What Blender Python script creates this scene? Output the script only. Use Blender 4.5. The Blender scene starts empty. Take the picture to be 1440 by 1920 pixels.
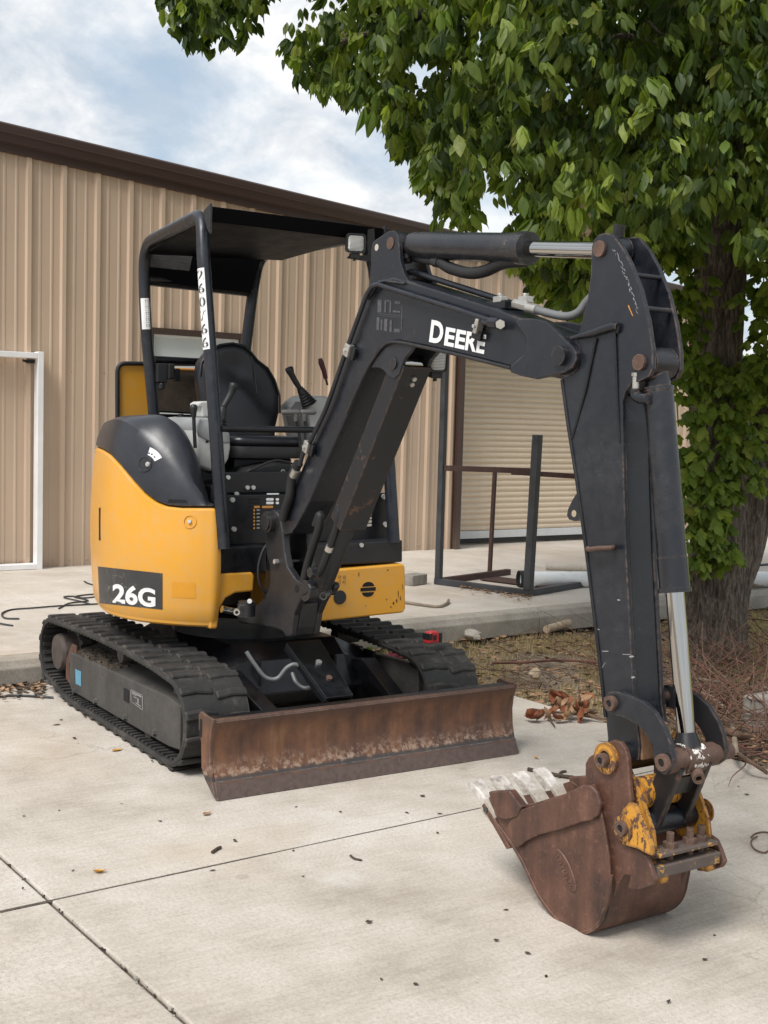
import bpy, bmesh, math, random
import numpy as np
from mathutils import Vector, Matrix
from mathutils.bvhtree import BVHTree

random.seed(7)
rng = np.random.default_rng(11)
scene = bpy.context.scene
COL = scene.collection
rad = math.radians

# ------------------------------------------------------------------ camera
F_PX = 2291.94
CAM = Vector((5.52604, -2.73580, 1.47568))
CV = Vector((-0.838430, 0.540176, -0.072416))
CR = Vector((0.539750, 0.841391, 0.027029))
CU = Vector((-0.075531, 0.016425, 0.997008))
cam_data = bpy.data.cameras.new('camera')
cam = bpy.data.objects.new('camera', cam_data)
COL.objects.link(cam)
cam_data.sensor_fit = 'VERTICAL'
cam_data.sensor_height = 24.0
cam_data.lens = F_PX / 1920 * 24.0
cam_data.clip_start = 0.05
cam_data.clip_end = 900
cam.matrix_world = Matrix(((CR.x, CU.x, -CV.x, CAM.x), (CR.y, CU.y, -CV.y, CAM.y), (CR.z, CU.z, -CV.z, CAM.z), (0, 0, 0, 1)))
scene.camera = cam

# ------------------------------------------------------------------ world, sun, exposure
SUN_EL, SUN_AZ = rad(54), rad(-70)          # azimuth measured from +X towards +Y
sun_dir = Vector((math.cos(SUN_EL) * math.cos(SUN_AZ), math.cos(SUN_EL) * math.sin(SUN_AZ), math.sin(SUN_EL)))
world = bpy.data.worlds.new('World')
scene.world = world
world.use_nodes = True
wn, wl = world.node_tree.nodes, world.node_tree.links
wn.clear()
w_out = wn.new('ShaderNodeOutputWorld')
w_bg = wn.new('ShaderNodeBackground')
w_bg.inputs['Strength'].default_value = 0.054
sky = wn.new('ShaderNodeTexSky')
sky.sky_type = 'NISHITA'
sky.sun_disc = False
sky.sun_elevation = SUN_EL
sky.sun_rotation = math.pi / 2 - SUN_AZ
sky.dust_density = 2.0
# broken cloud deck: noise on a flat layer high above, mixed over the clear sky
w_tc = wn.new('ShaderNodeTexCoord')
w_sep = wn.new('ShaderNodeSeparateXYZ')
wl.new(w_tc.outputs['Generated'], w_sep.inputs[0])
w_add = wn.new('ShaderNodeMath'); w_add.operation = 'MAXIMUM'; w_add.inputs[1].default_value = 0.0
wl.new(w_sep.outputs['Z'], w_add.inputs[0])
w_add2 = wn.new('ShaderNodeMath'); w_add2.operation = 'ADD'; w_add2.inputs[1].default_value = 0.55
wl.new(w_add.outputs[0], w_add2.inputs[0])
w_div = wn.new('ShaderNodeVectorMath'); w_div.operation = 'DIVIDE'
w_comb = wn.new('ShaderNodeCombineXYZ')
for k in range(3): wl.new(w_add2.outputs[0], w_comb.inputs[k])
wl.new(w_tc.outputs['Generated'], w_div.inputs[0]); wl.new(w_comb.outputs[0], w_div.inputs[1])
def w_noise(scale, detail, rough, off):
    mp = wn.new('ShaderNodeMapping'); mp.inputs['Location'].default_value = off
    wl.new(w_div.outputs[0], mp.inputs['Vector'])
    n = wn.new('ShaderNodeTexNoise'); n.inputs['Scale'].default_value = scale
    n.inputs['Detail'].default_value = detail; n.inputs['Roughness'].default_value = rough
    n.inputs['Distortion'].default_value = 0.25
    wl.new(mp.outputs[0], n.inputs['Vector'])
    return n
def w_ramp(src, stops):
    r = wn.new('ShaderNodeValToRGB')
    el = r.color_ramp.elements
    while len(el) < len(stops): el.new(0.5)
    for e, (p, c) in zip(el, stops):
        e.position = p; e.color = (c, c, c, 1) if not isinstance(c, tuple) else (*c, 1)
    wl.new(src, r.inputs[0])
    return r
cl_a = w_noise(4.2, 9, 0.57, (0.35, 2.6, 0.9))
cl_b = w_noise(8.5, 8, 0.6, (7.3, 2.2, 1.1))
cover = w_ramp(cl_a.outputs['Fac'], [(0.38, 0.28), (0.57, 1.0)])
ccol = w_ramp(cl_b.outputs['Fac'], [(0.37, (5.0, 5.5, 6.1)), (0.49, (6.6, 6.85, 7.15)), (0.60, (8.3, 8.3, 8.2))])
hz = wn.new('ShaderNodeMixRGB'); hz.blend_type = 'MIX'; hz.inputs[0].default_value = 0.42
hz.inputs[2].default_value = (4.6, 6.1, 7.4, 1)             # thin high haze over the blue
wl.new(sky.outputs[0], hz.inputs[1])
w_mix = wn.new('ShaderNodeMixRGB')
wl.new(cover.outputs[0], w_mix.inputs[0]); wl.new(hz.outputs[0], w_mix.inputs[1]); wl.new(ccol.outputs[0], w_mix.inputs[2])
wl.new(w_mix.outputs[0], w_bg.inputs['Color'])
wl.new(w_bg.outputs[0], w_out.inputs[0])

sun_data = bpy.data.lights.new('sun', 'SUN')
sun_data.energy = 1.5
sun_data.angle = rad(24)
sun_data.color = (1.0, 0.965, 0.92)
sun = bpy.data.objects.new('sun', sun_data)
COL.objects.link(sun)
sun.rotation_euler = (-sun_dir).to_track_quat('-Z', 'Y').to_euler()
sun.location = (0, 0, 12)

vs = scene.view_settings
vs.view_transform = 'Standard'; vs.look = 'None'; vs.exposure = 1.26; vs.gamma = 1.0
try: vs.use_curve_mapping = False
except Exception: pass
scene.render.engine = 'CYCLES'
scene.cycles.use_denoising = True
scene.cycles.max_bounces = 8
scene.cycles.diffuse_bounces = 4
scene.cycles.glossy_bounces = 4
scene.cycles.transmission_bounces = 4
scene.cycles.transparent_max_bounces = 8

# ------------------------------------------------------------------ measuring helpers
def ray(x, y): return CV + CR * ((x - 720) / F_PX) - CU * ((y - 960) / F_PX)
def on_plane(x, y, P, n):
    d = ray(x, y); t = (Vector(P) - CAM).dot(n) / d.dot(n)
    return CAM + d * t
def PX(x, y, X): return on_plane(x, y, (X, 0, 0), Vector((1, 0, 0)))
def PY(x, y, Y): return on_plane(x, y, (0, Y, 0), Vector((0, 1, 0)))
def PZ(x, y, Z=0.0): return on_plane(x, y, (0, 0, Z), Vector((0, 0, 1)))
def proj(P):
    d = Vector(P) - CAM; z = d.dot(CV)
    return 720 + F_PX * d.dot(CR) / z, 960 - F_PX * d.dot(CU) / z
# boom plane (the boom is swung a hair towards the machine's left)
BA = rad(0.6); BO = Vector((0.90, -0.185, 0))
BD = Vector((math.cos(BA), math.sin(BA), 0)); BN = Vector((-math.sin(BA), math.cos(BA), 0)); BZ = Vector((0, 0, 1))
def B(x, y, w=0.0): return on_plane(x, y, BO + BN * w, BN)
def Bdz(x, y, w=0.0):
    q = B(x, y, w) - BO
    return q.dot(BD), q.z
def bw(d, z, w): return BO + BD * d + BN * w + BZ * z
# slab frame of the concrete lot
SJ = rad(3.44); SE1 = Vector((math.cos(SJ), math.sin(SJ), 0)); SE2 = Vector((-math.sin(SJ), math.cos(SJ), 0))
def S(u, v, z=0.0): return SE1 * u + SE2 * v + Vector((0, 0, z))
# building wall frame
WA = rad(-1.799); WP = Vector((-4.9736, 0.36643, 0)); WE = Vector((math.sin(WA), math.cos(WA), 0)); WNRM = Vector((math.cos(WA), -math.sin(WA), 0))
def W(s, z, o=0.0): return WP + WE * s + WNRM * o + Vector((0, 0, z))
APZ = 0.143                                                    # top of the raised apron

# ------------------------------------------------------------------ mesh builder
class MB:
    def __init__(s): s.v = []; s.f = []
    def add(s, vs, fs):
        o = len(s.v); s.v.extend([Vector(p) for p in vs]); s.f.extend([[i + o for i in f] for f in fs])
    def loft(s, loops, cap0=True, cap1=True, closed=True):
        n = len(loops[0]); vs = [p for L in loops for p in L]; fs = []
        for k in range(len(loops) - 1):
            for i in range(n if closed else n - 1):
                j = (i + 1) % n
                fs.append([k * n + i, k * n + j, (k + 1) * n + j, (k + 1) * n + i])
        if cap0: fs.append(list(range(n))[::-1])
        if cap1: fs.append([(len(loops) - 1) * n + i for i in range(n)])
        s.add(vs, fs)
    def box(s, c, size, X=Vector((1, 0, 0)), Y=Vector((0, 1, 0)), Z=Vector((0, 0, 1))):
        c = Vector(c); a, b, h = [q / 2 for q in size]
        L = lambda z: [c + X * (sx * a) + Y * (sy * b) + Z * z for sx, sy in ((-1, -1), (1, -1), (1, 1), (-1, 1))]
        s.loft([L(-h), L(h)])
    def tube(s, pts, r, n=10, caps=True):
        pts = [Vector(p) for p in pts]
        rs = r if isinstance(r, (list, tuple)) else [r] * len(pts)
        up = None; loops = []
        for i, p in enumerate(pts):
            t = (pts[min(i + 1, len(pts) - 1)] - pts[max(i - 1, 0)])
            t = t.normalized() if t.length > 1e-9 else Vector((0, 0, 1))
            if up is None:
                up = t.orthogonal().normalized()
            else:
                up = (up - t * up.dot(t))
                up = up.normalized() if up.length > 1e-6 else t.orthogonal().normalized()
            b = t.cross(up)
            loops.append([p + (up * math.cos(2 * math.pi * k / n) + b * math.sin(2 * math.pi * k / n)) * rs[i] for k in range(n)])
        s.loft(loops, caps, caps)
    def cyl(s, p0, p1, r0, r1=None, n=20):
        s.tube([p0, p1], [r0, r0 if r1 is None else r1], n)
    def ring(s, p0, p1, ro, ri, n=20):
        p0, p1 = Vector(p0), Vector(p1); t = (p1 - p0).normalized(); a = t.orthogonal().normalized(); b = t.cross(a)
        C = lambda p, r: [p + (a * math.cos(2 * math.pi * k / n) + b * math.sin(2 * math.pi * k / n)) * r for k in range(n)]
        s.loft([C(p0, ri), C(p0, ro), C(p1, ro), C(p1, ri), C(p0, ri)], False, False)
    def prism(s, poly, off):
        poly = [Vector(p) for p in poly]; off = Vector(off)
        s.loft([poly, [p + off for p in poly]])
    def build(s, name, mat, parent=None, smooth=None, bevel=0.0, seg=2, **props):
        me = bpy.data.meshes.new(name)
        o0 = Vector((0, 0, 0))
        if parent is not None: o0 = world_loc(parent)
        me.from_pydata([tuple(p - o0) for p in s.v], [], s.f)
        bm = bmesh.new(); bm.from_mesh(me); bmesh.ops.recalc_face_normals(bm, faces=bm.faces[:]); bm.to_mesh(me); bm.free()
        return finish(me, name, mat, parent, smooth, bevel, seg, **props)

def world_loc(o):
    p = Vector((0, 0, 0))
    while o is not None:
        p += o.location; o = o.parent
    return p
def finish(me, name, mat, parent=None, smooth=None, bevel=0.0, seg=2, **props):
    me.materials.append(mat)
    if smooth is not None:
        me.polygons.foreach_set('use_smooth', [True] * len(me.polygons))
        me.set_sharp_from_angle(angle=rad(smooth))
    o = bpy.data.objects.new(name, me); COL.objects.link(o)
    if parent is not None: o.parent = parent
    if bevel:
        m = o.modifiers.new('edge', 'BEVEL'); m.width = bevel; m.segments = seg; m.limit_method = 'ANGLE'; m.angle_limit = rad(35)
    for k, v in props.items(): o[k] = v
    return o
def empty(name, loc, **props):
    o = bpy.data.objects.new(name, None); COL.objects.link(o); o.location = loc; o.empty_display_size = 0.1
    for k, v in props.items(): o[k] = v
    return o
def inst(src, parent, loc, rot=None, scale=None):
    o = src.copy(); COL.objects.link(o); o.parent = parent; o.location = loc
    if rot is not None: o.rotation_euler = rot
    if scale is not None: o.scale = scale
    return o
def smooth_path(pts, n=6):
    pts = [Vector(p) for p in pts]; out = []
    P = [pts[0] * 2 - pts[1]] + pts + [pts[-1] * 2 - pts[-2]]
    for i in range(1, len(P) - 2):
        a, b, c, d = P[i - 1], P[i], P[i + 1], P[i + 2]
        for k in range(n):
            t = k / n
            out.append(0.5 * ((2 * b) + (c - a) * t + (2 * a - 5 * b + 4 * c - d) * t * t + (3 * b - a - 3 * c + d) * t ** 3))
    out.append(pts[-1]); return out
def round_corners(pts, r, n=6):
    pts = [Vector(p) for p in pts]; out = [pts[0]]
    for i in range(1, len(pts) - 1):
        a, b, c = pts[i - 1], pts[i], pts[i + 1]
        d1, d2 = (a - b), (c - b); q = min(r, d1.length * .48, d2.length * .48)
        s, e = b + d1.normalized() * q, b + d2.normalized() * q
        for k in range(n + 1):
            t = k / n; out.append(s * (1 - t) ** 2 + b * 2 * t * (1 - t) + e * t * t)
    out.append(pts[-1]); return out
def circle_poly(c, r, a, b, n=16, a0=0, a1=2 * math.pi):
    return [c + (a * math.cos(a0 + (a1 - a0) * k / n) + b * math.sin(a0 + (a1 - a0) * k / n)) * r for k in range(n)]
_txt = {}
def text_geo(t, off=0.036):
    if t in _txt: return _txt[t]
    cu = bpy.data.curves.new('lettering_source', 'FONT'); cu.body = t; cu.size = 1; cu.offset = off; cu.resolution_u = 4
    o = bpy.data.objects.new('lettering_source', cu); COL.objects.link(o)
    dg = bpy.context.evaluated_depsgraph_get(); dg.update()
    me = o.evaluated_get(dg).to_mesh()
    v = [tuple(p.co[:2]) for p in me.vertices]; f = [list(p.vertices) for p in me.polygons]
    o.evaluated_get(dg).to_mesh_clear(); bpy.data.objects.remove(o); bpy.data.curves.remove(cu)
    xs = [p[0] for p in v]; ys = [p[1] for p in v]; x0, x1, y0, y1 = min(xs), max(xs), min(ys), max(ys)
    v = [((a - x0) / (x1 - x0), (b - y0) / (y1 - y0)) for a, b in v]
    _txt[t] = (v, f, (x1 - x0) / (y1 - y0)); return _txt[t]
def bil(q, u, v):
    a, b, c, d = q          # bottom-left, bottom-right, top-right, top-left
    return (a * (1 - u) + b * u) * (1 - v) + (d * (1 - u) + c * u) * v

# ------------------------------------------------------------------ materials
class NT:
    def __init__(s, name):
        s.m = bpy.data.materials.new(name); s.m.use_nodes = True; s.t = s.m.node_tree; s.n = s.t.nodes; s.l = s.t.links
        s.b = s.n['Principled BSDF']; s.geo = None; s.x = {}
    def pos(s, scale=(1, 1, 1), obj=False, rot=(0, 0, 0)):
        k = (tuple(scale), obj, tuple(rot))
        if k in s.x: return s.x[k]
        if obj:
            g = s.n.new('ShaderNodeTexCoord').outputs['Object']
        else:
            g = s.n.new('ShaderNodeNewGeometry').outputs['Position']
        mp = s.n.new('ShaderNodeMapping'); mp.inputs['Scale'].default_value = scale; mp.inputs['Rotation'].default_value = rot
        s.l.new(g, mp.inputs['Vector']); s.x[k] = mp.outputs[0]; return mp.outputs[0]
    def noise(s, scale, detail=4, rough=0.55, vec=None, dist=0.0):
        n = s.n.new('ShaderNodeTexNoise'); n.inputs['Scale'].default_value = scale; n.inputs['Detail'].default_value = detail
        n.inputs['Roughness'].default_value = rough; n.inputs['Distortion'].default_value = dist
        s.l.new(vec if vec is not None else s.pos(), n.inputs['Vector']); return n.outputs['Fac']
    def voro(s, scale, vec=None, feat='F1'):
        n = s.n.new('ShaderNodeTexVoronoi'); n.inputs['Scale'].default_value = scale; n.feature = feat
        s.l.new(vec if vec is not None else s.pos(), n.inputs['Vector']); return n.outputs['Distance']
    def ramp(s, src, stops, interp='LINEAR'):
        r = s.n.new('ShaderNodeValToRGB'); r.color_ramp.interpolation = interp; el = r.color_ramp.elements
        while len(el) < len(stops): el.new(0.5)
        for e, (p, c) in zip(el, stops): e.position = p; e.color = (*c, 1) if isinstance(c, (tuple, list)) else (c, c, c, 1)
        s.l.new(src, r.inputs[0]); return r.outputs[0]
    def mix(s, fac, a, b, mode='MIX'):
        m = s.n.new('ShaderNodeMixRGB'); m.blend_type = mode
        for i, q in enumerate((fac, a, b)):
            if isinstance(q, (int, float)): m.inputs[i].default_value = q if i == 0 else (q, q, q, 1)
            elif isinstance(q, (tuple, list)): m.inputs[i].default_value = (*q, 1)
            else: s.l.new(q, m.inputs[i])
        return m.outputs[0]
    def math(s, op, a, b=0.5):
        m = s.n.new('ShaderNodeMath'); m.operation = op
        for i, q in enumerate((a, b)):
            if isinstance(q, (int, float)): m.inputs[i].default_value = q
            else: s.l.new(q, m.inputs[i])
        return m.outputs[0]
    def edge(s, r=0.005, lo=0.015, hi=0.14):
        bv = s.n.new('ShaderNodeBevel'); bv.samples = 4; bv.inputs['Radius'].default_value = r
        g = s.n.new('ShaderNodeNewGeometry')
        d = s.n.new('ShaderNodeVectorMath'); d.operation = 'DOT_PRODUCT'
        s.l.new(bv.outputs[0], d.inputs[0]); s.l.new(g.outputs['Normal'], d.inputs[1])
        inv = s.math('SUBTRACT', 1.0, d.outputs['Value'])
        return s.ramp(inv, [(lo, 0.0), (hi, 1.0)])
    def sep(s, axis, vec=None):
        q = s.n.new('ShaderNodeSeparateXYZ'); s.l.new(vec if vec is not None else s.pos(), q.inputs[0]); return q.outputs[axis]
    def set(s, color=None, rough=None, metal=None, bump=None, bdist=0.01, bstr=0.3, spec=None):
        def put(i, q):
            if q is None: return
            if isinstance(q, (int, float)): s.b.inputs[i].default_value = q
            elif isinstance(q, (tuple, list)): s.b.inputs[i].default_value = (*q, 1)
            else: s.l.new(q, s.b.inputs[i])
        put('Base Color', color); put('Roughness', rough); put('Metallic', metal); put('Specular IOR Level', spec)
        if bump is not None:
            bp = s.n.new('ShaderNodeBump'); bp.inputs['Distance'].default_value = bdist; bp.inputs['Strength'].default_value = bstr
            s.l.new(bump, bp.inputs['Height']); s.l.new(bp.outputs[0], s.b.inputs['Normal'])
        return s.m
M = {}
def plain(name, col, rough=0.5, metal=0.0, var=0.12, scale=12, bump=0.0):
    t = NT(name); n = t.noise(scale, 4)
    c = t.mix(t.ramp(n, [(0.3, 0.0), (0.7, 1.0)]), tuple(q * (1 - var) for q in col), tuple(min(1, q * (1 + var)) for q in col))
    t.set(c, t.ramp(n, [(0.2, max(0, rough - .08)), (0.8, min(1, rough + .08))]), metal, n if bump else None, 0.004, bump)
    M[name] = t.m; return t.m
def paint(name, col, rough, dust=(0.12, 0.11, 0.10), dust_amt=0.3, wear=(0.10, 0.055, 0.035), wear_amt=0.8, scratch=0.25, sc=(0.24, 0.24, 0.25)):
    t = NT(name)
    n1 = t.noise(3.2, 6, 0.62); n2 = t.noise(26, 5, 0.6)
    d = t.ramp(t.math('MULTIPLY', n1, n2), [(0.17, 0.0), (0.42, 1.0)])
    c = t.mix(t.math('MULTIPLY', d, dust_amt), col, dust)
    # hairline scratches: two thin stretched noises
    s1 = t.noise(9, 2, 0.5, t.pos((1, 1, 9), rot=(0.5, 0.2, 0.9)), 0.6); s2 = t.noise(11, 2, 0.5, t.pos((8, 1, 1), rot=(0.1, 0.9, 0.3)), 0.5)
    sm = t.math('MAXIMUM', t.ramp(s1, [(0.496, 0), (0.5, 1), (0.504, 0)]), t.ramp(s2, [(0.4965, 0), (0.5, 1), (0.5035, 0)]))
    sm = t.math('MULTIPLY', sm, t.ramp(n1, [(0.5, 0.0), (0.66, scratch)]))
    c = t.mix(sm, c, sc)
    e = t.math('MULTIPLY', t.edge(0.009), t.ramp(t.noise(45, 5, 0.7), [(0.42, 0.0), (0.62, wear_amt)]))
    e = t.math('MULTIPLY', e, t.ramp(t.noise(5.5, 4, 0.6), [(0.44, 0.12), (0.60, 1.0)]))
    c = t.mix(e, c, wear)
    r = t.mix(d, rough - 0.06, rough + 0.18)
    t.set(c, r, 0.0, n2, 0.002, 0.08)
    M[name] = t.m; return t.m
paint('cylinder_paint', (0.014, 0.0155, 0.020), 0.28, dust=(0.055, 0.056, 0.060), dust_amt=0.35, wear=(0.30, 0.20, 0.15), wear_amt=0.8, scratch=0.75, sc=(0.30, 0.22, 0.18))
paint('black_paint', (0.0095, 0.0118, 0.0175), 0.33, dust=(0.052, 0.054, 0.060), dust_amt=0.30, wear=(0.34, 0.22, 0.16), wear_amt=0.75)
paint('dark_paint', (0.0042, 0.0048, 0.0075), 0.36, dust=(0.030, 0.029, 0.029), dust_amt=0.25, wear=(0.10, 0.09, 0.085), wear_amt=0.3, scratch=0.1)
paint('yellow_paint', (0.70, 0.330, 0.032), 0.34, dust=(0.60, 0.335, 0.10), dust_amt=0.75, wear=(0.5, 0.25, 0.06), wear_amt=0.25, scratch=0.10, sc=(0.75, 0.5, 0.22))
def worn_yellow():
    t = NT('worn_yellow_paint'); n = t.noise(64, 7, 0.72, t.pos((1, 1, 0.45), rot=(0.3, 0.5, 0)), 0.6); n1 = t.noise(11, 5, 0.65)
    chip = t.ramp(t.math('ADD', t.math('MULTIPLY', n, 0.7), t.math('MULTIPLY', n1, 0.3)), [(0.525, 0), (0.540, 1)])
    e = t.ramp(t.math('MULTIPLY', t.edge(0.016, 0.01, 0.10), t.ramp(n, [(0.34, 0), (0.48, 1)])), [(0.1, 0), (0.4, 1)])
    f = t.math('MAXIMUM', chip, e)
    rust = t.mix(n1, (0.06, 0.03, 0.025), (0.13, 0.065, 0.04))
    t.set(t.mix(f, (0.56, 0.262, 0.030), rust), t.mix(f, 0.42, 0.8), 0, t.math('SUBTRACT', 1.0, f), 0.002, 0.5); M['worn_yellow'] = t.m
worn_yellow()
def worn_black():
    t = NT('worn_black_paint'); n = t.noise(30, 6, 0.68); n1 = t.noise(8, 4, 0.6)
    chip = t.ramp(t.math('ADD', t.math('MULTIPLY', n, 0.6), t.math('MULTIPLY', n1, 0.4)), [(0.585, 0), (0.64, 1)])
    e = t.ramp(t.math('MULTIPLY', t.edge(0.010, 0.02, 0.2), t.ramp(n, [(0.4, 0), (0.55, 1)])), [(0.1, 0), (0.5, 1)])
    f = t.math('MAXIMUM', chip, e)
    rust = t.mix(n, (0.07, 0.036, 0.024), (0.17, 0.095, 0.06))
    t.set(t.mix(f, (0.012, 0.0125, 0.015), rust), t.mix(f, 0.45, 0.8), 0, n, 0.003, 0.25); M['worn_black'] = t.m
worn_black()
def rust(name, dark, mid, light, sc=1.0, rough=0.72):
    t = NT(name); n = t.noise(5 * sc, 8, 0.65); n2 = t.noise(34 * sc, 6, 0.65)
    st = t.noise(14, 5, 0.6, t.pos((1, 1, 0.14)))
    k = t.math('ADD', t.math('MULTIPLY', n, 0.5), t.math('MULTIPLY', st, 0.5))
    c = t.ramp(k, [(0.36, dark), (0.52, mid), (0.68, light)])
    c = t.mix(t.ramp(n2, [(0.55, 0), (0.72, 0.35)]), c, tuple(min(1, q * 1.5) for q in light))
    s1 = t.noise(10, 2, 0.5, t.pos((1.2, 1, 7), rot=(0.4, 0.3, 0.9)), 0.6)
    c = t.mix(t.math('MULTIPLY', t.ramp(s1, [(0.492, 0), (0.5, 1), (0.508, 0)]), t.ramp(n, [(0.5, 0), (0.65, .4)])), c, (0.28, 0.23, 0.2))
    e = t.math('MULTIPLY', t.edge(0.006), t.ramp(n2, [(0.4, 0), (0.6, 0.5)]))
    c = t.mix(e, c, (0.30, 0.22, 0.17))
    t.set(c, t.ramp(n2, [(0.3, rough - 0.12), (0.7, rough + 0.1)]), 0.0, n2, 0.003, 0.3); M[name] = t.m
rust('rust', (0.038, 0.020, 0.015), (0.100, 0.045, 0.030), (0.185, 0.092, 0.056), 1.6, rough=0.54)
rust('worn_rust', (0.03, 0.02, 0.017), (0.20, 0.10, 0.05), (0.33, 0.19, 0.10), 3)
rust('rust_pin', (0.06, 0.034, 0.026), (0.10, 0.058, 0.042), (0.16, 0.09, 0.06), 3)
def blade_mat():
    t = NT('rusty_blade_steel'); n = t.noise(4, 8, 0.65); n2 = t.noise(40, 6, 0.7)
    st = t.noise(16, 6, 0.62, t.pos((1, 1, 0.10)))
    k = t.math('ADD', t.math('MULTIPLY', n, 0.55), t.math('MULTIPLY', st, 0.45))
    c = t.ramp(k, [(0.36, (0.045, 0.024, 0.018)), (0.46, (0.100, 0.045, 0.026)), (0.56, (0.165, 0.074, 0.036)), (0.70, (0.25, 0.140, 0.078))])
    z = t.sep(2)
    zz = t.math('ADD', z, t.math('MULTIPLY', t.math('SUBTRACT', st, 0.5), 0.09))
    pale = t.ramp(zz, [(0.072, 0), (0.085, 1), (0.110, 0.55), (0.155, 0.0)])
    pale = t.math('MULTIPLY', pale, t.ramp(n2, [(0.46, 0.0), (0.60, 0.95)]))
    c = t.mix(pale, c, (0.34, 0.245, 0.18))
    bare = t.ramp(t.math('ADD', z, t.math('MULTIPLY', t.math('SUBTRACT', n2, 0.5), 0.03)), [(0.062, 0), (0.066, 1), (0.078, 1), (0.086, 0)])
    c = t.mix(t.math('MULTIPLY', bare, 0.85), c, (0.035, 0.035, 0.036))
    edge = t.ramp(z, [(0.058, 1), (0.064, 0)])
    c = t.mix(edge, c, t.ramp(n2, [(0.3, (0.065, 0.040, 0.034)), (0.7, (0.12, 0.085, 0.072))]))
    up = t.ramp(zz, [(0.25, 0), (0.30, 0.7)])
    c = t.mix(up, c, (0.060, 0.034, 0.026))
    e = t.math('MULTIPLY', t.edge(0.007), t.ramp(n2, [(0.38, 0), (0.6, 0.7)])); c = t.mix(e, c, (0.30, 0.25, 0.22))
    t.set(c, t.ramp(n2, [(0.3, 0.5), (0.7, 0.78)]), 0.0, n2, 0.003, 0.3); M['blade'] = t.m
blade_mat()
def rubber():
    t = NT('dusty_rubber'); n = t.noise(7, 6, 0.6); n2 = t.noise(40, 5, 0.65)
    c = t.ramp(t.math('ADD', t.math('MULTIPLY', n, 0.6), t.math('MULTIPLY', n2, 0.4)), [(0.38, (0.015, 0.0147, 0.0145)), (0.54, (0.027, 0.0255, 0.024)), (0.68, (0.085, 0.074, 0.063))])
    e = t.math('MULTIPLY', t.edge(0.009), t.ramp(n, [(0.42, 0), (0.6, 0.5)])); c = t.mix(e, c, (0.15, 0.13, 0.11))
    t.set(c, t.ramp(n, [(0.3, 0.55), (0.7, 0.85)]), 0, n2, 0.004, 0.35); M['rubber'] = t.m
rubber()
def dusty(name, col, dust, rough):
    t = NT(name); n = t.noise(6, 6, 0.62); n2 = t.noise(50, 4, 0.6)
    c = t.mix(t.ramp(t.math('ADD', t.math('MULTIPLY', n, .7), t.math('MULTIPLY', n2, .3)), [(0.38, 0), (0.66, 0.9)]), col, dust)
    e = t.math('MULTIPLY', t.edge(0.006), t.ramp(n2, [(0.4, 0), (0.6, 0.5)])); c = t.mix(e, c, (0.2, 0.18, 0.16))
    t.set(c, rough, 0, n2, 0.002, 0.15); M[name] = t.m
dusty('dusty_frame', (0.040, 0.039, 0.037), (0.085, 0.078, 0.070), 0.68)
dusty('dirt', (0.035, 0.026, 0.018), (0.10, 0.075, 0.052), 0.95)
dusty('hood_plastic', (0.016, 0.018, 0.024), (0.030, 0.032, 0.039), 0.33)
dusty('cast_iron', (0.010, 0.011, 0.0145), (0.034, 0.031, 0.030), 0.40)
plain('chrome', (0.47, 0.46, 0.44), 0.05, 1.0, 0.03)
plain('zinc', (0.56, 0.54, 0.50), 0.38, 0.8)
plain('bolt_steel', (0.62, 0.62, 0.60), 0.35, 0.7)
plain('hose_grey', (0.15, 0.155, 0.158), 0.42)
plain('hose_black', (0.013, 0.013, 0.014), 0.6, bump=0.3, scale=60)
plain('seat_vinyl', (0.011, 0.012, 0.016), 0.34, bump=0.15, scale=150)
plain('black_plastic', (0.014, 0.014, 0.016), 0.45)
plain('grey_plastic', (0.30, 0.31, 0.31), 0.5)
plain('light_grey_plastic', (0.50, 0.50, 0.48), 0.5)
plain('knob_grey', (0.13, 0.125, 0.12), 0.5)
plain('pan_grey', (0.045, 0.045, 0.048), 0.5)
plain('knob_red', (0.07, 0.018, 0.020), 0.45)
plain('decal_white', (0.80, 0.80, 0.80), 0.45, var=0.05)
plain('decal_grey', (0.30, 0.30, 0.30), 0.5)
plain('decal_dim', (0.055, 0.055, 0.058), 0.6)
plain('decal_orange', (0.55, 0.24, 0.05), 0.5)
plain('decal_blue', (0.12, 0.30, 0.42), 0.5)
plain('decal_ghost', (0.080, 0.080, 0.088), 0.55, var=0.3, scale=60)
def flaking(name, base1, base2, chipc, lo, hi, sc):
    t = NT(name); n = t.noise(sc, 6, 0.68); n1 = t.noise(12, 5, 0.6)
    f = t.ramp(t.math('ADD', t.math('MULTIPLY', n, .6), t.math('MULTIPLY', n1, .4)), [(lo, 0), (hi, 1)])
    t.set(t.mix(f, t.mix(n1, base1, base2), chipc), 0.75, 0, f, 0.002, 0.5); M[name] = t.m
flaking('flaking_white', (0.07, 0.042, 0.032), (0.12, 0.072, 0.05), (0.72, 0.68, 0.64), 0.50, 0.52, 40)
flaking('worn_clamp', (0.065, 0.042, 0.036), (0.14, 0.115, 0.10), (0.52, 0.27, 0.06), 0.555, 0.575, 46)
plain('roof_black', (0.0022, 0.0023, 0.003), 0.5)
M['roof_black'].node_tree.nodes['Principled BSDF'].inputs['Specular IOR Level'].default_value = 0.06
plain('decal_off_white', (0.60, 0.60, 0.58), 0.5)
plain('decal_amber', (0.68, 0.300, 0.022), 0.42, var=0.06, scale=8)
plain('hub_brown', (0.075, 0.058, 0.050), 0.7, var=0.3, scale=25)
plain('void_black', (0.004, 0.004, 0.005), 0.8)
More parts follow.
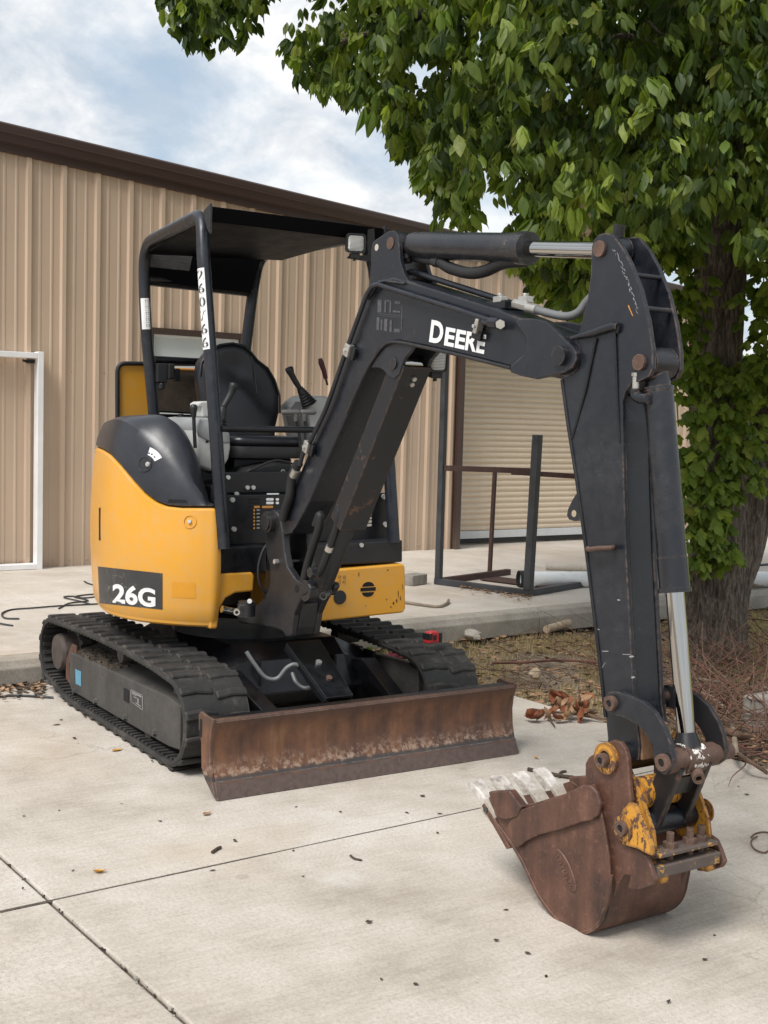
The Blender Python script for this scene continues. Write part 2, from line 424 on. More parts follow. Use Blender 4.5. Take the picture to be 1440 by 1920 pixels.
def decal_dark():
    t = NT('scuffed_dark_decal'); n = t.noise(6, 5, 0.6)
    s1 = t.noise(7, 2, 0.5, t.pos((1, 1, 6), rot=(0.9, 0.1, 0.3)), 0.7); s2 = t.noise(6, 2, 0.5, t.pos((2, 1, 1), rot=(0.2, 0.7, 0.5)), 0.8)
    sm = t.math('MAXIMUM', t.ramp(s1, [(0.495, 0), (0.5, 1), (0.505, 0)]), t.ramp(s2, [(0.496, 0), (0.5, 1), (0.504, 0)]))
    sm = t.math('MULTIPLY', sm, t.ramp(n, [(0.46, 0), (0.58, 0.8)]))
    t.set(t.mix(sm, t.mix(n, (0.032, 0.032, 0.033), (0.05, 0.049, 0.048)), (0.36, 0.35, 0.33)), 0.5); M['decal_dark'] = t.m
decal_dark()
def lens_glass():
    t = NT('ribbed_lamp_lens'); w = t.n.new('ShaderNodeTexWave'); w.wave_type = 'BANDS'; w.bands_direction = 'Z'; w.inputs['Scale'].default_value = 55; w.inputs['Distortion'].default_value = 1.5
    t.l.new(t.pos(), w.inputs['Vector'])
    t.set(t.mix(w.outputs['Fac'], (0.22, 0.22, 0.21), (0.62, 0.62, 0.59)), 0.10, 0.35, w.outputs['Fac'], 0.003, 0.6); M['lens'] = t.m
lens_glass()

def concrete(name, base, light, dark, grain=1.0, streak=True):
    t = NT(name)
    big = t.noise(0.75, 6, 0.6); mid = t.noise(3.6, 7, 0.62); fine = t.noise(85, 4, 0.7); vf = t.noise(320, 2, 0.6)
    br = t.noise(11, 5, 0.6, t.pos((5, 0.5, 1), rot=(0, 0, -SJ)))
    k = t.math('ADD', t.math('MULTIPLY', big, 0.46), t.math('ADD', t.math('MULTIPLY', mid, 0.36), t.math('MULTIPLY', br, 0.18)))
    c = t.ramp(k, [(0.385, dark), (0.50, base), (0.615, light)])
    g = t.math('ADD', t.math('MULTIPLY', fine, 0.55), t.math('MULTIPLY', vf, 0.45))
    c = t.mix(t.ramp(g, [(0.38, 0.42 * grain), (0.52, 0.0)]), c, tuple(q * 0.62 for q in dark))
    c = t.mix(t.ramp(g, [(0.55, 0.0), (0.70, 0.35 * grain)]), c, tuple(min(1, q * 1.18) for q in light))
    warm = t.noise(1.3, 4, 0.5, t.pos((1, 1, 1), rot=(0, 0, 1.1)))
    c = t.mix(t.ramp(warm, [(0.53, 0), (0.70, 0.30)]), c, (base[0] * 0.93, base[1] * 0.80, base[2] * 0.66))
    cool = t.noise(1.7, 6, 0.6, t.pos((1, 1, 1), rot=(0, 0, 2.3)))
    c = t.mix(t.ramp(cool, [(0.60, 0), (0.70, 0.45)]), c, tuple(min(1, q * f) for q, f in zip(light, (1.02, 1.06, 1.1))))
    cv = t.n.new('ShaderNodeTexVoronoi'); cv.feature = 'DISTANCE_TO_EDGE'; cv.inputs['Scale'].default_value = 0.42
    wv = t.n.new('ShaderNodeVectorMath'); wv.operation = 'ADD'; nz = t.n.new('ShaderNodeTexNoise'); nz.inputs['Scale'].default_value = 2.2; nz.inputs['Detail'].default_value = 7; t.l.new(t.pos(), nz.inputs['Vector'])
    t.l.new(t.pos(), wv.inputs[0]); sc_ = t.n.new('ShaderNodeVectorMath'); sc_.operation = 'SCALE'; sc_.inputs['Scale'].default_value = 0.9; t.l.new(nz.outputs['Color'], sc_.inputs[0]); t.l.new(sc_.outputs[0], wv.inputs[1]); t.l.new(wv.outputs[0], cv.inputs['Vector'])
    ck = t.math('MULTIPLY', t.ramp(cv.outputs['Distance'], [(0.0, 1), (0.0016, 0)]), t.ramp(t.noise(0.55, 3), [(0.54, 0.0), (0.62, 0.38)]))
    c = t.mix(ck, c, tuple(q * 0.45 for q in dark))
    v = t.voro(2.1); c = t.mix(t.ramp(v, [(0.035, 0.32), (0.06, 0.0)]), c, tuple(q * 0.6 for q in dark))      # small round spots
    v2 = t.noise(2.2, 3, 0.5, t.pos((0.35, 3.5, 1)), 1.2); c = t.mix(t.ramp(v2, [(0.490, 0), (0.5, 0.16), (0.51, 0)]), c, dark)
    t.set(c, t.ramp(fine, [(0.3, 0.78), (0.7, 0.95)]), 0, g, 0.004, 0.35, 0.3); M[name] = t.m
concrete('concrete', (0.500, 0.450, 0.388), (0.605, 0.560, 0.500), (0.360, 0.316, 0.264), 1.2)
concrete('apron_concrete', (0.55, 0.495, 0.43), (0.640, 0.590, 0.525), (0.435, 0.385, 0.325))
concrete('kerb_concrete', (0.40, 0.365, 0.315), (0.50, 0.465, 0.41), (0.25, 0.228, 0.192), 1.3)
def joint_dirt():
    t = NT('joint_dirt'); n = t.noise(120, 5, 0.7); t.set(t.ramp(n, [(0.35, (0.03, 0.024, 0.018)), (0.6, (0.13, 0.105, 0.08)), (0.75, (0.30, 0.25, 0.19))]), 0.95, 0, n, 0.01, 0.6); M['joint_dirt'] = t.m
joint_dirt()
def soil():
    t = NT('dry_soil'); n = t.noise(3, 6, 0.65); n2 = t.noise(60, 5, 0.7)
    c = t.ramp(t.math('ADD', t.math('MULTIPLY', n, 0.5), t.math('MULTIPLY', n2, 0.5)), [(0.36, (0.11, 0.082, 0.060)), (0.5, (0.26, 0.20, 0.145)), (0.64, (0.44, 0.36, 0.27))])
    far = t.ramp(t.sep(1), [(0.0, 0.0), (1.0, 0.0)])
    t.set(c, 0.95, 0, n2, 0.02, 0.7); M['soil'] = t.m
soil()
def steel_sheet(name, col, rough=0.5, var=0.06):
    t = NT(name); n = t.noise(1.1, 4, 0.5); n2 = t.noise(8, 5, 0.6, t.pos((1, 1, 0.15)))
    c = t.mix(t.ramp(n, [(0.35, 0), (0.65, 1)]), tuple(q * (1 - var) for q in col), tuple(q * (1 + var) for q in col))
    c = t.mix(t.ramp(n2, [(0.55, 0), (0.75, 0.16)]), c, tuple(q * 0.72 for q in col))
    low = t.ramp(t.math('ADD', t.sep(2), t.math('MULTIPLY', n2, 0.5)), [(0.35, 0.28), (0.75, 0.0)])
    c = t.mix(low, c, (0.24, 0.185, 0.14))
    t.set(c, rough, 0, None); M[name] = t.m
steel_sheet('wall_tan', (0.55, 0.418, 0.308), 0.5, 0.04)
steel_sheet('door_beige', (0.72, 0.595, 0.445), 0.5)
steel_sheet('trim_brown', (0.060, 0.036, 0.030), 0.42)
plain('white_enamel', (0.82, 0.82, 0.82), 0.45, var=0.06, scale=5)
plain('door_rail_white', (0.64, 0.66, 0.66), 0.45, var=0.06)
plain('window_panel', (0.58, 0.62, 0.62), 0.16, var=0.03, scale=2)
plain('pvc_white', (0.82, 0.84, 0.84), 0.3, var=0.05)
plain('rack_steel', (0.045, 0.048, 0.053), 0.5, var=0.35, scale=8)
plain('rusty_bar', (0.060, 0.028, 0.022), 0.7, var=0.4, scale=20)
plain('tape_red', (0.55, 0.030, 0.035), 0.4)
plain('red_cloth', (0.25, 0.045, 0.06), 0.85, var=0.35, scale=30)
plain('block_grey', (0.26, 0.24, 0.21), 0.9, var=0.25, scale=20, bump=0.5)
plain('cable_black', (0.035, 0.038, 0.040), 0.6)
plain('twig', (0.125, 0.075, 0.050), 0.85, var=0.35, scale=9)
plain('twig_grey', (0.25, 0.20, 0.15), 0.85, var=0.3, scale=9)
plain('twig_red', (0.14, 0.060, 0.042), 0.8, var=0.35, scale=9)
plain('dry_leaf', (0.34, 0.205, 0.115), 0.8, var=0.4, scale=25)
plain('dry_leaf_red', (0.235, 0.080, 0.036), 0.8, var=0.4, scale=25)
plain('dark_leaf', (0.060, 0.042, 0.030), 0.85, var=0.4, scale=25)
plain('yellow_leaf', (0.52, 0.27, 0.04), 0.7, var=0.25, scale=25)
plain('wood_chip', (0.46, 0.36, 0.25), 0.85, var=0.25, scale=20)
plain('bleached_stone', (0.60, 0.56, 0.50), 0.9, var=0.2, scale=20, bump=0.4)
def tooth_mat():
    t = NT('limed_tooth_steel'); n = t.noise(22, 6, 0.66)
    t.set(t.ramp(n, [(0.34, (0.15, 0.125, 0.11)), (0.44, (0.40, 0.365, 0.33)), (0.55, (0.52, 0.48, 0.44)), (0.68, (0.64, 0.61, 0.57))]), 0.97, 0, n, 0.008, 0.9, 0.1); M['tooth'] = t.m
tooth_mat()
def bark():
    t = NT('ridged_bark'); v = t.pos((1, 1, 0.20)); n = t.noise(30, 6, 0.66, v, 1.0); n2 = t.noise(95, 4, 0.65, v)
    k = t.math('ADD', t.math('MULTIPLY', n, 0.75), t.math('MULTIPLY', n2, 0.25))
    c = t.ramp(k, [(0.37, (0.028, 0.021, 0.016)), (0.48, (0.125, 0.098, 0.076)), (0.60, (0.27, 0.225, 0.185))])
    t.set(c, 0.95, 0, k, 0.05, 0.9); M['bark'] = t.m
bark()
def leaf_mat(name, dark, mid, light, rnd=True):
    t = NT(name)
    a = t.n.new('ShaderNodeAttribute'); a.attribute_name = 'tint'
    oi = t.n.new('ShaderNodeObjectInfo')
    k = t.math('FRACT', t.math('ADD', a.outputs['Fac'], oi.outputs['Random']), 0) if rnd else a.outputs['Fac']
    c = t.ramp(k, [(0.0, dark), (0.5, mid), (0.97, light), (1.0, (0.20, 0.20, 0.045))])
    n = t.noise(60, 3, 0.5); c = t.mix(t.ramp(n, [(0.4, 0.25), (0.6, 0)]), c, dark)
    t.set(c, 0.5, 0, None, spec=0.35)
    tr = t.n.new('ShaderNodeBsdfTranslucent'); t.l.new(t.mix(1.0, c, (1.7, 1.8, 0.7), 'MULTIPLY'), tr.inputs['Color'])
    ms = t.n.new('ShaderNodeMixShader'); ms.inputs[0].default_value = 0.40
    t.l.new(t.b.outputs[0], ms.inputs[1]); t.l.new(tr.outputs[0], ms.inputs[2]); t.l.new(ms.outputs[0], t.n['Material Output'].inputs[0]); M[name] = t.m
leaf_mat('leaf_green', (0.030, 0.056, 0.012), (0.080, 0.124, 0.020), (0.175, 0.225, 0.036))
leaf_mat('leaf_fresh_backlit', (0.085, 0.140, 0.020), (0.180, 0.250, 0.036), (0.28, 0.34, 0.062))  # young shoots and weeds; on crown leaves it paints in a backlit look
leaf_mat('grass_mix', (0.36, 0.275, 0.180), (0.52, 0.425, 0.295), (0.16, 0.195, 0.055), False)
leaf_mat('far_green', (0.10, 0.14, 0.03), (0.17, 0.21, 0.05), (0.24, 0.27, 0.07))
# ================================================================== THE SETTING
# terrain: one sheet to the horizon, just under the slabs
mb = MB(); mb.add([(-420, -420, -0.06), (420, -420, -0.06), (420, 420, -0.06), (-420, 420, -0.06)], [[0, 1, 2, 3]])
mb.build('ground', M['soil'], kind='structure')

def slab(parent, u0, u1, v0, v1, top, thick, mat, name='slab', bev=0.006, jit=0.0):
    # slab with slightly uneven edges
    m = MB(); L0 = []
    def side(a, b, n):
        return [(a[0] + (b[0] - a[0]) * k / n, a[1] + (b[1] - a[1]) * k / n) for k in range(n)]
    n = 14
    ring = side((u0, v0), (u1, v0), n) + side((u1, v0), (u1, v1), n) + side((u1, v1), (u0, v1), n) + side((u0, v1), (u0, v0), n)
    rr = random.Random(int((u0 * 7 + v0 * 13) * 100))
    pts = [(u + rr.uniform(-jit, jit), v + rr.uniform(-jit, jit)) for u, v in ring]
    m.loft([[S(u, v, top - thick) for u, v in pts], [S(u, v, top) for u, v in pts]])
    return m.build(name, mat, parent, bevel=bev, seg=2)
lot = empty('pavement', (0, 0, 0), kind='structure')
UJ, VJ, VR, UK = 1.844, -1.714, 1.462, -1.10
us = [(UK + 0.05, UJ), (UJ, UJ + 3.05), (UJ + 3.05, UJ + 6.1)]
vs_ = [(VJ, VR), (VJ - 3.05, VJ), (VJ - 6.1, VJ - 3.05), (VJ - 9.15, VJ - 6.1)]
for i, (a, b) in enumerate(us):
    for j, (c, d) in enumerate(vs_):
        gv = 0.0055; gu = 0.0045
        if j == 0: slab(lot, a + gu, b - gu, c + gv, d, 0.0, 0.11, M['concrete'], jit=0.002)
        else: slab(lot, a + gu, b - gu, c + gv, d - gv, -0.004, 0.11, M['concrete'], jit=0.002)
# dirt in the joints
mb = MB()
mb.box(S(2.5, VJ, -0.022), (9, 0.03, 0.02), SE1, SE2)
mb.box(S(UJ, -4, -0.013), (0.016, 11.5, 0.02), SE1, SE2)
mb.build('joint_filler', M['joint_dirt'], lot)
# raised apron along the building, in slabs, with a nosed kerb
apron = empty('apron', (0, 0, 0), kind='structure')
av = [-9.0, -6.0, -3.0, 0.05, 3.1, 6.15, 9.2, 12.2]
for k in range(len(av) - 1):
    slab(apron, UK - 0.16, UK - 2.1, av[k] + 0.004, av[k + 1] - 0.004, APZ, 0.15, M['apron_concrete'], jit=0.001)
    slab(apron, UK - 2.108, UK - 4.6, av[k] + 0.004, av[k + 1] - 0.004, APZ, 0.15, M['apron_concrete'], jit=0.001)
for k in range(len(av) - 1):
    m = MB(); prof = [(-0.16, -0.02), (-0.157, APZ - 0.004), (-0.03, APZ - 0.008), (-0.012, APZ - 0.035), (0.0, APZ - 0.05), (0.004, -0.02)]
    prof = [(u + 0.0, z) for u, z in prof]
    m.loft([[S(UK + u, av[k] + 0.003, z) for u, z in prof], [S(UK + u, av[k + 1] - 0.003, z) for u, z in prof]])
    m.build('kerb', M['kerb_concrete'], apron, bevel=0.006)
# far lawn, beyond the building's right end, with a paved lane
mb = MB(); mb.add([(-160, 13.0, -0.03), (-2.0, 13.0, -0.03), (60, 13.0, -0.03), (60, 200, -0.03), (-160, 200, -0.03)], [[0, 1, 2, 3, 4]])
def lawn():
    t = NT('sunny_lawn'); n = t.noise(0.6, 6, 0.65); n2 = t.noise(14, 5, 0.7)
    t.set(t.ramp(t.math('ADD', t.math('MULTIPLY', n, .5), t.math('MULTIPLY', n2, .5)), [(0.36, (0.13, 0.15, 0.03)), (0.55, (0.30, 0.30, 0.075)), (0.66, (0.42, 0.36, 0.13))]), 0.95, 0, n2, 0.03, 0.6); M['lawn'] = t.m
lawn()
mb.build('lawn', M['lawn'], kind='structure')

# ------------------------------------------------------------------ the metal building
SL = 0.0775                                                   # fall of the rake per metre
def top_at(s): return 3.71 - SL * (s + 0.25)
def px_rake(s): return 3.93 - SL * (s + 0.25)
bld = empty('metal_building', W(2.3, 0), label='tan ribbed metal building with brown roof trim and a roll-up door', category='building')
S0, SD0, SD1, SEND = -4.0, 4.63, 7.75, 9.0
def panel_profile():
    # one R panel: three high ribs at 0.3048 with low ribs between, rib 0 at x = 0
    pr = [(-0.030, 0.0), (-0.017, 0.030), (0.017, 0.030), (0.030, 0.0)]
    out = []
    for r in range(3):
        o = r * 0.3048
        out += [(o + a, b) for a, b in pr]
        for c in (0.1016, 0.2032):
            out += [(o + c - 0.016, 0.0), (o + c - 0.006, 0.0055), (o + c + 0.006, 0.0055), (o + c + 0.016, 0.0)]
    out.append((3 * 0.3048 - 0.0305, 0.0)); return out
PROF = panel_profile()
def wall_panel(s0, z0, z1f, smin=-99, smax=99):
    pr = [(s0 + a, b) for a, b in PROF]
    pr = [(min(max(a, smin), smax), b) for a, b in pr]
    keep = [pr[0]]
    for q in pr[1:]:
        if q[0] > keep[-1][0] + 1e-5: keep.append(q)
    if len(keep) < 2: return
    m = MB(); n = len(keep)
    v = [W(s, z0, o) for s, o in keep] + [W(s, z1f(s), o) for s, o in keep]
    m.add(v, [[i, i + 1, n + i + 1, n + i] for i in range(n - 1)])
    m.build('wall_panel', M['wall_tan'], bld)
k = -5
WIN = (1.115, 2.03, 1.33, 2.27)
while k * 0.9144 < SEND:
    s0 = k * 0.9144; s1 = s0 + 0.9144
    def one(a, b, z0, z1f): wall_panel(s0, z0, z1f, a, b)
    lo, hi = s0 - 0.031, s1 - 0.0305
    segs = []
    cuts = sorted(set([lo, hi] + [q for q in (WIN[0], WIN[1], SD0, SD1, SEND) if lo < q < hi]))
    for a, b in zip(cuts, cuts[1:]):
        m_ = (a + b) / 2
        if m_ > SEND: continue
        if WIN[0] < m_ < WIN[1]:
            one(a, b, APZ, lambda s: WIN[2]); one(a, b, WIN[3], top_at)
        elif SD0 < m_ < SD1: one(a, b, 2.50, top_at)
        else: one(a, b, APZ, top_at)
    k += 1
# back-up wall body so that nothing shows through, and the far sides
mb = MB()
for a, b, z0, z1 in ((S0, WIN[0], APZ, None), (WIN[0], WIN[1], APZ, WIN[2]), (WIN[0], WIN[1], WIN[3], None), (WIN[1], SD0, APZ, None), (SD0, SD1, 2.5, None), (SD1, SEND, APZ, None)):
    if z1 is None: lo_, hi_ = (lambda s: top_at(s)), None
    f = (lambda s, z1=z1: top_at(s) if z1 is None else z1)
    mb.loft([[W(a, z0, -0.14), W(b, z0, -0.14), W(b, f(b), -0.14), W(a, f(a), -0.14)], [W(a, z0, -0.004), W(b, z0, -0.004), W(b, f(b), -0.004), W(a, f(a), -0.004)]])
mb.build('wall_core', M['trim_brown'], bld)
mb = MB()
mb.loft([[W(SEND, APZ - .1, -0.02), W(SEND, APZ - .1, -9), W(SEND, top_at(SEND), -9), W(SEND, top_at(SEND), -0.02)], [W(SEND - .12, APZ - .1, -0.02), W(SEND - .12, APZ - .1, -9), W(SEND - .12, top_at(SEND), -9), W(SEND - .12, top_at(SEND), -0.02)]])
mb.build('end_wall', M['wall_tan'], bld)
# rake trim: a boxed fascia with a lower return flange
def along(prof, s0, s1, zf):
    m = MB(); m.loft([[W(s0, zf(s0) + z, o) for o, z in prof], [W(s1, zf(s1) + z, o) for o, z in prof]]); return m
tz = lambda s: 3.89 - SL * (s + 0.245)
along([(-0.10, -0.02), (0.085, -0.015), (0.098, -0.03), (0.098, -0.082), (0.085, -0.095), (0.072, -0.165), (0.045, -0.172), (0.045, -0.245), (-0.10, -0.245)], S0, SEND + 0.1, tz).build('rake_trim', M['trim_brown'], bld, bevel=0.004)
mb = MB(); mb.loft([[W(S0, tz(S0) - .05, -0.101), W(SEND + .1, tz(SEND + .1) - .05, -0.101), W(SEND + .1, tz(SEND + .1) - .05, -9), W(S0, tz(S0) - .05, -9)], [W(S0, tz(S0) - .02, -0.101), W(SEND + .1, tz(SEND + .1) - .02, -0.101), W(SEND + .1, tz(SEND + .1) - .02, -9), W(S0, tz(S0) - .02, -9)]])
mb.build('roof', M['trim_brown'], bld)
# screws: two rows, too small to pick apart
mb = MB()
for zz in (0.20, 1.86):
    for r in range(-10, 30):
        for off in (0.075, 0.23):
            s = r * 0.3048 + off
            if WIN[0] - .05 < s < WIN[1] + .05 and zz > 1.2 or s > SD0 - .05 and s < SD1 + .05: continue
            if zz > 1 and off > 0.1: continue
            mb.cyl(W(s, zz, 0.0), W(s, zz, 0.008), 0.010, 0.007, 6)
mb.build('screw_row', M['wall_tan'], bld, kind='stuff')
# window with a blank white panel
wf = MB(); a, b, z0, z1 = WIN
for s0_, s1_, q0, q1 in ((a - .03, b + .03, z1 - .045, z1 + .012), (a - .03, b + .03, z0 - .03, z0 + .02), (a - .03, a + .02, z0 + .02, z1 - .045), (b - .02, b + .03, z0 + .02, z1 - .045)):
    wf.box(W((s0_ + s1_) / 2, (q0 + q1) / 2, 0.008), (s1_ - s0_, 0.085, q1 - q0), WE, WNRM)
win = wf.build('window', M['trim_brown'], bld, bevel=0.004)
mb = MB(); mb.box(W((a + b) / 2, (z0 + z1) / 2, -0.012), (b - a - .03, 0.012, z1 - z0 - .05), WE, WNRM)
mb.build('window_pane', M['window_panel'], win)
mb = MB()
for s0_, s1_, q0, q1 in ((a + .021, b - .021, z1 - .063, z1 - .046), (b - .040, b - .0205, z0 + .03, z1 - .064), (a + .0205, a + .04, z0 + .03, z1 - .064)):
    mb.box(W((s0_ + s1_) / 2, (q0 + q1) / 2, 0.004), (s1_ - s0_, 0.02, q1 - q0), WE, WNRM)
mb.build('window_sash', M['pvc_white'], win)
# roll-up door: jambs, header, slats, bottom rail, set back in the opening
dr = MB(); DREC = -0.30
for s in (SD0 + 0.0, SD1 - 0.06): dr.box(W(s + .03, (APZ + 2.5) / 2, -0.12), (0.062, 0.40, 2.5 - APZ), WE, WNRM)
dr.box(W((SD0 + SD1) / 2, 2.53, -0.12), (SD1 - SD0, 0.396, 0.062), WE, WNRM)
dframe = dr.build('door_frame_trim', M['trim_brown'], bld, bevel=0.004)
door = MB(); door.box(W((SD0 + SD1) / 2, 1.35, DREC - 0.04), (SD1 - SD0, 0.01, 2.4), WE, WNRM)
door = door.build('roll_up_door', M['door_beige'], bld)
pitch = 0.0635
sl = MB(); prof = [(0.000, 0.002), (0.004, 0.012), (0.014, 0.0175), (0.034, 0.0175), (0.044, 0.013), (0.050, 0.002), (0.0600, 0.0), (0.0632, 0.001)]
n = len(prof); w2 = (SD1 - SD0) / 2 - 0.062
o0 = W((SD0 + SD1) / 2, 0.30, DREC)
sl.add([o0 + WE * (-w2) + WNRM * o + BZ * z for z, o in prof] + [o0 + WE * w2 + WNRM * o + BZ * z for z, o in prof], [[i, i + 1, n + i + 1, n + i] for i in range(n - 1)])
s_first = sl.build('slat', M['door_beige'], door, smooth=50)
for q in range(1, 36):
    inst(s_first, door, (0, 0, q * pitch))
mb = MB(); mb.box(W((SD0 + SD1) / 2, 0.255, DREC + 0.01), (w2 * 2, 0.035, 0.085), WE, WNRM); mb.build('bottom_rail', M['door_rail_white'], door, bevel=0.005)
mb = MB(); mb.box(W((SD0 + SD1) / 2, 0.185, DREC + 0.005), (w2 * 2, 0.02, 0.052), WE, WNRM); mb.build('bottom_seal', M['hose_black'], door, bevel=0.005)

# ------------------------------------------------------------------ things along the wall and on the apron
# a loose white door frame standing against the wall
dfm = empty('door_frame', W(-0.35, APZ), label='loose white metal door frame standing empty against the tan wall', category='door frame')
def dbar(c, size, nm): m = MB(); m.box(c, size, WE, WNRM); m.build(nm, M['white_enamel'], dfm, bevel=0.004)
for s in (-0.86, 0.073): dbar(W(s, APZ + .01 + .92, 0.075), (0.052, 0.10, 1.86), 'jamb')
dbar(W(-0.393, APZ + 1.825, 0.075), (0.88, 0.10, 0.048), 'head')
dbar(W(-0.393, APZ + 0.025, 0.075), (0.88, 0.10, 0.045), 'sill')
m = MB(); m.box(W(0.005, APZ + 1.775, 0.05), (0.07, 0.03, 0.028), WE, WNRM); m.cyl(W(-.03, APZ + 1.775, .05), W(-.06, APZ + 1.783, .05), .012, n=8); m.build('latch_bracket', M['hose_black'], dfm, bevel=0.004)

# steel rack lying open on the apron
rk = empty('steel_rack', PZ(822, 1097, APZ), label='dark steel tube rack with two uprights and rusty cross bars on the apron', category='metal rack')
A_ = PZ(822, 1096, APZ); Bc = PZ(990, 1118, APZ); Cc = PZ(918, 1076, APZ)
e1 = (Bc - A_).normalized(); e2 = Vector((-e1.y, e1.x, 0))
if e2.dot(Cc - A_) < 0: e2 = -e2
ln = (Bc - A_).length
def bar(nm, p, q, w, h, mat):
    p, q = Vector(p), Vector(q); d = (q - p).normalized(); side = d.cross(BZ) if abs(d.z) < 0.9 else e1
    side.normalize(); up = side.cross(d).normalized()
    m = MB(); m.box((p + q) / 2, ((q - p).length, w, h), d, side, up); return m.build(nm, M[mat], rk, bevel=0.003)
zc = BZ * 0.027
bar('base_rail', A_ + zc - e1 * .03, Bc + zc + e1 * .03, 0.05, 0.05, 'rack_steel')
bar('base_rail', A_ + zc + e2 * .026, A_ + e2 * 1.05 + zc, 0.05, 0.05, 'rusty_bar')
bar('base_rail', Bc + zc + e2 * .026, Bc + e2 * 1.5 + zc, 0.05, 0.05, 'rack_steel')
bar('base_plate', A_ + e2 * 0.62 + e1 * .08 + BZ * .012, A_ + e2 * 0.62 + e1 * (ln - .03) + BZ * .012, 0.28, 0.008, 'rusty_bar')
topA = on_plane(838, 640, A_, CV)
post = bar('upright', A_ + BZ * .0525, Vector((A_.x, A_.y, PX(838, 650, A_.x).z)) + (on_plane(836, 650, A_, e2) - A_) * 0, 0.05, 0.05, 'rack_steel')
zt = on_plane(1002, 815, Bc, CV).z
bar('upright', Bc + BZ * .0525, Vector((Bc.x, Bc.y, zt)) + e1 * 0.035, 0.062, 0.062, 'rack_steel')
zb = on_plane(836, 877, A_, CV).z
zb -= APZ
bar('cross_bar', A_ + e1 * .025 + BZ * (zb), A_ + e1 * .78 + e2 * .26 + BZ * (zb + .005), 0.035, 0.045, 'rusty_bar')
bar('cross_bar', A_ + e1 * .46 + e2 * .36 + BZ * (zb - .02), A_ + e1 * 2.0 + e2 * .20 + BZ * (zb - .02), 0.035, 0.04, 'rusty_bar')
leg_top = on_plane(924, 884, Cc, CV); leg_top = Vector((Cc.x, Cc.y, leg_top.z))
bar('leg', Cc + BZ * .002, leg_top + e1 * .02, 0.032, 0.032, 'rusty_bar')

def pipe(nm, px, z, r, ri, mat, ext, label, cat):
    p, q = PZ(*px[0], z), PZ(*px[1], z); d = (q - p).normalized(); q = p + d * ext
    rt = empty(nm, (p + q) / 2 - BZ * r, label=label, category=cat)
    m = MB(); m.ring(p, q, r, ri, 24); m.build('pipe_wall', M[mat], rt, smooth=40); return p, q, d, rt
p, q, d, rt = pipe('pvc_pipe', ((980, 1086), (1230, 1086)), APZ + 0.067, 0.067, 0.061, 'pvc_white', 2.4, 'long white plastic pipe lying on the apron behind the excavator arm', 'pipe')
m = MB(); m.ring(p - d * 0.035, p + d * 0.012, 0.073, 0.0675, 24); m.build('black_collar', M['hose_black'], rt, smooth=40)
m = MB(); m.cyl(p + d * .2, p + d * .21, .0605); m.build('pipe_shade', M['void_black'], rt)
pipe('pvc_pipe', ((1024, 1062), (1100, 1066)), APZ + 0.045, 0.034, 0.029, 'apron_concrete', 0.75, 'short dusty pale pipe lying behind the long white pipe', 'pipe')
m = MB(); c = PZ(776, 1096, APZ); m.box(c + BZ * 0.045, (0.13, 0.20, 0.088), Vector((.9, .3, 0)).normalized(), Vector((-.3, .9, 0)).normalized())
m.build('concrete_block', M['block_grey'], bevel=0.008, label='grey concrete block on the apron beside the yellow counterweight', category='block')
m = MB(); m.tube(smooth_path([PZ(752, 1128, APZ + .014), PZ(790, 1134, APZ + .012), PZ(822, 1137, APZ + .012), PZ(838, 1131, APZ + .014), PZ(841, 1125, APZ + .02)], 8), 0.011, 8)
m.build('bent_hose', M['twig_grey'], smooth=40, label='bent brown pipe end lying on the apron by the concrete block', category='hose')
def cable(px, r, label, z=APZ + .006, mat='cable_black', nm='cable', group=None):
    m = MB(); m.tube(smooth_path([PZ(x, y, z + random.uniform(0, .004)) for x, y in px], 8), r, 6)
    o = m.build(nm, M[mat], smooth=60, label=label, category='cable')
    if group: o['group'] = group
cable([(36, 1160), (10, 1159), (4, 1150), (22, 1143), (60, 1140), (110, 1136), (150, 1134), (185, 1132)], 0.006, 'black cable curling in a hook across the left apron')
cable([(110, 1141), (130, 1131), (165, 1126), (140, 1119), (175, 1114), (200, 1115), (160, 1121), (135, 1118), (120, 1120), (150, 1127), (168, 1132)], 0.0055, 'tangled loop of black cable beside the yellow counterweight')
cable([(-20, 1166), (0, 1169), (24, 1173)], 0.006, 'short black cable end at the left edge of the apron')
cable([(158, 1090), (166, 1094), (185, 1099)], 0.006, 'short bit of black cable nearest the tan wall')
cable([(-8, 1307), (30, 1304), (75, 1306), (100, 1308)], 0.006, 'thin black cable on the concrete running behind the left track', z=0.006)
cable([(1000, 1010), (1025, 1013), (1036, 1009), (1028, 1003)], 0.005, 'thin wire loop lying before the roll-up door', mat='twig_grey')
cable([(1408, 1570), (1416, 1563), (1432, 1560), (1444, 1564), (1448, 1584), (1436, 1598), (1418, 1594), (1409, 1584), (1410, 1574), (1420, 1568)], 0.003, 'thin wire loop lying on the concrete right of the bucket', z=0.004, mat='twig')
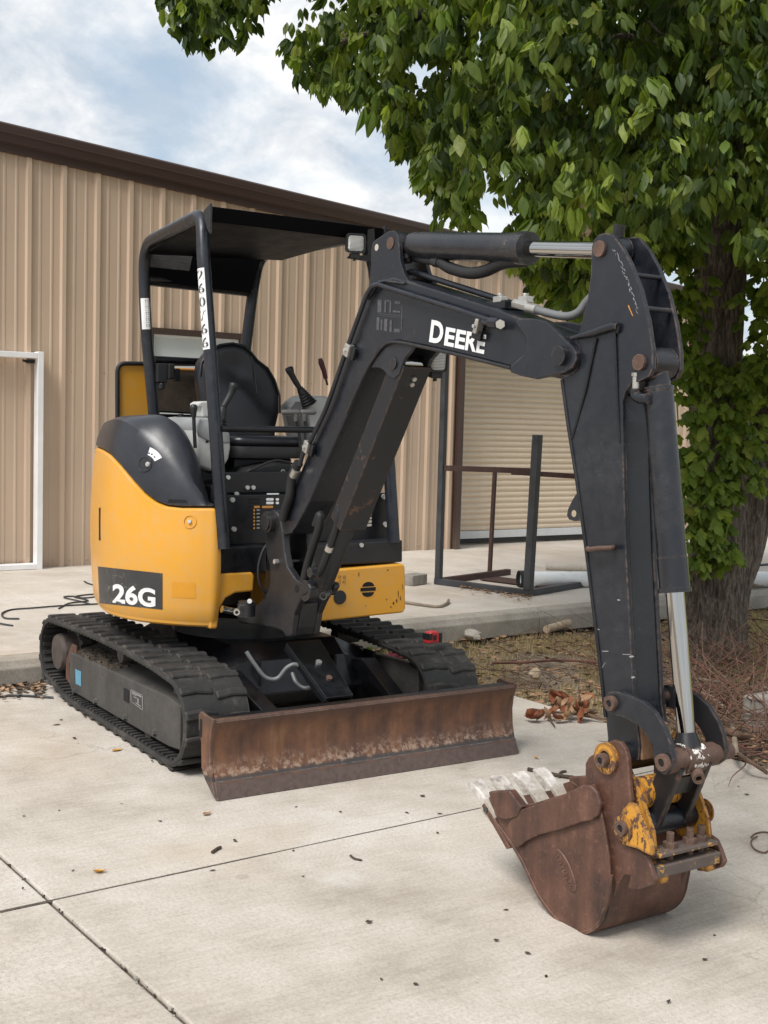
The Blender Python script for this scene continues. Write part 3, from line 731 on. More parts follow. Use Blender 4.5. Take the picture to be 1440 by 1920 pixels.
# poles and a low stack on the apron right of the trunk
for i, (px, rr, lab) in enumerate([([(1370, 1085), (1470, 1078)], 0.03, 'dark pole lying on the apron right of the trunk, nearest the kerb'), ([(1385, 1062), (1470, 1056)], 0.012, 'thin dark rod lying farthest back on the apron right of the trunk')]):
    m = MB(); m.cyl(PZ(*px[0], APZ + rr), PZ(*px[1], APZ + rr), rr, n=10); m.build('pole', M['rack_steel'], smooth=40, label=lab, category='pole')
m = MB(); m.tube([PZ(1385, 1091, APZ + .03), PZ(1400, 1094, APZ + .035), PZ(1425, 1100, APZ + .02), PZ(1432, 1098, APZ + .03)], [.012, .02, .014, .006], 6)
m.build('branch_piece', M['twig_grey'], smooth=60, label='short broken branch on the apron right of the trunk', category='branch')
m = MB(); m.box(PZ(1448, 1345, 0.06) + BZ * 0.02, (0.20, 0.2, 0.2), Vector((.95, .2, .1)).normalized()); m.build('stone_block', M['block_grey'], bevel=0.02, label='rough grey stone in the brush at the right edge', category='stone')
# red rag beside the far track
m = MB(); c = PZ(745, 1234, 0.02)
for k in range(7):
    pts = [c + Vector((random.uniform(-.07, .07), random.uniform(-.12, .12), random.uniform(0, .03))) for _ in range(5)]
    m.tube(smooth_path(pts, 5), 0.013, 6)
m.build('red_rag', M['red_cloth'], smooth=60, label='crumpled faded red rag on the ground inside the far track', category='rag')
# ================================================================== THE EXCAVATOR
EX = empty('excavator', (0, 0, 0), label='yellow and black mini excavator with rusty dozer blade and bucket resting on the concrete', category='excavator')
def P(mb, name, mat, parent=EX, smooth=None, bevel=0.0, seg=2, **kw): return mb.build(name, M[mat], parent, smooth, bevel, seg, **kw)

# ---------------- undercarriage
def belt_pts(off, n_arc=14):
    """track centre-line offset outward; rear drive wheel raised, front idler, slight crown on the upper run"""
    cr, rr = Vector((-0.775, 0, 0.220)), 0.176
    cf, rf = Vector((0.805, 0, 0.206)), 0.180
    out = []
    def P_(x, z): out.append(Vector((x, 0, z)))
    rr += off; rf += off
    # bottom run from rear to front
    P_(-0.50, 0.026 - off)
    for k in range(9): P_(-0.40 + (0.80 - -0.40) * k / 8, 0.026 - off)
    for k in range(n_arc + 1):
        a = -math.pi / 2 + math.pi * 0.985 * k / n_arc; P_(cf.x + rf * math.cos(a), cf.z + rf * math.sin(a))
    for k in range(1, 9):
        t = k / 9; P_(0.79 + (-0.79 - 0.79) * t, 0.386 + off + 0.010 + 0.022 * math.sin(math.pi * t))
    for k in range(n_arc + 1):
        a = math.pi / 2 + math.pi * 0.78 * k / n_arc; P_(cr.x + rr * math.cos(a), cr.z + rr * math.sin(a))
    return out
def resample(pts, n):
    L = [0]
    Q = pts + [pts[0]]
    for a, b in zip(Q, Q[1:]): L.append(L[-1] + (b - a).length)
    out = []
    for k in range(n):
        d = L[-1] * k / n; i = max(j for j in range(len(L)) if L[j] <= d + 1e-9); i = min(i, len(Q) - 2)
        t = (d - L[i]) / max(1e-9, L[i + 1] - L[i]); p = Q[i].lerp(Q[i + 1], t); tg = (Q[i + 1] - Q[i]).normalized(); out.append((p, tg))
    return out
NLUG = 40
lug_src = None
for side in (-1, 1):
    y0, y1 = (0.45 * side, 0.75 * side)
    ctr = Vector((0, 0.60 * side, 0))
    outer, inner = belt_pts(0.012), belt_pts(-0.014)
    m = MB(); n = len(outer)
    loops = []
    for k in range(n):
        o_, i_ = outer[k], inner[k]
        loops.append([Vector((o_.x, y0 + .006 * side, o_.z)), Vector((o_.x, y1 - .006 * side, o_.z)), Vector(((o_.x * .5 + i_.x * .5), y1, o_.z * .5 + i_.z * .5)), Vector((i_.x, y1 - .004 * side, i_.z)), Vector((i_.x, y0 + .004 * side, i_.z)), Vector((o_.x * .5 + i_.x * .5, y0, o_.z * .5 + i_.z * .5))])
    m.loft(loops + [loops[0]], False, False)
    track = P(m, 'rubber_track', 'rubber', smooth=30)
    # lugs: a raised chevron block, two rows staggered
    if lug_src is None:
        lm = bpy.data.meshes.new('track_lug'); b2 = MB()
        for s_, ph in ((-1, 0.0), (1, 0.5)):
            base = [(-0.024, 0.006), (0.020, 0.006), (0.034, 0.078), (0.030, 0.149), (-0.018, 0.149), (-0.012, 0.078)]
            ex = [(x + ph * 0.055, y * s_) for x, y in base]
            lo = [Vector((x, y, -0.004)) for x, y in ex]
            cx = sum(x for x, _ in ex) / 6
            hi = [Vector((cx + (x - cx) * 0.70, y * 0.985 + s_ * 0.001, 0.0125)) for x, y in ex]
            b2.loft([lo, hi])
        lm.from_pydata([tuple(v) for v in b2.v], [], b2.f)
        bm = bmesh.new(); bm.from_mesh(lm); bmesh.ops.recalc_face_normals(bm, faces=bm.faces[:]); bm.to_mesh(lm); bm.free()
        lm.materials.append(M['rubber']); lug_src = lm
    for k, (p, tg) in enumerate(resample(belt_pts(0.012), NLUG)):
        o = bpy.data.objects.new('track_lug', lug_src); COL.objects.link(o); o.parent = track
        nrm = Vector((tg.z, 0, -tg.x)); yv = nrm.cross(tg)
        o.matrix_local = Matrix(((tg.x, yv.x, nrm.x, p.x), (0, yv.y, 0, 0.60 * side), (tg.z, yv.z, nrm.z, p.z), (0, 0, 0, 1)))
        mdf = o.modifiers.new('edge', 'BEVEL'); mdf.width = 0.005; mdf.segments = 1
    # inner drive ribs of the belt
    m = MB()
    for p, tg in resample(belt_pts(-0.014), 92):
        nrm = Vector((tg.z, 0, -tg.x))
        for ya, yb in ((0.635, 0.735), (0.465, 0.565)):
            m.box(p + Vector((0, (ya + yb) / 2 * side, 0)) - nrm * 0.004, (0.018, yb - ya, 0.012), tg, Vector((0, 1, 0)), nrm)
    P(m, 'inner_rib', 'rubber', track, kind='stuff')
    # frame between the wheels
    yo = 0.705 * side
    fr = [PY(*q, -0.705) for q in ((139, 1229), (343, 1325), (343, 1404), (320, 1398), (141, 1299), (132, 1290))]
    prof = [(-0.58, 0.255), (0.70, 0.285), (0.84, 0.272), (0.84, 0.085), (0.72, 0.072), (-0.55, 0.056), (-0.60, 0.10)]
    m = MB(); m.loft([[Vector((x, yo, z)) for x, z in prof], [Vector((x, (0.50) * side, z + (0.05 if z > .2 else 0))) for x, z in prof]])
    frame = P(m, 'track_frame', 'dusty_frame', bevel=0.006)
    if side < 0:
        m = MB(); a = PY(231, 1286, -0.7065); b = PY(243, 1322, -0.7065); m.box(((a.x + b.x) / 2, -0.7055, (a.z + b.z) / 2), (abs(b.x - a.x) * .8, 0.004, abs(a.z - b.z) * .8)); P(m, 'slot', 'void_black', frame)
        q = [PY(246, 1316, -0.707), PY(267, 1332, -0.707), PY(267, 1303, -0.707), PY(245, 1292, -0.707)]
        m = MB()
        def strip(u0, v0, u1, v1, th=0.05):
            if abs(u1 - u0) > abs(v1 - v0): pts = [(u0, v0 - th / 2), (u1, v1 - th / 2), (u1, v1 + th / 2), (u0, v0 + th / 2)]
            else: pts = [(u0 - th / 2, v0), (u0 + th / 2, v0), (u1 + th / 2, v1), (u1 - th / 2, v1)]
            m.add([bil(q, u, v) for u, v in pts], [[0, 1, 2, 3]])
        for sgm in ((0.03, 0.03, .97, .03), (0.03, .97, .97, .97), (0, 0.06, 0, .94), (1, 0.06, 1, .94)): strip(*sgm)
        strip(0.08, .84, .92, .84, .1); strip(.1, .72, .5, .72, .06); strip(.25, .55, .5, .55, .07); strip(.62, .6, .62, .25, .1); strip(.4, .18, .85, .18, .07)
        P(m, 'frame_label', 'decal_grey', frame)
        m = MB(); m.add([PY(142, 1282, -.707), PY(152, 1287, -.707), PY(152, 1259, -.707), PY(141, 1254, -.707)], [[0, 1, 2, 3]]); P(m, 'blue_sticker', 'decal_blue', frame)
        for q in ((141, 1296), (180, 1315), (236, 1345), (291, 1373)):
            c = PY(*q, -0.705); m = MB(); m.cyl(c, c - Vector((0, 0.014, 0)), 0.017, 0.013, 6); P(m, 'frame_bolt', 'dusty_frame', frame)
    # motor bracket in front of the drive wheel
    m = MB(); pr = [(-0.66, 0.10), (-0.50, 0.06), (-0.50, 0.30), (-0.57, 0.30), (-0.66, 0.20)]
    m.loft([[Vector((x, 0.70 * side, z)) for x, z in pr], [Vector((x, 0.688 * side, z)) for x, z in pr]])
    br = P(m, 'motor_bracket', 'rust', bevel=0.003)
    m = MB(); m.loft([[Vector((x, 0.7015 * side, z)) for x, z in ((-.605, .12), (-.575, .11), (-.565, .19), (-.59, .205), (-.605, .19))], [Vector((x, 0.702 * side, z)) for x, z in ((-.605, .12), (-.575, .11), (-.565, .19), (-.59, .205), (-.605, .19))]]); P(m, 'slot', 'void_black', br)
    # drive motor, sprocket, idler, rollers
    m = MB(); c = Vector((-0.775, 0, 0.222)); yy = lambda v: Vector((0, v * side, 0))
    m.cyl(c + yy(.50), c + yy(.69), 0.100, 0.098, 28); m.cyl(c + yy(.69), c + yy(.71), 0.098, 0.090, 28); mot = P(m, 'drive_motor', 'hub_brown', smooth=35)
    m = MB(); m.cyl(c + yy(.45), c + yy(.52), .125, n=28)
    for k in range(14):
        a = 2 * math.pi * k / 14; m.box(c + yy(.6) + Vector((math.cos(a), 0, math.sin(a))) * 0.14, (0.05, 0.05, 0.026), Vector((math.cos(a), 0, math.sin(a))), Vector((0, 1, 0)), Vector((-math.sin(a), 0, math.cos(a))))
    m.cyl(c + yy(.58), c + yy(.62), .125, n=28); P(m, 'sprocket', 'dusty_frame', smooth=35)
    c = Vector((0.805, 0, 0.206)); m = MB(); m.cyl(c + yy(.53), c + yy(.67), .155, n=28); m.cyl(c + yy(.56), c + yy(.64), .165, n=28); P(m, 'idler', 'dusty_frame', smooth=35)
    for x in (-0.35, 0.05, 0.45):
        c = Vector((x, 0, 0.085)); m = MB(); m.cyl(c + yy(.53), c + yy(.69), .045, n=16); P(m, 'roller', 'dusty_frame', smooth=35)
    c = Vector((0.02, 0, 0.345)); m = MB(); m.cyl(c + yy(.52), c + yy(.66), .04, n=16); P(m, 'carrier_roller', 'dusty_frame', smooth=35)
    # dirt lying on the frame
    m = MB()
    for k in range(260):
        x = random.uniform(-0.5, 0.05); y = random.uniform(0.60, 0.695)
        r = random.uniform(0.005, 0.015); m.box((x, y * side, 0.266 + x * .02 + r * .6 + (0.70 - y) * .22), (r * 1.6, r * 1.3, r), Vector((math.cos(k), math.sin(k), 0)), Vector((-math.sin(k), math.cos(k), 0)))
    P(m, 'caked_dirt', 'dirt', frame, kind='stuff')
# car body between the tracks
m = MB(); pr = [(-0.52, 0.14), (0.48, 0.14), (0.60, 0.22), (0.52, 0.36), (0.42, 0.43), (-0.42, 0.43), (-0.55, 0.36)]
m.loft([[Vector((x, -0.45, z * .7 + .05)) for x, z in pr], [Vector((x, -0.28, z)) for x, z in pr], [Vector((x, 0.28, z)) for x, z in pr], [Vector((x, 0.45, z * .7 + .05)) for x, z in pr]])
car = P(m, 'car_body', 'dark_paint', bevel=0.006)
for k, x in enumerate((0.20, 0.42)):
    for sd in (-1, 1):
        m = MB(); m.box((0.53, x * sd, 0.29), (0.10, 0.012, 0.16)); P(m, 'gusset', 'dark_paint', car, bevel=0.002)
m = MB(); m.cyl((0, 0, 0.43), (0, 0, 0.50), 0.36, n=48); m.cyl((0, 0, 0.485), (0, 0, 0.535), 0.40, n=48); P(m, 'slew_ring', 'dark_paint', smooth=40)
# blade arms and lift cylinder guard
for sd in (-1, 1):
    m = MB(); pr = [(0.50, 0.14), (0.50, 0.33), (0.62, 0.35), (1.18, 0.145), (1.18, 0.045), (0.80, 0.08)]
    m.loft([[Vector((x, sd * (0.40 if x < .9 else .34), z)) for x, z in pr], [Vector((x, sd * (0.32 if x < .9 else .26), z)) for x, z in pr]]); P(m, 'blade_arm', 'dark_paint', bevel=0.006)
gA = [PX(537, 1207, 0.80), PX(600, 1196, 0.80)]; gB = [PX(612, 1312, 1.12), PX(663, 1300, 1.12)]
m = MB(); ax = ((gB[0] + gB[1]) / 2 - (gA[0] + gA[1]) / 2); axn = ax.normalized(); sidev = Vector((0, 1, 0)); upv = axn.cross(sidev).normalized()
if upv.z < 0: upv = -upv
wA, wB = (gA[1] - gA[0]).length / 2, (gB[1] - gB[0]).length / 2; cA, cB = (gA[0] + gA[1]) / 2, (gB[0] + gB[1]) / 2
for (h0, h1, s0, s1) in ((-.012, 0, -1, 1),):
    m.loft([[cA - sidev * wA - upv * .012, cA + sidev * wA - upv * .012, cA + sidev * wA, cA - sidev * wA], [cB - sidev * wB - upv * .012, cB + sidev * wB - upv * .012, cB + sidev * wB, cB - sidev * wB]])
for sg in (-1, 1):
    m.loft([[cA + sidev * (wA * sg) - upv * .012, cA + sidev * ((wA - .01) * sg) - upv * .012, cA + sidev * ((wA - .01) * sg) - upv * .045, cA + sidev * (wA * sg) - upv * .045], [cB + sidev * (wB * sg) - upv * .012, cB + sidev * ((wB - .01) * sg) - upv * .012, cB + sidev * ((wB - .01) * sg) - upv * .045, cB + sidev * (wB * sg) - upv * .045]])
gd = P(m, 'blade_cylinder_guard', 'dark_paint', bevel=0.003)
for t_, mt in ((0.42, 'bolt_steel'), (0.70, 'rust_pin')):
    c = cA.lerp(cB, t_) + upv * .001; m = MB(); m.cyl(c, c + upv * .012, .014, n=8); P(m, 'guard_bolt', mt, gd)
m = MB(); m.cyl(cA - upv * .06, cB + axn * .02 - upv * .06, 0.036, n=16); P(m, 'blade_cylinder', 'dark_paint', smooth=40)
m = MB(); m.cyl(cB - upv * .055, cB + axn * .09 - upv * .065, 0.022, n=14); m.box(cB + axn * .10 - upv * .06, (.05, .07, .06), axn, sidev, upv); P(m, 'blade_cylinder_rod', 'rust_pin', smooth=40)
for pts in ([(462, 1222), (478, 1246), (498, 1270), (520, 1272), (538, 1252), (556, 1246), (572, 1262), (578, 1275)], [(548, 1262), (556, 1280), (572, 1290), (590, 1284)]):
    m = MB(); m.tube(smooth_path([PX(x, y, 0.80 + 0.14 * i / len(pts)) for i, (x, y) in enumerate(pts)], 8), 0.0095, 10); P(m, 'grey_hose', 'hose_grey', smooth=60)

# ---------------- dozer blade
XB = 1.262
prof_f = [(1.300, 0.000), (1.276, 0.058)]                       # cutting edge
m = MB(); e = [(1.305, 0.002), (1.279, 0.068), (1.262, 0.066), (1.285, 0.002)]
m.loft([[Vector((x, -0.745, z)) for x, z in e], [Vector((x, 0.745, z)) for x, z in e]])
blade = None
arc = [(1.276, 0.0665), (1.262, 0.085), (1.245, 0.125), (1.237, 0.17), (1.236, 0.215), (1.242, 0.25), (1.256, 0.283), (1.266, 0.300), (1.262, 0.309)]
back = [(1.236, 0.309), (1.222, 0.28), (1.212, 0.22), (1.212, 0.16), (1.222, 0.11), (1.245, 0.0665)]
m2 = MB(); n = 10
m2.loft([[Vector((x, -0.738 + 1.476 * k / n, z)) for x, z in arc + back] for k in range(n + 1)])
blade = P(m2, 'dozer_blade', 'blade', smooth=40)
P(m, 'cutting_edge', 'blade', blade, bevel=0.003)
for sd in (-1, 1):
    pr = [(1.300, 0.004), (1.262, 0.070), (1.245, 0.13), (1.240, 0.20), (1.248, 0.255), (1.266, 0.300), (1.268, 0.316), (1.20, 0.316), (1.15, 0.322), (1.130, 0.305), (1.135, 0.25), (1.158, 0.20), (1.165, 0.10), (1.20, 0.06)]
    m = MB(); m.loft([[Vector((x, 0.739 * sd, z)) for x, z in pr], [Vector((x, 0.752 * sd, z)) for x, z in pr]])
    sp = P(m, 'side_plate', 'blade', blade, bevel=0.003)
    sl_ = circle_poly(Vector((1.157, 0.7525 * sd, 0.282)), 0.012, Vector((1, 0, 0)), BZ, 8, 0, math.pi) + circle_poly(Vector((1.157, 0.7525 * sd, 0.232)), 0.012, Vector((1, 0, 0)), BZ, 8, math.pi, 2 * math.pi)
    m = MB(); m.prism(sl_, Vector((0, 0.0008 * sd, 0))); P(m, 'slot', 'void_black', sp)
m = MB(); m.box((1.205, 0, 0.302), (0.045, 1.47, 0.012)); P(m, 'top_flange', 'dark_paint', blade, bevel=0.002)

# ---------------- house: yellow shell and black hood on the machine's right, lofted round the tail
plan = [(-1.02, -0.10), (-0.98, -0.25), (-0.88, -0.38), (-0.74, -0.49), (-0.56, -0.58), (-0.36, -0.652), (-0.16, -0.703), (0.0, -0.733), (0.12, -0.738), (0.24, -0.716), (0.34, -0.676), (0.43, -0.618), (0.505, -0.552), (0.548, -0.502), (0.570, -0.470), (0.583, -0.446), (0.578, -0.425)]
def interp_path(pts, n):
    Q = smooth_path([Vector((x, y, 0)) for x, y in pts], 6); return [q for q in Q]
PL = interp_path(plan, 6)
topline = [(160, 836), (182, 839), (192, 843), (206, 852), (225, 872), (250, 902), (272, 926), (292, 941), (312, 949), (340, 952), (393, 952)]
def z_at_px_line(q, line):
    """height on the vertical through plan point q whose picture meets a measured curve"""
    def f(z):
        x, y = proj((q.x, q.y, z)); xs = [p[0] for p in line]
        if x <= xs[0]: yl = line[0][1]
        elif x >= xs[-1]: yl = line[-1][1]
        else:
            i = max(j for j in range(len(xs) - 1) if xs[j] <= x); t = (x - xs[i]) / (xs[i + 1] - xs[i]); yl = line[i][1] + (line[i + 1][1] - line[i][1]) * t
        return y - yl
    lo, hi = 0.6, 1.8
    for _ in range(40):
        mid = (lo + hi) / 2
        if f(mid) > 0: lo = mid
        else: hi = mid
    return (lo + hi) / 2
i_sil = min(range(len(PL)), key=lambda i: proj((PL[i].x, PL[i].y, 1.0))[0])
zt = []
for i, q in enumerate(PL):
    zt.append(z_at_px_line(PL[max(i, i_sil)], topline))
nrm2 = []
for i, q in enumerate(PL):
    t_ = (PL[min(i + 1, len(PL) - 1)] - PL[max(i - 1, 0)]).normalized(); nrm2.append(Vector((t_.y, -t_.x, 0)) * (1 if t_.y * 1 > -9 else 1))
ctr_ = Vector((-0.1, -0.05, 0))
nrm2 = [n_ if n_.dot(q - ctr_) > 0 else -n_ for n_, q in zip(nrm2, PL)]
m = MB(); loops = []
for q, n_, z1 in zip(PL, nrm2, zt):
    zs = [0.545, 0.549, 0.556, 0.566, 0.571, 0.578] + [0.578 + (z1 - 0.03 - 0.578) * k / 8 for k in range(1, 9)] + [z1 - 0.012, z1 - 0.002, z1]
    of = [-0.022, -0.010, -0.002, 0.0, 0.001, 0.006] + [0.006 + 0.020 * math.sin(math.pi * min(1, k / 8)) for k in range(1, 9)] + [0.004, -0.006, -0.018]
    front = [q + n_ * o + BZ * z for z, o in zip(zs, of)]
    inner_ = [q - n_ * 0.03 + BZ * z1, q - n_ * 0.045 + BZ * 0.545]
    loops.append(front + inner_)
m.loft(loops, True, True)
shell = P(m, 'side_cover', 'yellow_paint', smooth=35, label='yellow side cover with rounded corner')
# front corner of the cover and its step under the floor
fp = [(393, 1074), (402, 1076), (409, 1076), (474, 1073), (477, 1080), (475, 1109), (442, 1112), (424, 1122), (413, 1140), (411, 1152), (408, 1179), (393, 1180)]
m = MB(); m.prism([PX(x, y, 0.584) for x, y in fp], Vector((-0.11, 0, 0))); P(m, 'front_step', 'yellow_paint', bevel=0.010, seg=3)
m = MB()
for (x, y, r0) in ((355, 978, 0.036),):
    pass
# hood: domed black cover above the yellow shell
Tl = [(160, 806), (178, 806), (184, 795), (192, 787), (205, 782), (240, 779), (285, 777), (308, 779), (328, 790), (348, 815), (366, 858), (380, 908), (391, 945), (420, 955)]
Cl = [(160, 815), (180, 812), (190, 797), (204, 788), (222, 786), (240, 792), (258, 804), (277, 821), (315, 854), (354, 893), (380, 928), (391, 947), (420, 955)]
tri = []
for i, (q, n_, z1) in enumerate(zip(PL, nrm2, zt)):
    f_ = max(0.0, (i - i_sil) / (len(PL) - 1 - i_sil))
    base = q + n_ * 0.002 + BZ * (z1 + 0.010)
    taper = 1.0 if i < i_sil else min(1.0, (1 - f_) * 2.2) ** 0.8
    qC, qT = q - n_ * (0.006 + 0.030 * taper), q - n_ * (0.012 + 0.135 * taper)
    if i < i_sil: zC_ = z_at_px_line(PL[i_sil] - nrm2[i_sil] * .036, Cl); zT_ = 1.470
    else: zC_ = z_at_px_line(qC, Cl); zT_ = z_at_px_line(qT, Tl)
    zC_ = max(zC_, base.z + .002); tri.append([qC, qT, zC_, max(zT_, zC_ + .001)])
for _ in range(6):
    zz_ = [(t_[2], t_[3]) for t_ in tri]
    for i in range(1, len(tri) - 1):
        for j in (0, 1): tri[i][2 + j] = zz_[i][j] * .5 + (zz_[i - 1][j] + zz_[i + 1][j]) * .25
loops = []
for (q, n_, z1), (qC, qT, zC_, zT_) in zip(zip(PL, nrm2, zt), tri):
    base = q + n_ * 0.002 + BZ * (z1 + 0.010)
    zC_ = max(zC_, base.z + .001); zT_ = max(zT_, zC_ + .001)
    C_ = Vector((qC.x, qC.y, zC_)); T_ = Vector((qT.x, qT.y, zT_))
    row = [q - n_ * 0.03 + BZ * (z1 - 0.01), base]
    for k in range(1, 7):
        t_ = k / 6; p_ = base.lerp(C_, t_); row.append(p_ + n_ * (0.010 * math.sin(math.pi * t_) * min(1, (zC_ - base.z) * 6)))
    for k in range(1, 7):
        t_ = k / 6; p_ = C_.lerp(T_, t_); row.append(p_ + BZ * (0.016 * math.sin(math.pi * t_) * min(1, (zT_ - zC_) * 8 + .15)))
    row.append(T_ - n_ * 0.04 - BZ * 0.015); row.append(T_ - n_ * 0.06 + BZ * (min(1.10, T_.z - .05) - T_.z))
    loops.append(row)
m = MB(); m.loft(loops, True, True)
hood = P(m, 'hood', 'hood_plastic', smooth=28)
bpy.context.view_layer.update()
def bvh_of(*obs):
    V, Fc = [], []
    for o in obs:
        off = world_loc(o); b = len(V); V += [v.co + off for v in o.data.vertices]; Fc += [[i + b for i in p.vertices] for p in o.data.polygons]
    return BVHTree.FromPolygons(V, Fc)
bv_shell = bvh_of(shell); bv_hood = bvh_of(hood)
def hit(bv, x, y):
    d = ray(x, y).normalized(); loc, nr, _, _ = bv.ray_cast(CAM, d); 
    if loc is None and x < 700:
        for dx in range(1, 14):
            loc, nr, _, _ = bv.ray_cast(CAM, ray(x + dx, y).normalized())
            if loc is not None: break
    if loc is None: return None, None
    if nr.dot(d) > 0: nr = -nr
    return loc, nr
def wrap(bv, quad, polys, off):
    """flat shapes given in 0..1 of a measured quad, laid on a curved surface"""
    m = MB()
    for poly in polys:
        vs2 = []
        for u, v in poly:
            p = bil([Vector((*c, 0)) for c in quad], u, v); L, nr = hit(bv, p.x, p.y)
            if L is None: break
            vs2.append(L + nr * off)
        else: m.add(vs2, [list(range(len(vs2)))])
    return m
def wrap_grid(bv, quad, nu, nv, off):
    m = MB(); vs2 = []
    for j in range(nv + 1):
        for i in range(nu + 1):
            p = bil([Vector((*c, 0)) for c in quad], i / nu, j / nv); L, nr = hit(bv, p.x, p.y); vs2.append(L + nr * off)
    m.add(vs2, [[j * (nu + 1) + i, j * (nu + 1) + i + 1, (j + 1) * (nu + 1) + i + 1, (j + 1) * (nu + 1) + i] for j in range(nv) for i in range(nu)])
    return m
def wrap_text(bv, quad, t, off):
    v, f, _ = text_geo(t); m = MB(); vs2 = []
    for a, b in v:
        p = bil([Vector((*c, 0)) for c in quad], a, b); L, nr = hit(bv, p.x, p.y); vs2.append(L + nr * off)
    m.add(vs2, f); return m
try:
    dec = P(wrap_grid(bv_shell, [(187, 1131), (305, 1143), (305, 1075), (184, 1062)], 18, 6, 0.0015), 'model_decal', 'decal_dark', shell, smooth=60)
    P(wrap_text(bv_shell, [(212, 1130), (292, 1139), (292, 1103), (212, 1093)], '26G', 0.003), 'lettering', 'decal_white', shell)
except Exception as ex: print('decal', ex)
def bolt_recess(bv, x, y, r, par, ring_mat, bolt='bolt_steel'):
    L, nr = hit(bv, x, y)
    m = MB(); m.ring(L - nr * .006, L + nr * .0035, r, r * 0.86, 24); P(m, 'bolt_recess', ring_mat, par, smooth=35)
    m = MB(); m.cyl(L - nr * .002, L + nr * .010, r * .34, r * .30, 6); P(m, 'cover_bolt', bolt, par)
bolt_recess(bv_shell, 356, 978, 0.030, shell, 'yellow_paint')
L, nr = hit(bv_hood, 272, 870)
m = MB(); m.ring(L - nr * .01, L + nr * .004, .036, .032, 28); P(m, 'latch_ring', 'hood_plastic', hood, smooth=35)
m = MB(); m.cyl(L - nr * .004, L + nr * .0015, .0325, n=28); P(m, 'latch_recess', 'black_plastic', hood, smooth=35)
L2, nr2 = hit(bv_hood, 279, 871); m = MB(); m.cyl(L2, L2 + nr2 * .012, .012, .011, 12); m.cyl(L2 + nr2 * .012, L2 + nr2 * .015, .006, n=8); P(m, 'latch_bolt', 'zinc', hood, smooth=35)
fan = []
cx, cy = 270, 876
ang = [rad(a) for a in range(-72, -18, 9)]
fo = [(cx + 38 * math.cos(a), cy + 39 * math.sin(a)) for a in ang]; fi = [(cx + 23 * math.cos(a), cy + 24 * math.sin(a)) for a in ang[::-1]]
m = MB()
vs2 = [hit(bv_hood, x, y) for x, y in fo + fi]
m.add([L + n_ * .002 for L, n_ in vs2], [list(range(len(vs2)))]); P(m, 'latch_label', 'decal_white', hood)
m = MB()
for (x, y, a) in ((280, 850, .3), (285, 852, .9), (290, 857, -.9)):
    vs2 = [hit(bv_hood, x + dx, y + dy) for dx, dy in ((-1.6, -1), (1.6, -1.6), (1.8, 1.2), (-1.4, 1.4))]
    m.add([L + n_ * .003 for L, n_ in vs2], [[0, 1, 2, 3]])
P(m, 'label_print', 'decal_dark', hood)
# handle slot at the front foot of the hood and a dark seam
m = MB()
vs2 = [hit(bv_hood, x, y) for x, y in ((317, 936), (348, 937), (352, 943), (314, 943))]
if all(a[0] for a in vs2): m.add([L + n_ * .002 for L, n_ in vs2], [[0, 1, 2, 3]]); P(m, 'hand_slot', 'void_black', hood)
# slot and catch on the yellow shell's left edge
m = MB()
for quad in ([(186, 1013), (189, 1013), (189, 952), (186, 952)],):
    vs2 = [hit(bv_shell, *q) for q in quad]
    if all(a[0] for a in vs2): m.add([L + n_ * .002 for L, n_ in vs2], [[0, 1, 2, 3]])
if m.v: P(m, 'shell_slot', 'void_black', shell)
try: P(wrap_grid(bv_shell, [(322, 1120), (367, 1122), (367, 1093), (323, 1091)], 6, 4, 0.0012), 'faded_sticker', 'decal_amber', shell)
except Exception: pass

# ---------------- house front (left of the boom as the operator sees it)
XF = 0.62
fr_px = [(556, 1074), (756, 1057), (760, 1062), (761, 1140), (757, 1149), (556, 1170)]
m = MB(); m.loft([[PX(x, y, XF) for x, y in fr_px], [PX(x, y, XF) + Vector((-1.2, 0.0 if i in (0, 5) else -0.02, 0)) for i, (x, y) in enumerate(fr_px)]])
fy = P(m, 'front_cover', 'yellow_paint', bevel=0.012, seg=3, label='yellow front cover with round vent')
xo = XF + 0.0015
def disc(x, y, rpx, X_, name, mat, par, squash=1.0, depth=0.002):
    c = PX(x, y, X_); r = (PX(x + rpx, y, X_) - c).length
    m = MB(); m.prism(circle_poly(c, r, Vector((0, 1, 0)), BZ, 20), Vector((depth, 0, 0))); return P(m, name, mat, par)
disc(637, 1120, 11.5, XF, 'rubber_plug', 'black_plastic', fy, depth=.004)
m = MB()
c = PX(690, 1105, XF); R_ = 0.040
for (z0, z1, ymax) in ((0.014, 0.036, None), (-0.008, 0.009, 0.043), (-0.036, -0.014, None)):
    pts = []
    if ymax: pts = [c + Vector((0.0015, y, z)) for y, z in ((-ymax, z0), (ymax, z0), (ymax, z1), (-ymax, z1))]
    else:
        ze, zf = (z0, z1) if z0 > 0 else (z1, z0)
        w_ = 0.034; pts = [c + Vector((0.0015, w_ * math.cos(a), ze + (zf - ze) * math.sin(a))) for a in [math.pi * k / 10 for k in range(11)]]
    m.add(pts, [list(range(len(pts)))])
P(m, 'vent_slot', 'void_black', fy)
m = MB(); q = [PX(632, 1096, xo), PX(650, 1096, xo), PX(650, 1077, xo), PX(632, 1077, xo)]
for (u, v) in ((.25, .25), (.75, .25), (.75, .75), (.25, .75)):
    ctr2 = bil(q, u, v); m.ring(ctr2, ctr2 + Vector((.001, 0, 0)), .008, .0055, 10)
P(m, 'faint_symbols', 'worn_yellow', fy)
m = MB()
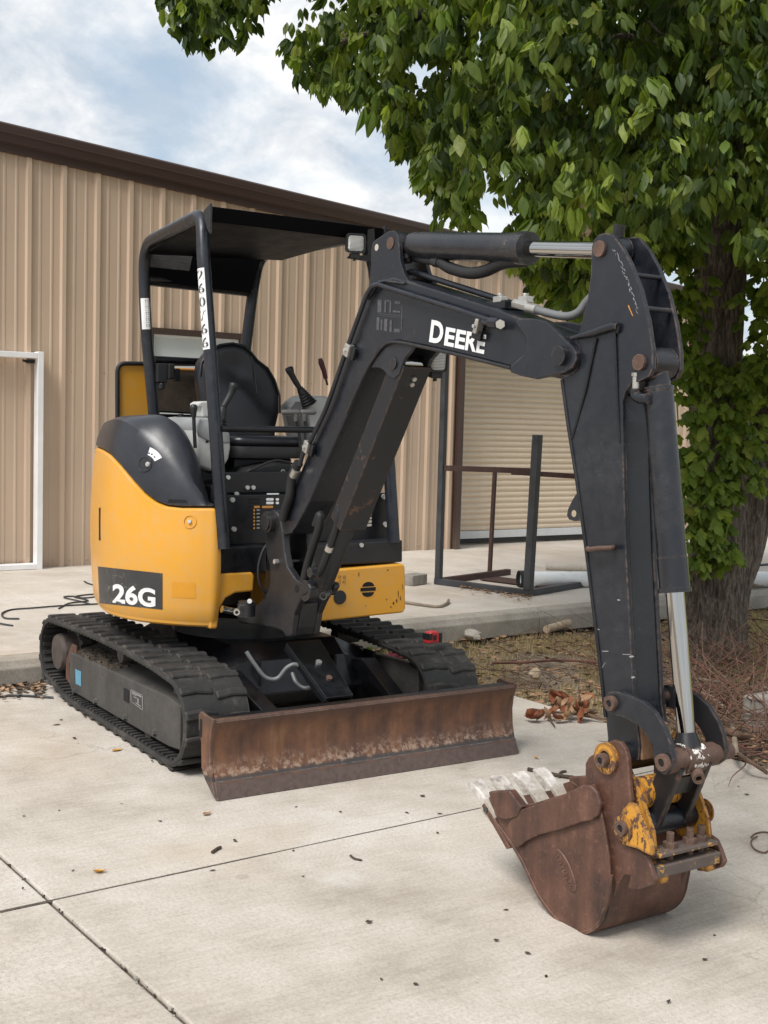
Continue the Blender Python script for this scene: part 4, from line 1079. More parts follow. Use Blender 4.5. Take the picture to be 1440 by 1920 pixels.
for (x, y, w_, h_) in ((673, 1077, 1.6, 5), (663, 1078, 1, 1.2), (727, 1069, 3, 1.2), (747, 1112, 1.2, 9), (744, 1126, 2.4, 4), (738, 1131, 3, 3), (751, 1122, 1.4, 5), (686, 1136, 2.4, 1.6), (725, 1124, 2, 1.4), (733, 1138, 3, 1.5), (755, 1100, 1, 8)):
    pts = [PX(x + dx * w_ * random.uniform(.3, .8), y + dy * h_ * random.uniform(.6, 1.2), xo) for dx, dy in ((-1, -.2), (-.2, -1), (.8, -.6), (1, .5), (.1, 1), (-.8, .6))]
    m.add(pts, [list(range(6))])
P(m, 'paint_chip', 'dirt', fy)
# dark box above the yellow covers
m = MB(); bx = [(396, 1028), (500, 1022), (500, 1074), (412, 1076), (398, 1066)]
m.prism([PX(x, y, 0.575) for x, y in bx], Vector((-0.4, 0, 0))); P(m, 'lower_cover', 'dark_paint', bevel=0.008)
m = MB(); bx = [(545, 1026), (746, 1012), (755, 1013), (755, 1054), (545, 1064)]
m.prism([PX(x, y, 0.60) for x, y in bx], Vector((-1.1, 0, 0))); lc = P(m, 'lower_cover', 'black_plastic', bevel=0.008)
disc(677, 1022, 3.5, 0.602, 'cover_bolt', 'bolt_steel', lc, depth=.008)
m = MB()
for a, b in (((631, 1050), (641, 1049)), ((641, 1049), (641, 1030))):
    m.box((PX(*a, .603) + PX(*b, .603)) / 2, (.001, max(.004, abs(PX(*a, .603).y - PX(*b, .603).y)), max(.004, abs(PX(*a, .603).z - PX(*b, .603).z))))
P(m, 'warning_label', 'decal_orange', lc)
# louvred front panel below the seat
XPn = 0.50
pp = [(424, 929), (735, 924), (742, 1009), (735, 1012), (424, 1022), (420, 1018)]
m = MB(); m.prism([PX(x, y, XPn) for x, y in pp], Vector((-0.02, 0, 0))); fp_ = P(m, 'front_panel', 'dark_paint', bevel=0.004)
def slot(x0, y0, x1, y1, X_, mat, par, name='louvre', th=.001):
    a, b = PX(x0, y0, X_), PX(x1, y1, X_); h = abs(a.z - b.z) / 2
    ctr3 = (a + b) / 2; hw = abs(a.y - b.y) / 2
    pts = [ctr3 + Vector((0, y, z)) for y, z in ((-hw + h * .6, -h), (hw - h * .6, -h), (hw, -h * .3), (hw, h * .3), (hw - h * .6, h), (-hw + h * .6, h), (-hw, h * .3), (-hw, -h * .3))]
    m = MB(); m.prism(pts, Vector((th, 0, 0))); return P(m, name, mat, par)
for k in range(9):
    y = 934.5 + 6.7 * k
    slot(466 + k * .4, y, 487, y + 3.8, XPn + .001, 'void_black', fp_)
    if k < 2:
        slot(499, y - .5, 513, y + 4.0, XPn + .001, 'decal_white', fp_); slot(517, y - .5, 523, y + 4.0, XPn + .001, 'decal_white', fp_)
    elif k == 2:
        slot(476, y + .5, 487, y + 4.5, XPn + .0022, 'decal_orange', fp_, 'warning_stripe'); slot(491, y + .5, 512, y + 4.5, XPn + .0022, 'decal_orange', fp_, 'warning_stripe')
    else:
        slot(475, y - .2, 478, y + 4.5, XPn + .0022, 'decal_orange', fp_, 'warning_stripe'); slot(481, y + .6, 487, y + 3, XPn + .0022, 'decal_grey', fp_, 'print_line')
for k in range(7):
    slot(680 - k * .9, 943 + 6.6 * k, 697, 943 + 6.6 * k + 4.2, XPn + .001, 'apron_concrete', fp_)
slot(500, 924.8, 523, 927.2, XPn + .001, 'decal_white', fp_, 'print_line')
for (x, y) in ((435, 937), (438, 992), (719, 931), (722, 983)):
    disc(x, y, 4.2, XPn, 'panel_bolt', 'bolt_steel', fp_, depth=.010)
# floor edge and dark underside of the seat
m = MB(); pp = [(424, 886), (560, 884), (700, 884), (700, 922), (424, 925)]
m.prism([PX(x, y, 0.40) for x, y in pp], Vector((-0.02, 0, 0))); f2 = P(m, 'seat_base_panel', 'dark_paint', bevel=0.004)
for (x, y) in ((427, 895), (443, 926), (463, 914), (474, 914)): disc(x, y, 3.6, 0.401, 'panel_bolt', 'bolt_steel', f2, depth=.010)
m = MB(); m.box((0.05, 0.06, 1.02), (0.66, 0.86, 0.30)); P(m, 'floor_box', 'dark_paint', bevel=0.01)
m = MB(); m.box((-0.35, 0.02, 0.80), (1.0, 0.98, 0.50)); P(m, 'engine_box', 'dark_paint', bevel=0.02)
m = MB(); m.tube(smooth_path([PX(x, y, 0.36) for x, y in ((462, 886), (480, 877), (500, 868), (520, 863), (540, 867), (556, 872))], 6), .005, 8); P(m, 'grab_wire', 'hose_black', smooth=60)
m = MB(); cpl = PX(530, 884, .37); m.ring(cpl, cpl + Vector((.006, 0, 0)), .010, .007, 14); P(m, 'tie_ring', 'zinc')
m = MB(); m.prism([PX(x, y, 0.34) for x, y in ((455, 890), (470, 878), (520, 868), (556, 873), (560, 890))], Vector((-.2, 0, 0))); P(m, 'floor_mat', 'hose_black', bevel=.01)

# ---------------- seat
sp_ = [(383, 742), (380, 705), (384, 680), (396, 664), (408, 652), (420, 646), (445, 643), (466, 648), (478, 660), (490, 676), (508, 690), (520, 712), (528, 742), (527, 775), (520, 800), (516, 830), (400, 834), (388, 800)]
XS = -0.22
ctrp = sum((PX(x, y, XS) for x, y in sp_), Vector()) / len(sp_)
def ring_(k, dx): return [ctrp + (PX(x, y, XS) - ctrp) * k + Vector((dx - 0.10 * (PX(x, y, XS).z - 1.3), 0, 0)) for x, y in sp_]
m = MB(); m.loft([ring_(0.93, -0.10), ring_(1.0, -0.07), ring_(1.0, -0.012), ring_(0.97, 0.006), ring_(0.90, 0.014), ring_(0.78, 0.013), ring_(0.5, 0.008), ring_(0.15, 0.006)])
seat = P(m, 'seat', 'seat_vinyl', smooth=60)
m = MB(); m.tube([ctrp + (q - ctrp) * 1.003 + Vector((0.006 - 0.10 * (q.z - 1.3), 0, 0)) for q in [PX(x, y, XS) for x, y in sp_[1:14]]], .006, 8); P(m, 'piping', 'seat_vinyl', seat, smooth=60)
# seams of the backrest panels
for pts in ([(478, 668), (482, 700), (486, 760), (484, 830)], [(410, 668), (408, 700), (404, 760), (406, 830)], [(412, 735), (440, 742), (470, 742), (484, 735)]):
    m = MB(); m.tube(smooth_path([ctrp + (PX(x, y, XS) - ctrp) + Vector((0.0125 - 0.10 * (PX(x, y, XS).z - 1.3), 0, 0)) for x, y in pts], 5), .0035, 6); P(m, 'seam', 'pan_grey', seat, smooth=60)
# cushion
def rrect(cx, cy, hx, hy, r, z, n=5, bulge=0.0):
    out = []
    for (sx, sy, a0) in ((1, 1, 0), (-1, 1, 90), (-1, -1, 180), (1, -1, 270)):
        for k in range(n + 1):
            a = rad(a0 + 90 * k / n); out.append(Vector((cx + sx * (hx - r) + r * math.cos(a), cy + sy * (hy - r) + r * math.sin(a), z)))
    return out
yc0, yc1 = PX(436, 840, 0.24).y, PX(572, 840, 0.24).y; ycs = (yc0 + yc1) / 2; hy_ = (yc1 - yc0) / 2
zs0 = PX(500, 858, 0.26).z; zs1 = PX(500, 836, 0.26).z; zs2 = PX(500, 822, 0.24).z
m = MB(); L_ = []
for (k, z) in ((0.93, zs1 - .005), (1.0, zs1 + .012), (1.0, zs2 - .008), (0.96, zs2 + .006), (0.86, zs2 + .012), (0.70, zs2 + .004), (0.3, zs2 - .002)):
    L_.append(rrect(0.02, ycs, 0.25 * k, hy_ * k, 0.07 * k, z))
m.loft(L_); P(m, 'cushion', 'seat_vinyl', seat, smooth=60)
m = MB(); m.loft([rrect(0.015, ycs, .235, hy_ * .97, .06, zs0 - .004), rrect(0.015, ycs, .245, hy_ * .985, .06, zs0 + .01), rrect(0.015, ycs, .245, hy_ * .985, .06, zs1 - .004)]); P(m, 'seat_pan', 'pan_grey', seat, smooth=40)
m = MB(); m.box((0.0, ycs, zs0 - .05), (.36, hy_ * 1.6, .09)); P(m, 'seat_rail', 'black_plastic', seat, bevel=.01)

# ---------------- consoles, joysticks, levers
def console(px, X_, dx, name='console', mat='grey_plastic', par=EX):
    m = MB(); pts = [PX(x, y, X_) for x, y in px]; c = sum(pts, Vector()) / len(pts)
    sh = lambda k, d: [c + (p - c) * k + Vector((d, 0, 0)) for p in pts]
    m.loft([sh(0.9, -dx), sh(1.0, -dx + .02), sh(1.0, -.03), sh(0.96, -0.008), sh(0.86, 0.0)]); return P(m, name, mat, par, smooth=50)
c1 = console([(369, 800), (376, 785), (392, 783), (410, 800), (432, 812), (434, 840), (430, 862), (418, 882), (395, 884), (374, 876), (368, 850)], 0.28, 0.42, mat='light_grey_plastic')
console([(369, 801), (376, 785), (392, 783), (410, 800), (433, 813), (434, 832), (400, 833), (372, 818)], 0.288, 0.40, 'console_top', 'grey_plastic', c1)
disc(388, 828, 2.6, 0.29, 'key_hole', 'void_black', c1, depth=.004)
m = MB(); m.prism([PX(x, y, 0.10) for x, y in ((371, 757), (378, 753), (396, 752), (402, 782), (380, 782), (378, 764), (372, 763))], Vector((-.10, 0, 0))); P(m, 'arm_rest', 'light_grey_plastic', c1, bevel=.006)
c2 = console([(574, 762), (582, 752), (596, 742), (612, 742), (640, 752), (640, 840), (600, 845), (585, 820)], -0.05, 0.30, mat='light_grey_plastic')
m = MB(); m.prism([PX(x, y, -0.045) for x, y in ((566, 800), (560, 780), (572, 764), (580, 752), (574, 775), (572, 800))], Vector((-.15, 0, 0))); P(m, 'console_trim', 'knob_grey', c2, bevel=.004)
def joystick(px_base, px_boot, px_tip, X_, par):
    b, t, q = PX(*px_base, X_), PX(*px_boot, X_), PX(*px_tip, X_)
    m = MB(); n = 7; pts = []; rs = []
    for k in range(n * 2 + 1):
        f = k / (n * 2); pts.append(b.lerp(t, f)); rs.append((0.044 - 0.026 * f) * (1.0 if k % 2 == 0 else 0.84))
    m.tube(pts, rs, 18); bt = P(m, 'joystick_boot', 'black_plastic', par, smooth=60)
    a = (q - t); sd = Vector((0, 1, 0))
    prof = [(0, .013), (.25, .015), (.5, .0155), (.68, .017), (.8, .021), (.9, .0225), (.97, .019), (1.0, .010)]
    pts = [t + a * f + Vector((0, 0.006 * (1 if a.y > 0 else -1) * math.sin(f * 3.1), 0)) for f, _ in prof]
    m = MB(); m.tube(pts, [r for _, r in prof], 14); P(m, 'joystick', 'black_plastic', par, smooth=60)
joystick((408, 806), (419, 762), (440, 718), 0.18, c1)
joystick((580, 758), (562, 728), (541, 688), -0.02, c2)
def lever(pts, X_, r, name, mat, knob=None, par=EX):
    m = MB(); P0 = [PX(x, y, X_) for x, y in pts]; m.tube(P0, r, 8); o = P(m, name, mat, par, smooth=60)
    if knob:
        pts2, rs, mt = knob; m = MB(); m.tube([PX(x, y, X_) for x, y in pts2], rs, 12); P(m, 'lever_knob', mt, o, smooth=60)
    return o
lever([(366, 840), (364, 800), (363, 772)], 0.30, .009, 'blade_lever', 'black_plastic', ([(363, 782), (363, 774), (363, 766), (363, 761), (363, 758)], [.012, .014, .018, .017, .008], 'black_plastic'))
lever([(339, 810), (339, 776)], -0.05, .014, 'exhaust_pipe', 'black_plastic')
lever([(614, 722), (610, 706)], -0.30, .006, 'boom_swing_lever', 'hose_black', ([(611, 710), (607, 694), (602, 680), (600, 672)], [.012, .014, .016, .010], 'knob_red'))
for (xa, xb, xl, xr) in ((556, 561, 528, 561), (572, 572, 563, 592)):
    lever([(xb + 2, 846), (xb + 0, 812), (xa - 1 if xa < 560 else xa - 0, 786)], 0.36, .0065, 'travel_lever', 'hose_black')
    m = MB(); yk = PX(xa, 775, .36); m.tube([PX(xa - 2, 790, .36), PX(xa - 2, 776, .36)], [.010, .017], 10); a_, b_ = PX(xl, 773, .36), PX(xr, 773, .36)
    m.tube([a_ + (b_ - a_) * .0, a_ + (b_ - a_) * .12, a_ + (b_ - a_) * .88, b_], [.008, .013, .013, .009], 12); P(m, 'lever_grip', 'knob_grey', smooth=60)
# front cross bar between the posts
m = MB(); m.cyl(PX(415, 804, 0.57), PX(600, 806, 0.57), .0145, n=14); P(m, 'cross_bar', 'dark_paint', smooth=60)

# ---------------- canopy: two bent side tubes, roof sheet, rear cross tubes
TR = 0.030
LF0, LF1 = Vector((0.60, -0.405, 0.90)), PX(381, 452, 0.42)
LR = Vector((-0.55, -0.375, 2.285)); LR1 = PX(272, 600, -0.55); LR0 = PX(291, 800, -0.55)
topF = PX(372, 408, 0.34)
left = round_corners([LF0, PX(404, 800, 0.55), LF1 + Vector((0, 0, -.05)), PX(372, 400, 0.36) + Vector((0, 0.02, 0)), PX(266, 458, -0.56) + Vector((0, 0.01, 0.0)), LR1, LR0, LR0 + Vector((0.02, .02, -.5))], 0.16, 8)
m = MB(); m.tube(left, TR, 16); can = P(m, 'canopy_frame', 'black_paint', smooth=60)
rt0 = Vector((0.60, 0.500, 0.90))
right = round_corners([rt0, Vector((0.50, 0.49, 1.6)), Vector((0.36, 0.475, 2.395)), PX(487, 478, -0.60), PX(474, 545, -0.58), PX(460, 660, -0.58), PX(455, 720, -0.58), PX(452, 800, -0.58) + Vector((0.02, 0, -.45))], 0.22, 9)
m = MB(); m.tube(right, TR, 16); P(m, 'side_tube', 'black_paint', can, smooth=60)
a_, b_ = PX(268, 522, -0.57), PX(470, 545, -0.59); m = MB(); m.cyl(a_, b_, .035, n=14); P(m, 'rear_cross_tube', 'dark_paint', can, smooth=60)
a_, b_ = PX(290, 674, -0.56), PX(460, 683, -0.58); m = MB(); m.cyl(a_, b_, .020, n=14); P(m, 'rear_cross_tube', 'dark_paint', can, smooth=60)
# roof: thin pan between the tubes with a front lip, underside visible
fl, fr2 = PX(388, 404, 0.44), PX(700, 431, 0.44)
zr = (fl.z + fr2.z) / 2
rl, rr_ = Vector((-0.52, -0.345, 2.31)), Vector((-0.40, 0.385, 2.335))
m = MB(); fl_, fr_ = Vector((0.44, -0.405, zr)), Vector((0.44, 0.465, zr))
m.loft([[fl_, fr_, rr_, rl], [p + BZ * .022 for p in (fl_, fr_, rr_, rl)]])
roof = P(m, 'canopy_roof', 'roof_black', bevel=.006)
m = MB(); m.loft([[Vector((0.44, -0.435, zr - .042)), Vector((0.455, -0.435, zr - .042)), Vector((0.47, -0.435, zr + .022)), Vector((0.45, -0.435, zr + .026))], [Vector((0.44, 0.475, zr - .042)), Vector((0.455, 0.475, zr - .042)), Vector((0.47, 0.475, zr + .022)), Vector((0.45, 0.475, zr + .026))]])
P(m, 'front_lip', 'roof_black', roof, bevel=.004)
m = MB(); m.prism([Vector((0.475, -0.44, zr - .10)), Vector((0.475, -0.44, zr + .035)), Vector((0.40, -0.44, zr + .01)), Vector((0.44, -0.44, zr - .07))], Vector((0, .012, 0))); P(m, 'corner_bracket', 'black_paint', roof, bevel=.002)
m = MB(); m.prism([Vector((0.475, 0.478, zr - .10)), Vector((0.475, 0.478, zr + .035)), Vector((0.40, 0.478, zr + .01)), Vector((0.44, 0.478, zr - .07))], Vector((0, .012, 0))); P(m, 'corner_bracket', 'black_paint', roof, bevel=.002)
# rear headboard with an instruction label
m = MB(); hb = [PX(x, y, -0.54) for x, y in ((270, 526), (470, 550), (490, 484), (286, 452))]; m.prism(hb, Vector((-.012, 0, 0))); hbp = P(m, 'rear_board', 'roof_black')
q = [PX(277, 500, -.538), PX(355, 508, -.538), PX(362, 474, -.538), PX(283, 466, -.538)]
m = MB(); m.add([p for p in q], [[0, 1, 2, 3]]); P(m, 'instruction_label', 'decal_dim', hbp)
m = MB()
for v in (.08, .16, .24, .32, .46, .54, .66, .74, .84, .92):
    for (u0, u1) in ((.04, .30), (.34, .62), (.66, .95)):
        th = .018; m.add([bil(q, u0, v - th) + Vector((.0012, 0, 0)), bil(q, u1 - .1 * ((v * 37) % 1), v - th) + Vector((.0012, 0, 0)), bil(q, u1 - .1 * ((v * 37) % 1), v + th) + Vector((.0012, 0, 0)), bil(q, u0, v + th) + Vector((.0012, 0, 0))], [[0, 1, 2, 3]])
P(m, 'label_print', 'decal_ghost', hbp)
# sticker columns on the two left tubes: curved strips laid on the tube
def tube_sticker(p0, p1, a0, a1, mat, name, r=TR + .0012, nseg=8, text=None):
    d = (p1 - p0).normalized(); tc = (CAM - (p0 + p1) / 2); tc = (tc - d * tc.dot(d)).normalized(); sd = d.cross(tc)
    if sd.dot(CR) < 0: sd = -sd
    at = lambda a, t, rr=r: p0.lerp(p1, t) + (tc * math.cos(a) + sd * math.sin(a)) * rr
    m = MB(); n2 = 6
    for j in range(nseg):
        for i in range(n2):
            A0, A1 = a0 + (a1 - a0) * i / n2, a0 + (a1 - a0) * (i + 1) / n2
            m.add([at(A0, j / nseg), at(A1, j / nseg), at(A1, (j + 1) / nseg), at(A0, (j + 1) / nseg)], [[0, 1, 2, 3]])
    P(m, name, mat, can)
    if text:
        m = MB(); n_ = len(text)
        for k, chh in enumerate(text):
            v, f, _ = text_geo(chh, 0.010)
            m.add([at(a0 + (a1 - a0) * (0.08 + .80 * u), (k + .88 - .76 * w_) / n_, r + .0009) for u, w_ in v], f)
        P(m, 'lettering', 'decal_dark', can)
    return at
def closest_on(path, px):
    return min((p for p in path), key=lambda p: (proj(p)[0] - px[0]) ** 2 + (proj(p)[1] - px[1]) ** 2)
def on_tube(path, y):
    for a, b in zip(path, path[1:]):
        ya, yb = proj(a)[1], proj(b)[1]
        if (ya - y) * (yb - y) <= 0 and abs(ya - yb) > 1e-6: return a.lerp(b, (y - ya) / (yb - ya))
front_half = left[:len(left) // 2]; rear_half = left[len(left) // 2:]
pa, pb = on_tube(front_half, 505), on_tube(front_half, 657)
if pa and pb: tube_sticker(pa, pb, -1.35, 0.0, 'decal_white', 'number_strip', text='260766')
pa, pb = on_tube(rear_half, 560), on_tube(rear_half, 618)
if pa and pb:
    at = tube_sticker(pa, pb, -0.75, 0.75, 'decal_white', 'barcode_label')
    m = MB()
    for k in range(14):
        t0, t1 = 0.05 + k * .066, 0.05 + k * .066 + .02 + .02 * ((k * 7) % 3 == 0)
        m.add([at(.05, t0, TR + .002), at(.6, t0, TR + .002), at(.6, t1, TR + .002), at(.05, t1, TR + .002)], [[0, 1, 2, 3]])
    P(m, 'label_print', 'decal_dark', can)
# latch box on the rear left tube
m = MB(); a_ = PX(300, 700, -0.53); m.box(a_, (.07, .06, .10)); m.box(a_ + Vector((.02, .045, .01)), (.06, .035, .08)); m.box(a_ + Vector((0, .09, -.005)), (.05, .03, .07)); m.cyl(a_ + Vector((.02, 0, -.05)), a_ + Vector((.02, 0, -.085)), .018, n=12); P(m, 'latch_box', 'black_plastic', can, bevel=.006)
# open engine hood standing up behind the canopy
XH = -0.86
m = MB(); hpoly = [PX(x, y, XH) for x, y in ((219, 800), (219, 692), (225, 682), (240, 680), (282, 680), (292, 800))]
m.prism(hpoly, Vector((-.03, 0, 0))); eh = P(m, 'engine_cover', 'yellow_paint', bevel=.006, label='raised yellow engine cover with black edge')
m = MB(); m.tube(round_corners([PX(220, 812, XH + .006), PX(220, 681, XH + .006), PX(460, 684, XH + .006)], .05, 6), .012, 10); P(m, 'edge_trim', 'hose_black', eh, smooth=60)
m = MB(); m.prism([PX(x, y, XH + .01) for x, y in ((288, 690), (470, 694), (470, 775), (294, 772))], Vector((-.012, 0, 0))); P(m, 'heat_shield', 'dirt', eh)
m = MB(); m.cyl(PX(323, 692, XH + .03), PX(400, 695, XH + .03), .008, n=8); P(m, 'stay_rod', 'decal_orange', eh, smooth=60)
m = MB(); m.cyl(PX(296, 771, -0.62), PX(380, 776, -0.62), .006, n=8); m.box((PX(296, 785, -0.63) + PX(380, 790, -.63)) / 2, (.02, .30, .06)); P(m, 'rear_sill', 'dark_paint', bevel=.003)
m = MB(); m.box((-0.66, -0.05, 1.30), (.34, .66, .32)); P(m, 'engine_top', 'dark_paint', bevel=.02)
# work lamp under the roof's front corner
def lamp(c, ax, up, w, h, par, flip=False):
    ax = ax.normalized(); sd = ax.cross(up).normalized(); up = sd.cross(ax).normalized()
    def rr(k, d):
        out = []
        for (sx, sy, a0) in ((1, 1, 0), (-1, 1, 90), (-1, -1, 180), (1, -1, 270)):
            for j in range(5):
                a = rad(a0 + 90 * j / 4); r = .016; out.append(c + ax * d + sd * (sx * (w - r) + r * math.cos(a)) * k + up * (sy * (h - r) + r * math.sin(a)) * k)
        return out
    m = MB(); m.loft([rr(.6, -.06), rr(.92, -.04), rr(1.0, -.012), rr(1.0, 0.008), rr(.86, 0.008), rr(.80, -.006)]); o = P(m, 'work_lamp', 'black_plastic', par, smooth=40)
    m = MB(); m.loft([rr(.80, -.0055), rr(.80, .0045), rr(.55, .009)]); P(m, 'lamp_lens', 'lens', o, smooth=40)
    m = MB(); m.box(c - ax * .02 - up * (h + .012), (.04, .045, .022), ax, sd, up); m.cyl(c - ax * .02 - up * (h + .02), c - ax * .02 - up * (h + .036), .008, n=8); P(m, 'lamp_foot', 'black_plastic', o, bevel=.002)
    return o
lc_ = PX(667, 456, 0.50); lamp(lc_, Vector((1, -0.35, -.05)), BZ, .047, .045, EX)
m = MB(); m.prism([PX(x, y, .47) for x, y in ((652, 484), (655, 480), (690, 478), (690, 430), (702, 428), (704, 486), (690, 490))], Vector((-.012, 0, 0))); P(m, 'lamp_bracket', 'black_plastic')
# ---------------- swing post
def bprism(mb, px, w_ref, w0, w1):
    pts = [Bdz(x, y, w_ref) for x, y in px]
    mb.loft([[bw(d, z, w0) for d, z in pts], [bw(d, z, w1) for d, z in pts]])
def bbar(px0, px1, w, r, mb, n=14): mb.cyl(B(*px0, w), B(*px1, w), r, n=n)
def pin(px, w0, w1, r, name, mat, par, hole=0.0, n=20):
    d, z = Bdz(*px, w0); m = MB(); m.cyl(bw(d, z, w0), bw(d, z, w1), r, n=n); o = P(m, name, mat, par, smooth=40)
    if hole:
        m = MB(); m.cyl(bw(d, z, w0 - .0015), bw(d, z, w0 + .001), hole, n=14); P(m, 'pin_bore', 'void_black', o)
        m = MB(); m.ring(bw(d, z, w0 - .004), bw(d, z, w0), r * .96, hole * 1.2, 18); P(m, 'pin_rim', mat, o, smooth=40)
    return d, z, o
HP = 0.074
plate = [(490, 972), (494, 961), (505, 957), (518, 960), (525, 972), (529, 995), (533, 1035), (538, 1062), (553, 1085), (566, 1093), (578, 1094), (582, 1102), (577, 1112), (565, 1120), (557, 1137), (550, 1154), (544, 1194), (536, 1195), (529, 1184), (514, 1178), (478, 1172), (446, 1168), (442, 1150), (449, 1140), (478, 1136), (496, 1121), (505, 1098), (506, 1080), (505, 1061), (499, 1040), (497, 1022), (499, 995)]
m = MB(); bprism(m, plate, -HP, -HP, -HP + .034); post = P(m, 'swing_post', 'cast_iron', bevel=.008, seg=3)
m = MB(); pts = [Bdz(x, y, -HP) for x, y in plate if x > 488]
m.loft([[bw(d, z, HP - .030) for d, z in pts], [bw(d, z, HP) for d, z in pts]]); P(m, 'post_cheek', 'cast_iron', post, bevel=.008, seg=3)
m = MB(); bprism(m, [(520, 1110), (548, 1130), (553, 1134), (546, 1178), (543, 1192), (534, 1192), (515, 1175)], -HP, -HP + .0345, HP - .0305); P(m, 'post_web', 'cast_iron', post, bevel=.004)
m = MB(); bprism(m, [(488, 1040), (500, 1036), (508, 1090), (496, 1120), (480, 1124)], -HP, -HP + .034, HP - .03); P(m, 'post_back', 'dark_paint', post, bevel=.004)
# bosses at the top and the cylinder foot
d0, z0, o = pin((496, 979), -HP - .040, HP + .035, .036, 'boom_foot_pin', 'cast_iron', EX)
m = MB(); m.ring(bw(d0, z0, -HP - .032), bw(d0, z0, -HP + .01), .046, .0355, 24); P(m, 'pin_boss', 'cast_iron', post, smooth=40)
d1, z1 = Bdz(599, 1106, 0); m = MB(); m.cyl(bw(d1, z1, -HP + .004), bw(d1, z1, HP - .002), .026, n=20); P(m, 'cylinder_foot_pin', 'cast_iron', EX, smooth=40)
m = MB(); m.ring(bw(d1, z1, -HP + .002), bw(d1, z1, -HP + .036), .044, .0265, 24); P(m, 'pin_boss', 'cast_iron', post, smooth=40)
m = MB(); c = B(556, 1104, -HP - .0012); m.prism(circle_poly(c, .017, BD, BZ, 14), BN * .0008); P(m, 'lightening_hole', 'void_black', post)
# swing cylinder lug with its pin and rod, at the left of the post
c = PX(462, 1140, 0.70); m = MB(); m.cyl(c + BZ * .018, c - BZ * .035, .040, n=24); m.cyl(c + BZ * .03, c + BZ * .018, .036, n=24); P(m, 'swing_lug', 'cast_iron', post, smooth=40)
m = MB(); a_ = PX(444, 1146, .73); m.ring(a_, a_ + Vector((.03, -.015, 0)), .014, .008, 14); P(m, 'swing_pin_collar', 'zinc', post, smooth=40)
m = MB(); m.cyl(PX(416, 1142, .66), PX(446, 1148, .66), .016, n=14); P(m, 'swing_cylinder_rod', 'chrome', EX, smooth=40)
m = MB(); c = PX(468, 1128, .735); m.cyl(c, c + Vector((.012, -.006, .004)), .011, n=8); P(m, 'lug_bolt', 'bolt_steel', post)
m = MB(); m.cyl(B(515, 1053, -HP - .012), B(570, 1051, HP), .006, n=8); m.cyl(B(514, 1053, -HP - .02), B(521, 1053, -HP - .001), .011, n=6); P(m, 'clamp_bolt', 'bolt_steel', post, smooth=40)
m = MB(); m.tube(smooth_path([PX(x, y, .72) for x, y in ((502, 1018), (492, 1035), (485, 1060), (485, 1085), (492, 1104), (500, 1112))], 6), .006, 8); P(m, 'post_hose', 'hose_black', post, smooth=60)

# ---------------- boom
HB = 0.068
out_px = [(516, 992), (522, 972), (533, 950), (560, 892), (600, 795), (640, 692), (668, 605), (688, 548), (696, 534), (710, 524), (738, 519), (770, 528), (850, 553), (930, 578), (985, 600), (1030, 618), (1062, 640), (1072, 662), (1060, 690), (1020, 706), (962, 690), (900, 674), (800, 650), (748, 640), (726, 643), (708, 656), (694, 680), (660, 755), (610, 868), (580, 940), (556, 985), (545, 1000), (528, 1004)]
m = MB(); bprism(m, out_px, -HB, -HB, HB); boom = P(m, 'boom', 'black_paint', bevel=.008, seg=2)
d_, z_, o = d0, z0, None
m = MB(); m.ring(bw(d0, z0, -HB - .01), bw(d0, z0, HB + .01), .052, .0365, 24); P(m, 'boom_foot_boss', 'black_paint', boom, smooth=40)
# weld beads and pipe along the near face
m = MB(); m.tube(round_corners([B(x, y, -HB - .004) for x, y in ((650, 775), (690, 686), (722, 642), (748, 641), (850, 663), (958, 690))], .06, 6), .0065, 10); P(m, 'lower_flange', 'cast_iron', boom, smooth=60)
m = MB(); m.tube(round_corners([B(x, y, -HB - .003) for x, y in ((690, 560), (712, 526), (760, 532))], .05, 6), .006, 10); P(m, 'upper_bead', 'black_paint', boom, smooth=60)
pp = round_corners([B(x, y, -HB - .022) for x, y in ((562, 872), (568, 850), (580, 832), (612, 765), (650, 655), (690, 545), (705, 532), (722, 538), (860, 581), (928, 604))], .04, 6)
m = MB(); m.tube(pp, .0095, 12); P(m, 'hydraulic_pipe', 'black_paint', boom, smooth=60)
def clampb(px, ang, w=.030, name='pipe_clamp', mat='zinc', s=(.050, .030, .034)):
    c = B(*px, -HB - .020); t = (BD * math.cos(ang) + BZ * math.sin(ang)); u = BN.cross(t)
    m = MB(); m.box(c, s, t, BN, u); o = P(m, name, mat, boom, bevel=.004)
    m = MB(); m.cyl(c - BN * (s[1] / 2), c - BN * (s[1] / 2 + .008), .007, n=6); P(m, 'clamp_screw', 'bolt_steel', o)
    m = MB(); m.box(c + t * 0 - u * -.03 + BN * .004, (.05, .014, .03), t, BN, u); P(m, 'clamp_base', 'dark_paint', o, bevel=.002)
clampb((654, 657), 1.15); clampb((577, 838), 1.15)
clampb((897, 612), -0.3, s=(.018, .03, .050))
m = MB(); m.cyl(B(905, 604, -HB - .022), B(922, 606, -HB - .022), .010, n=8); m.cyl(B(920, 605, -HB - .024), B(934, 607, -HB - .024), .0185, n=6); m.cyl(B(934, 607, -HB - .024), B(940, 608, -HB - .024), .016, n=10); P(m, 'pipe_elbow', 'black_paint', boom, smooth=40)
m = MB(); m.cyl(B(938, 608, -HB - .046), B(938, 608, -HB - .035), .016, n=6); P(m, 'pipe_cap', 'zinc', boom)
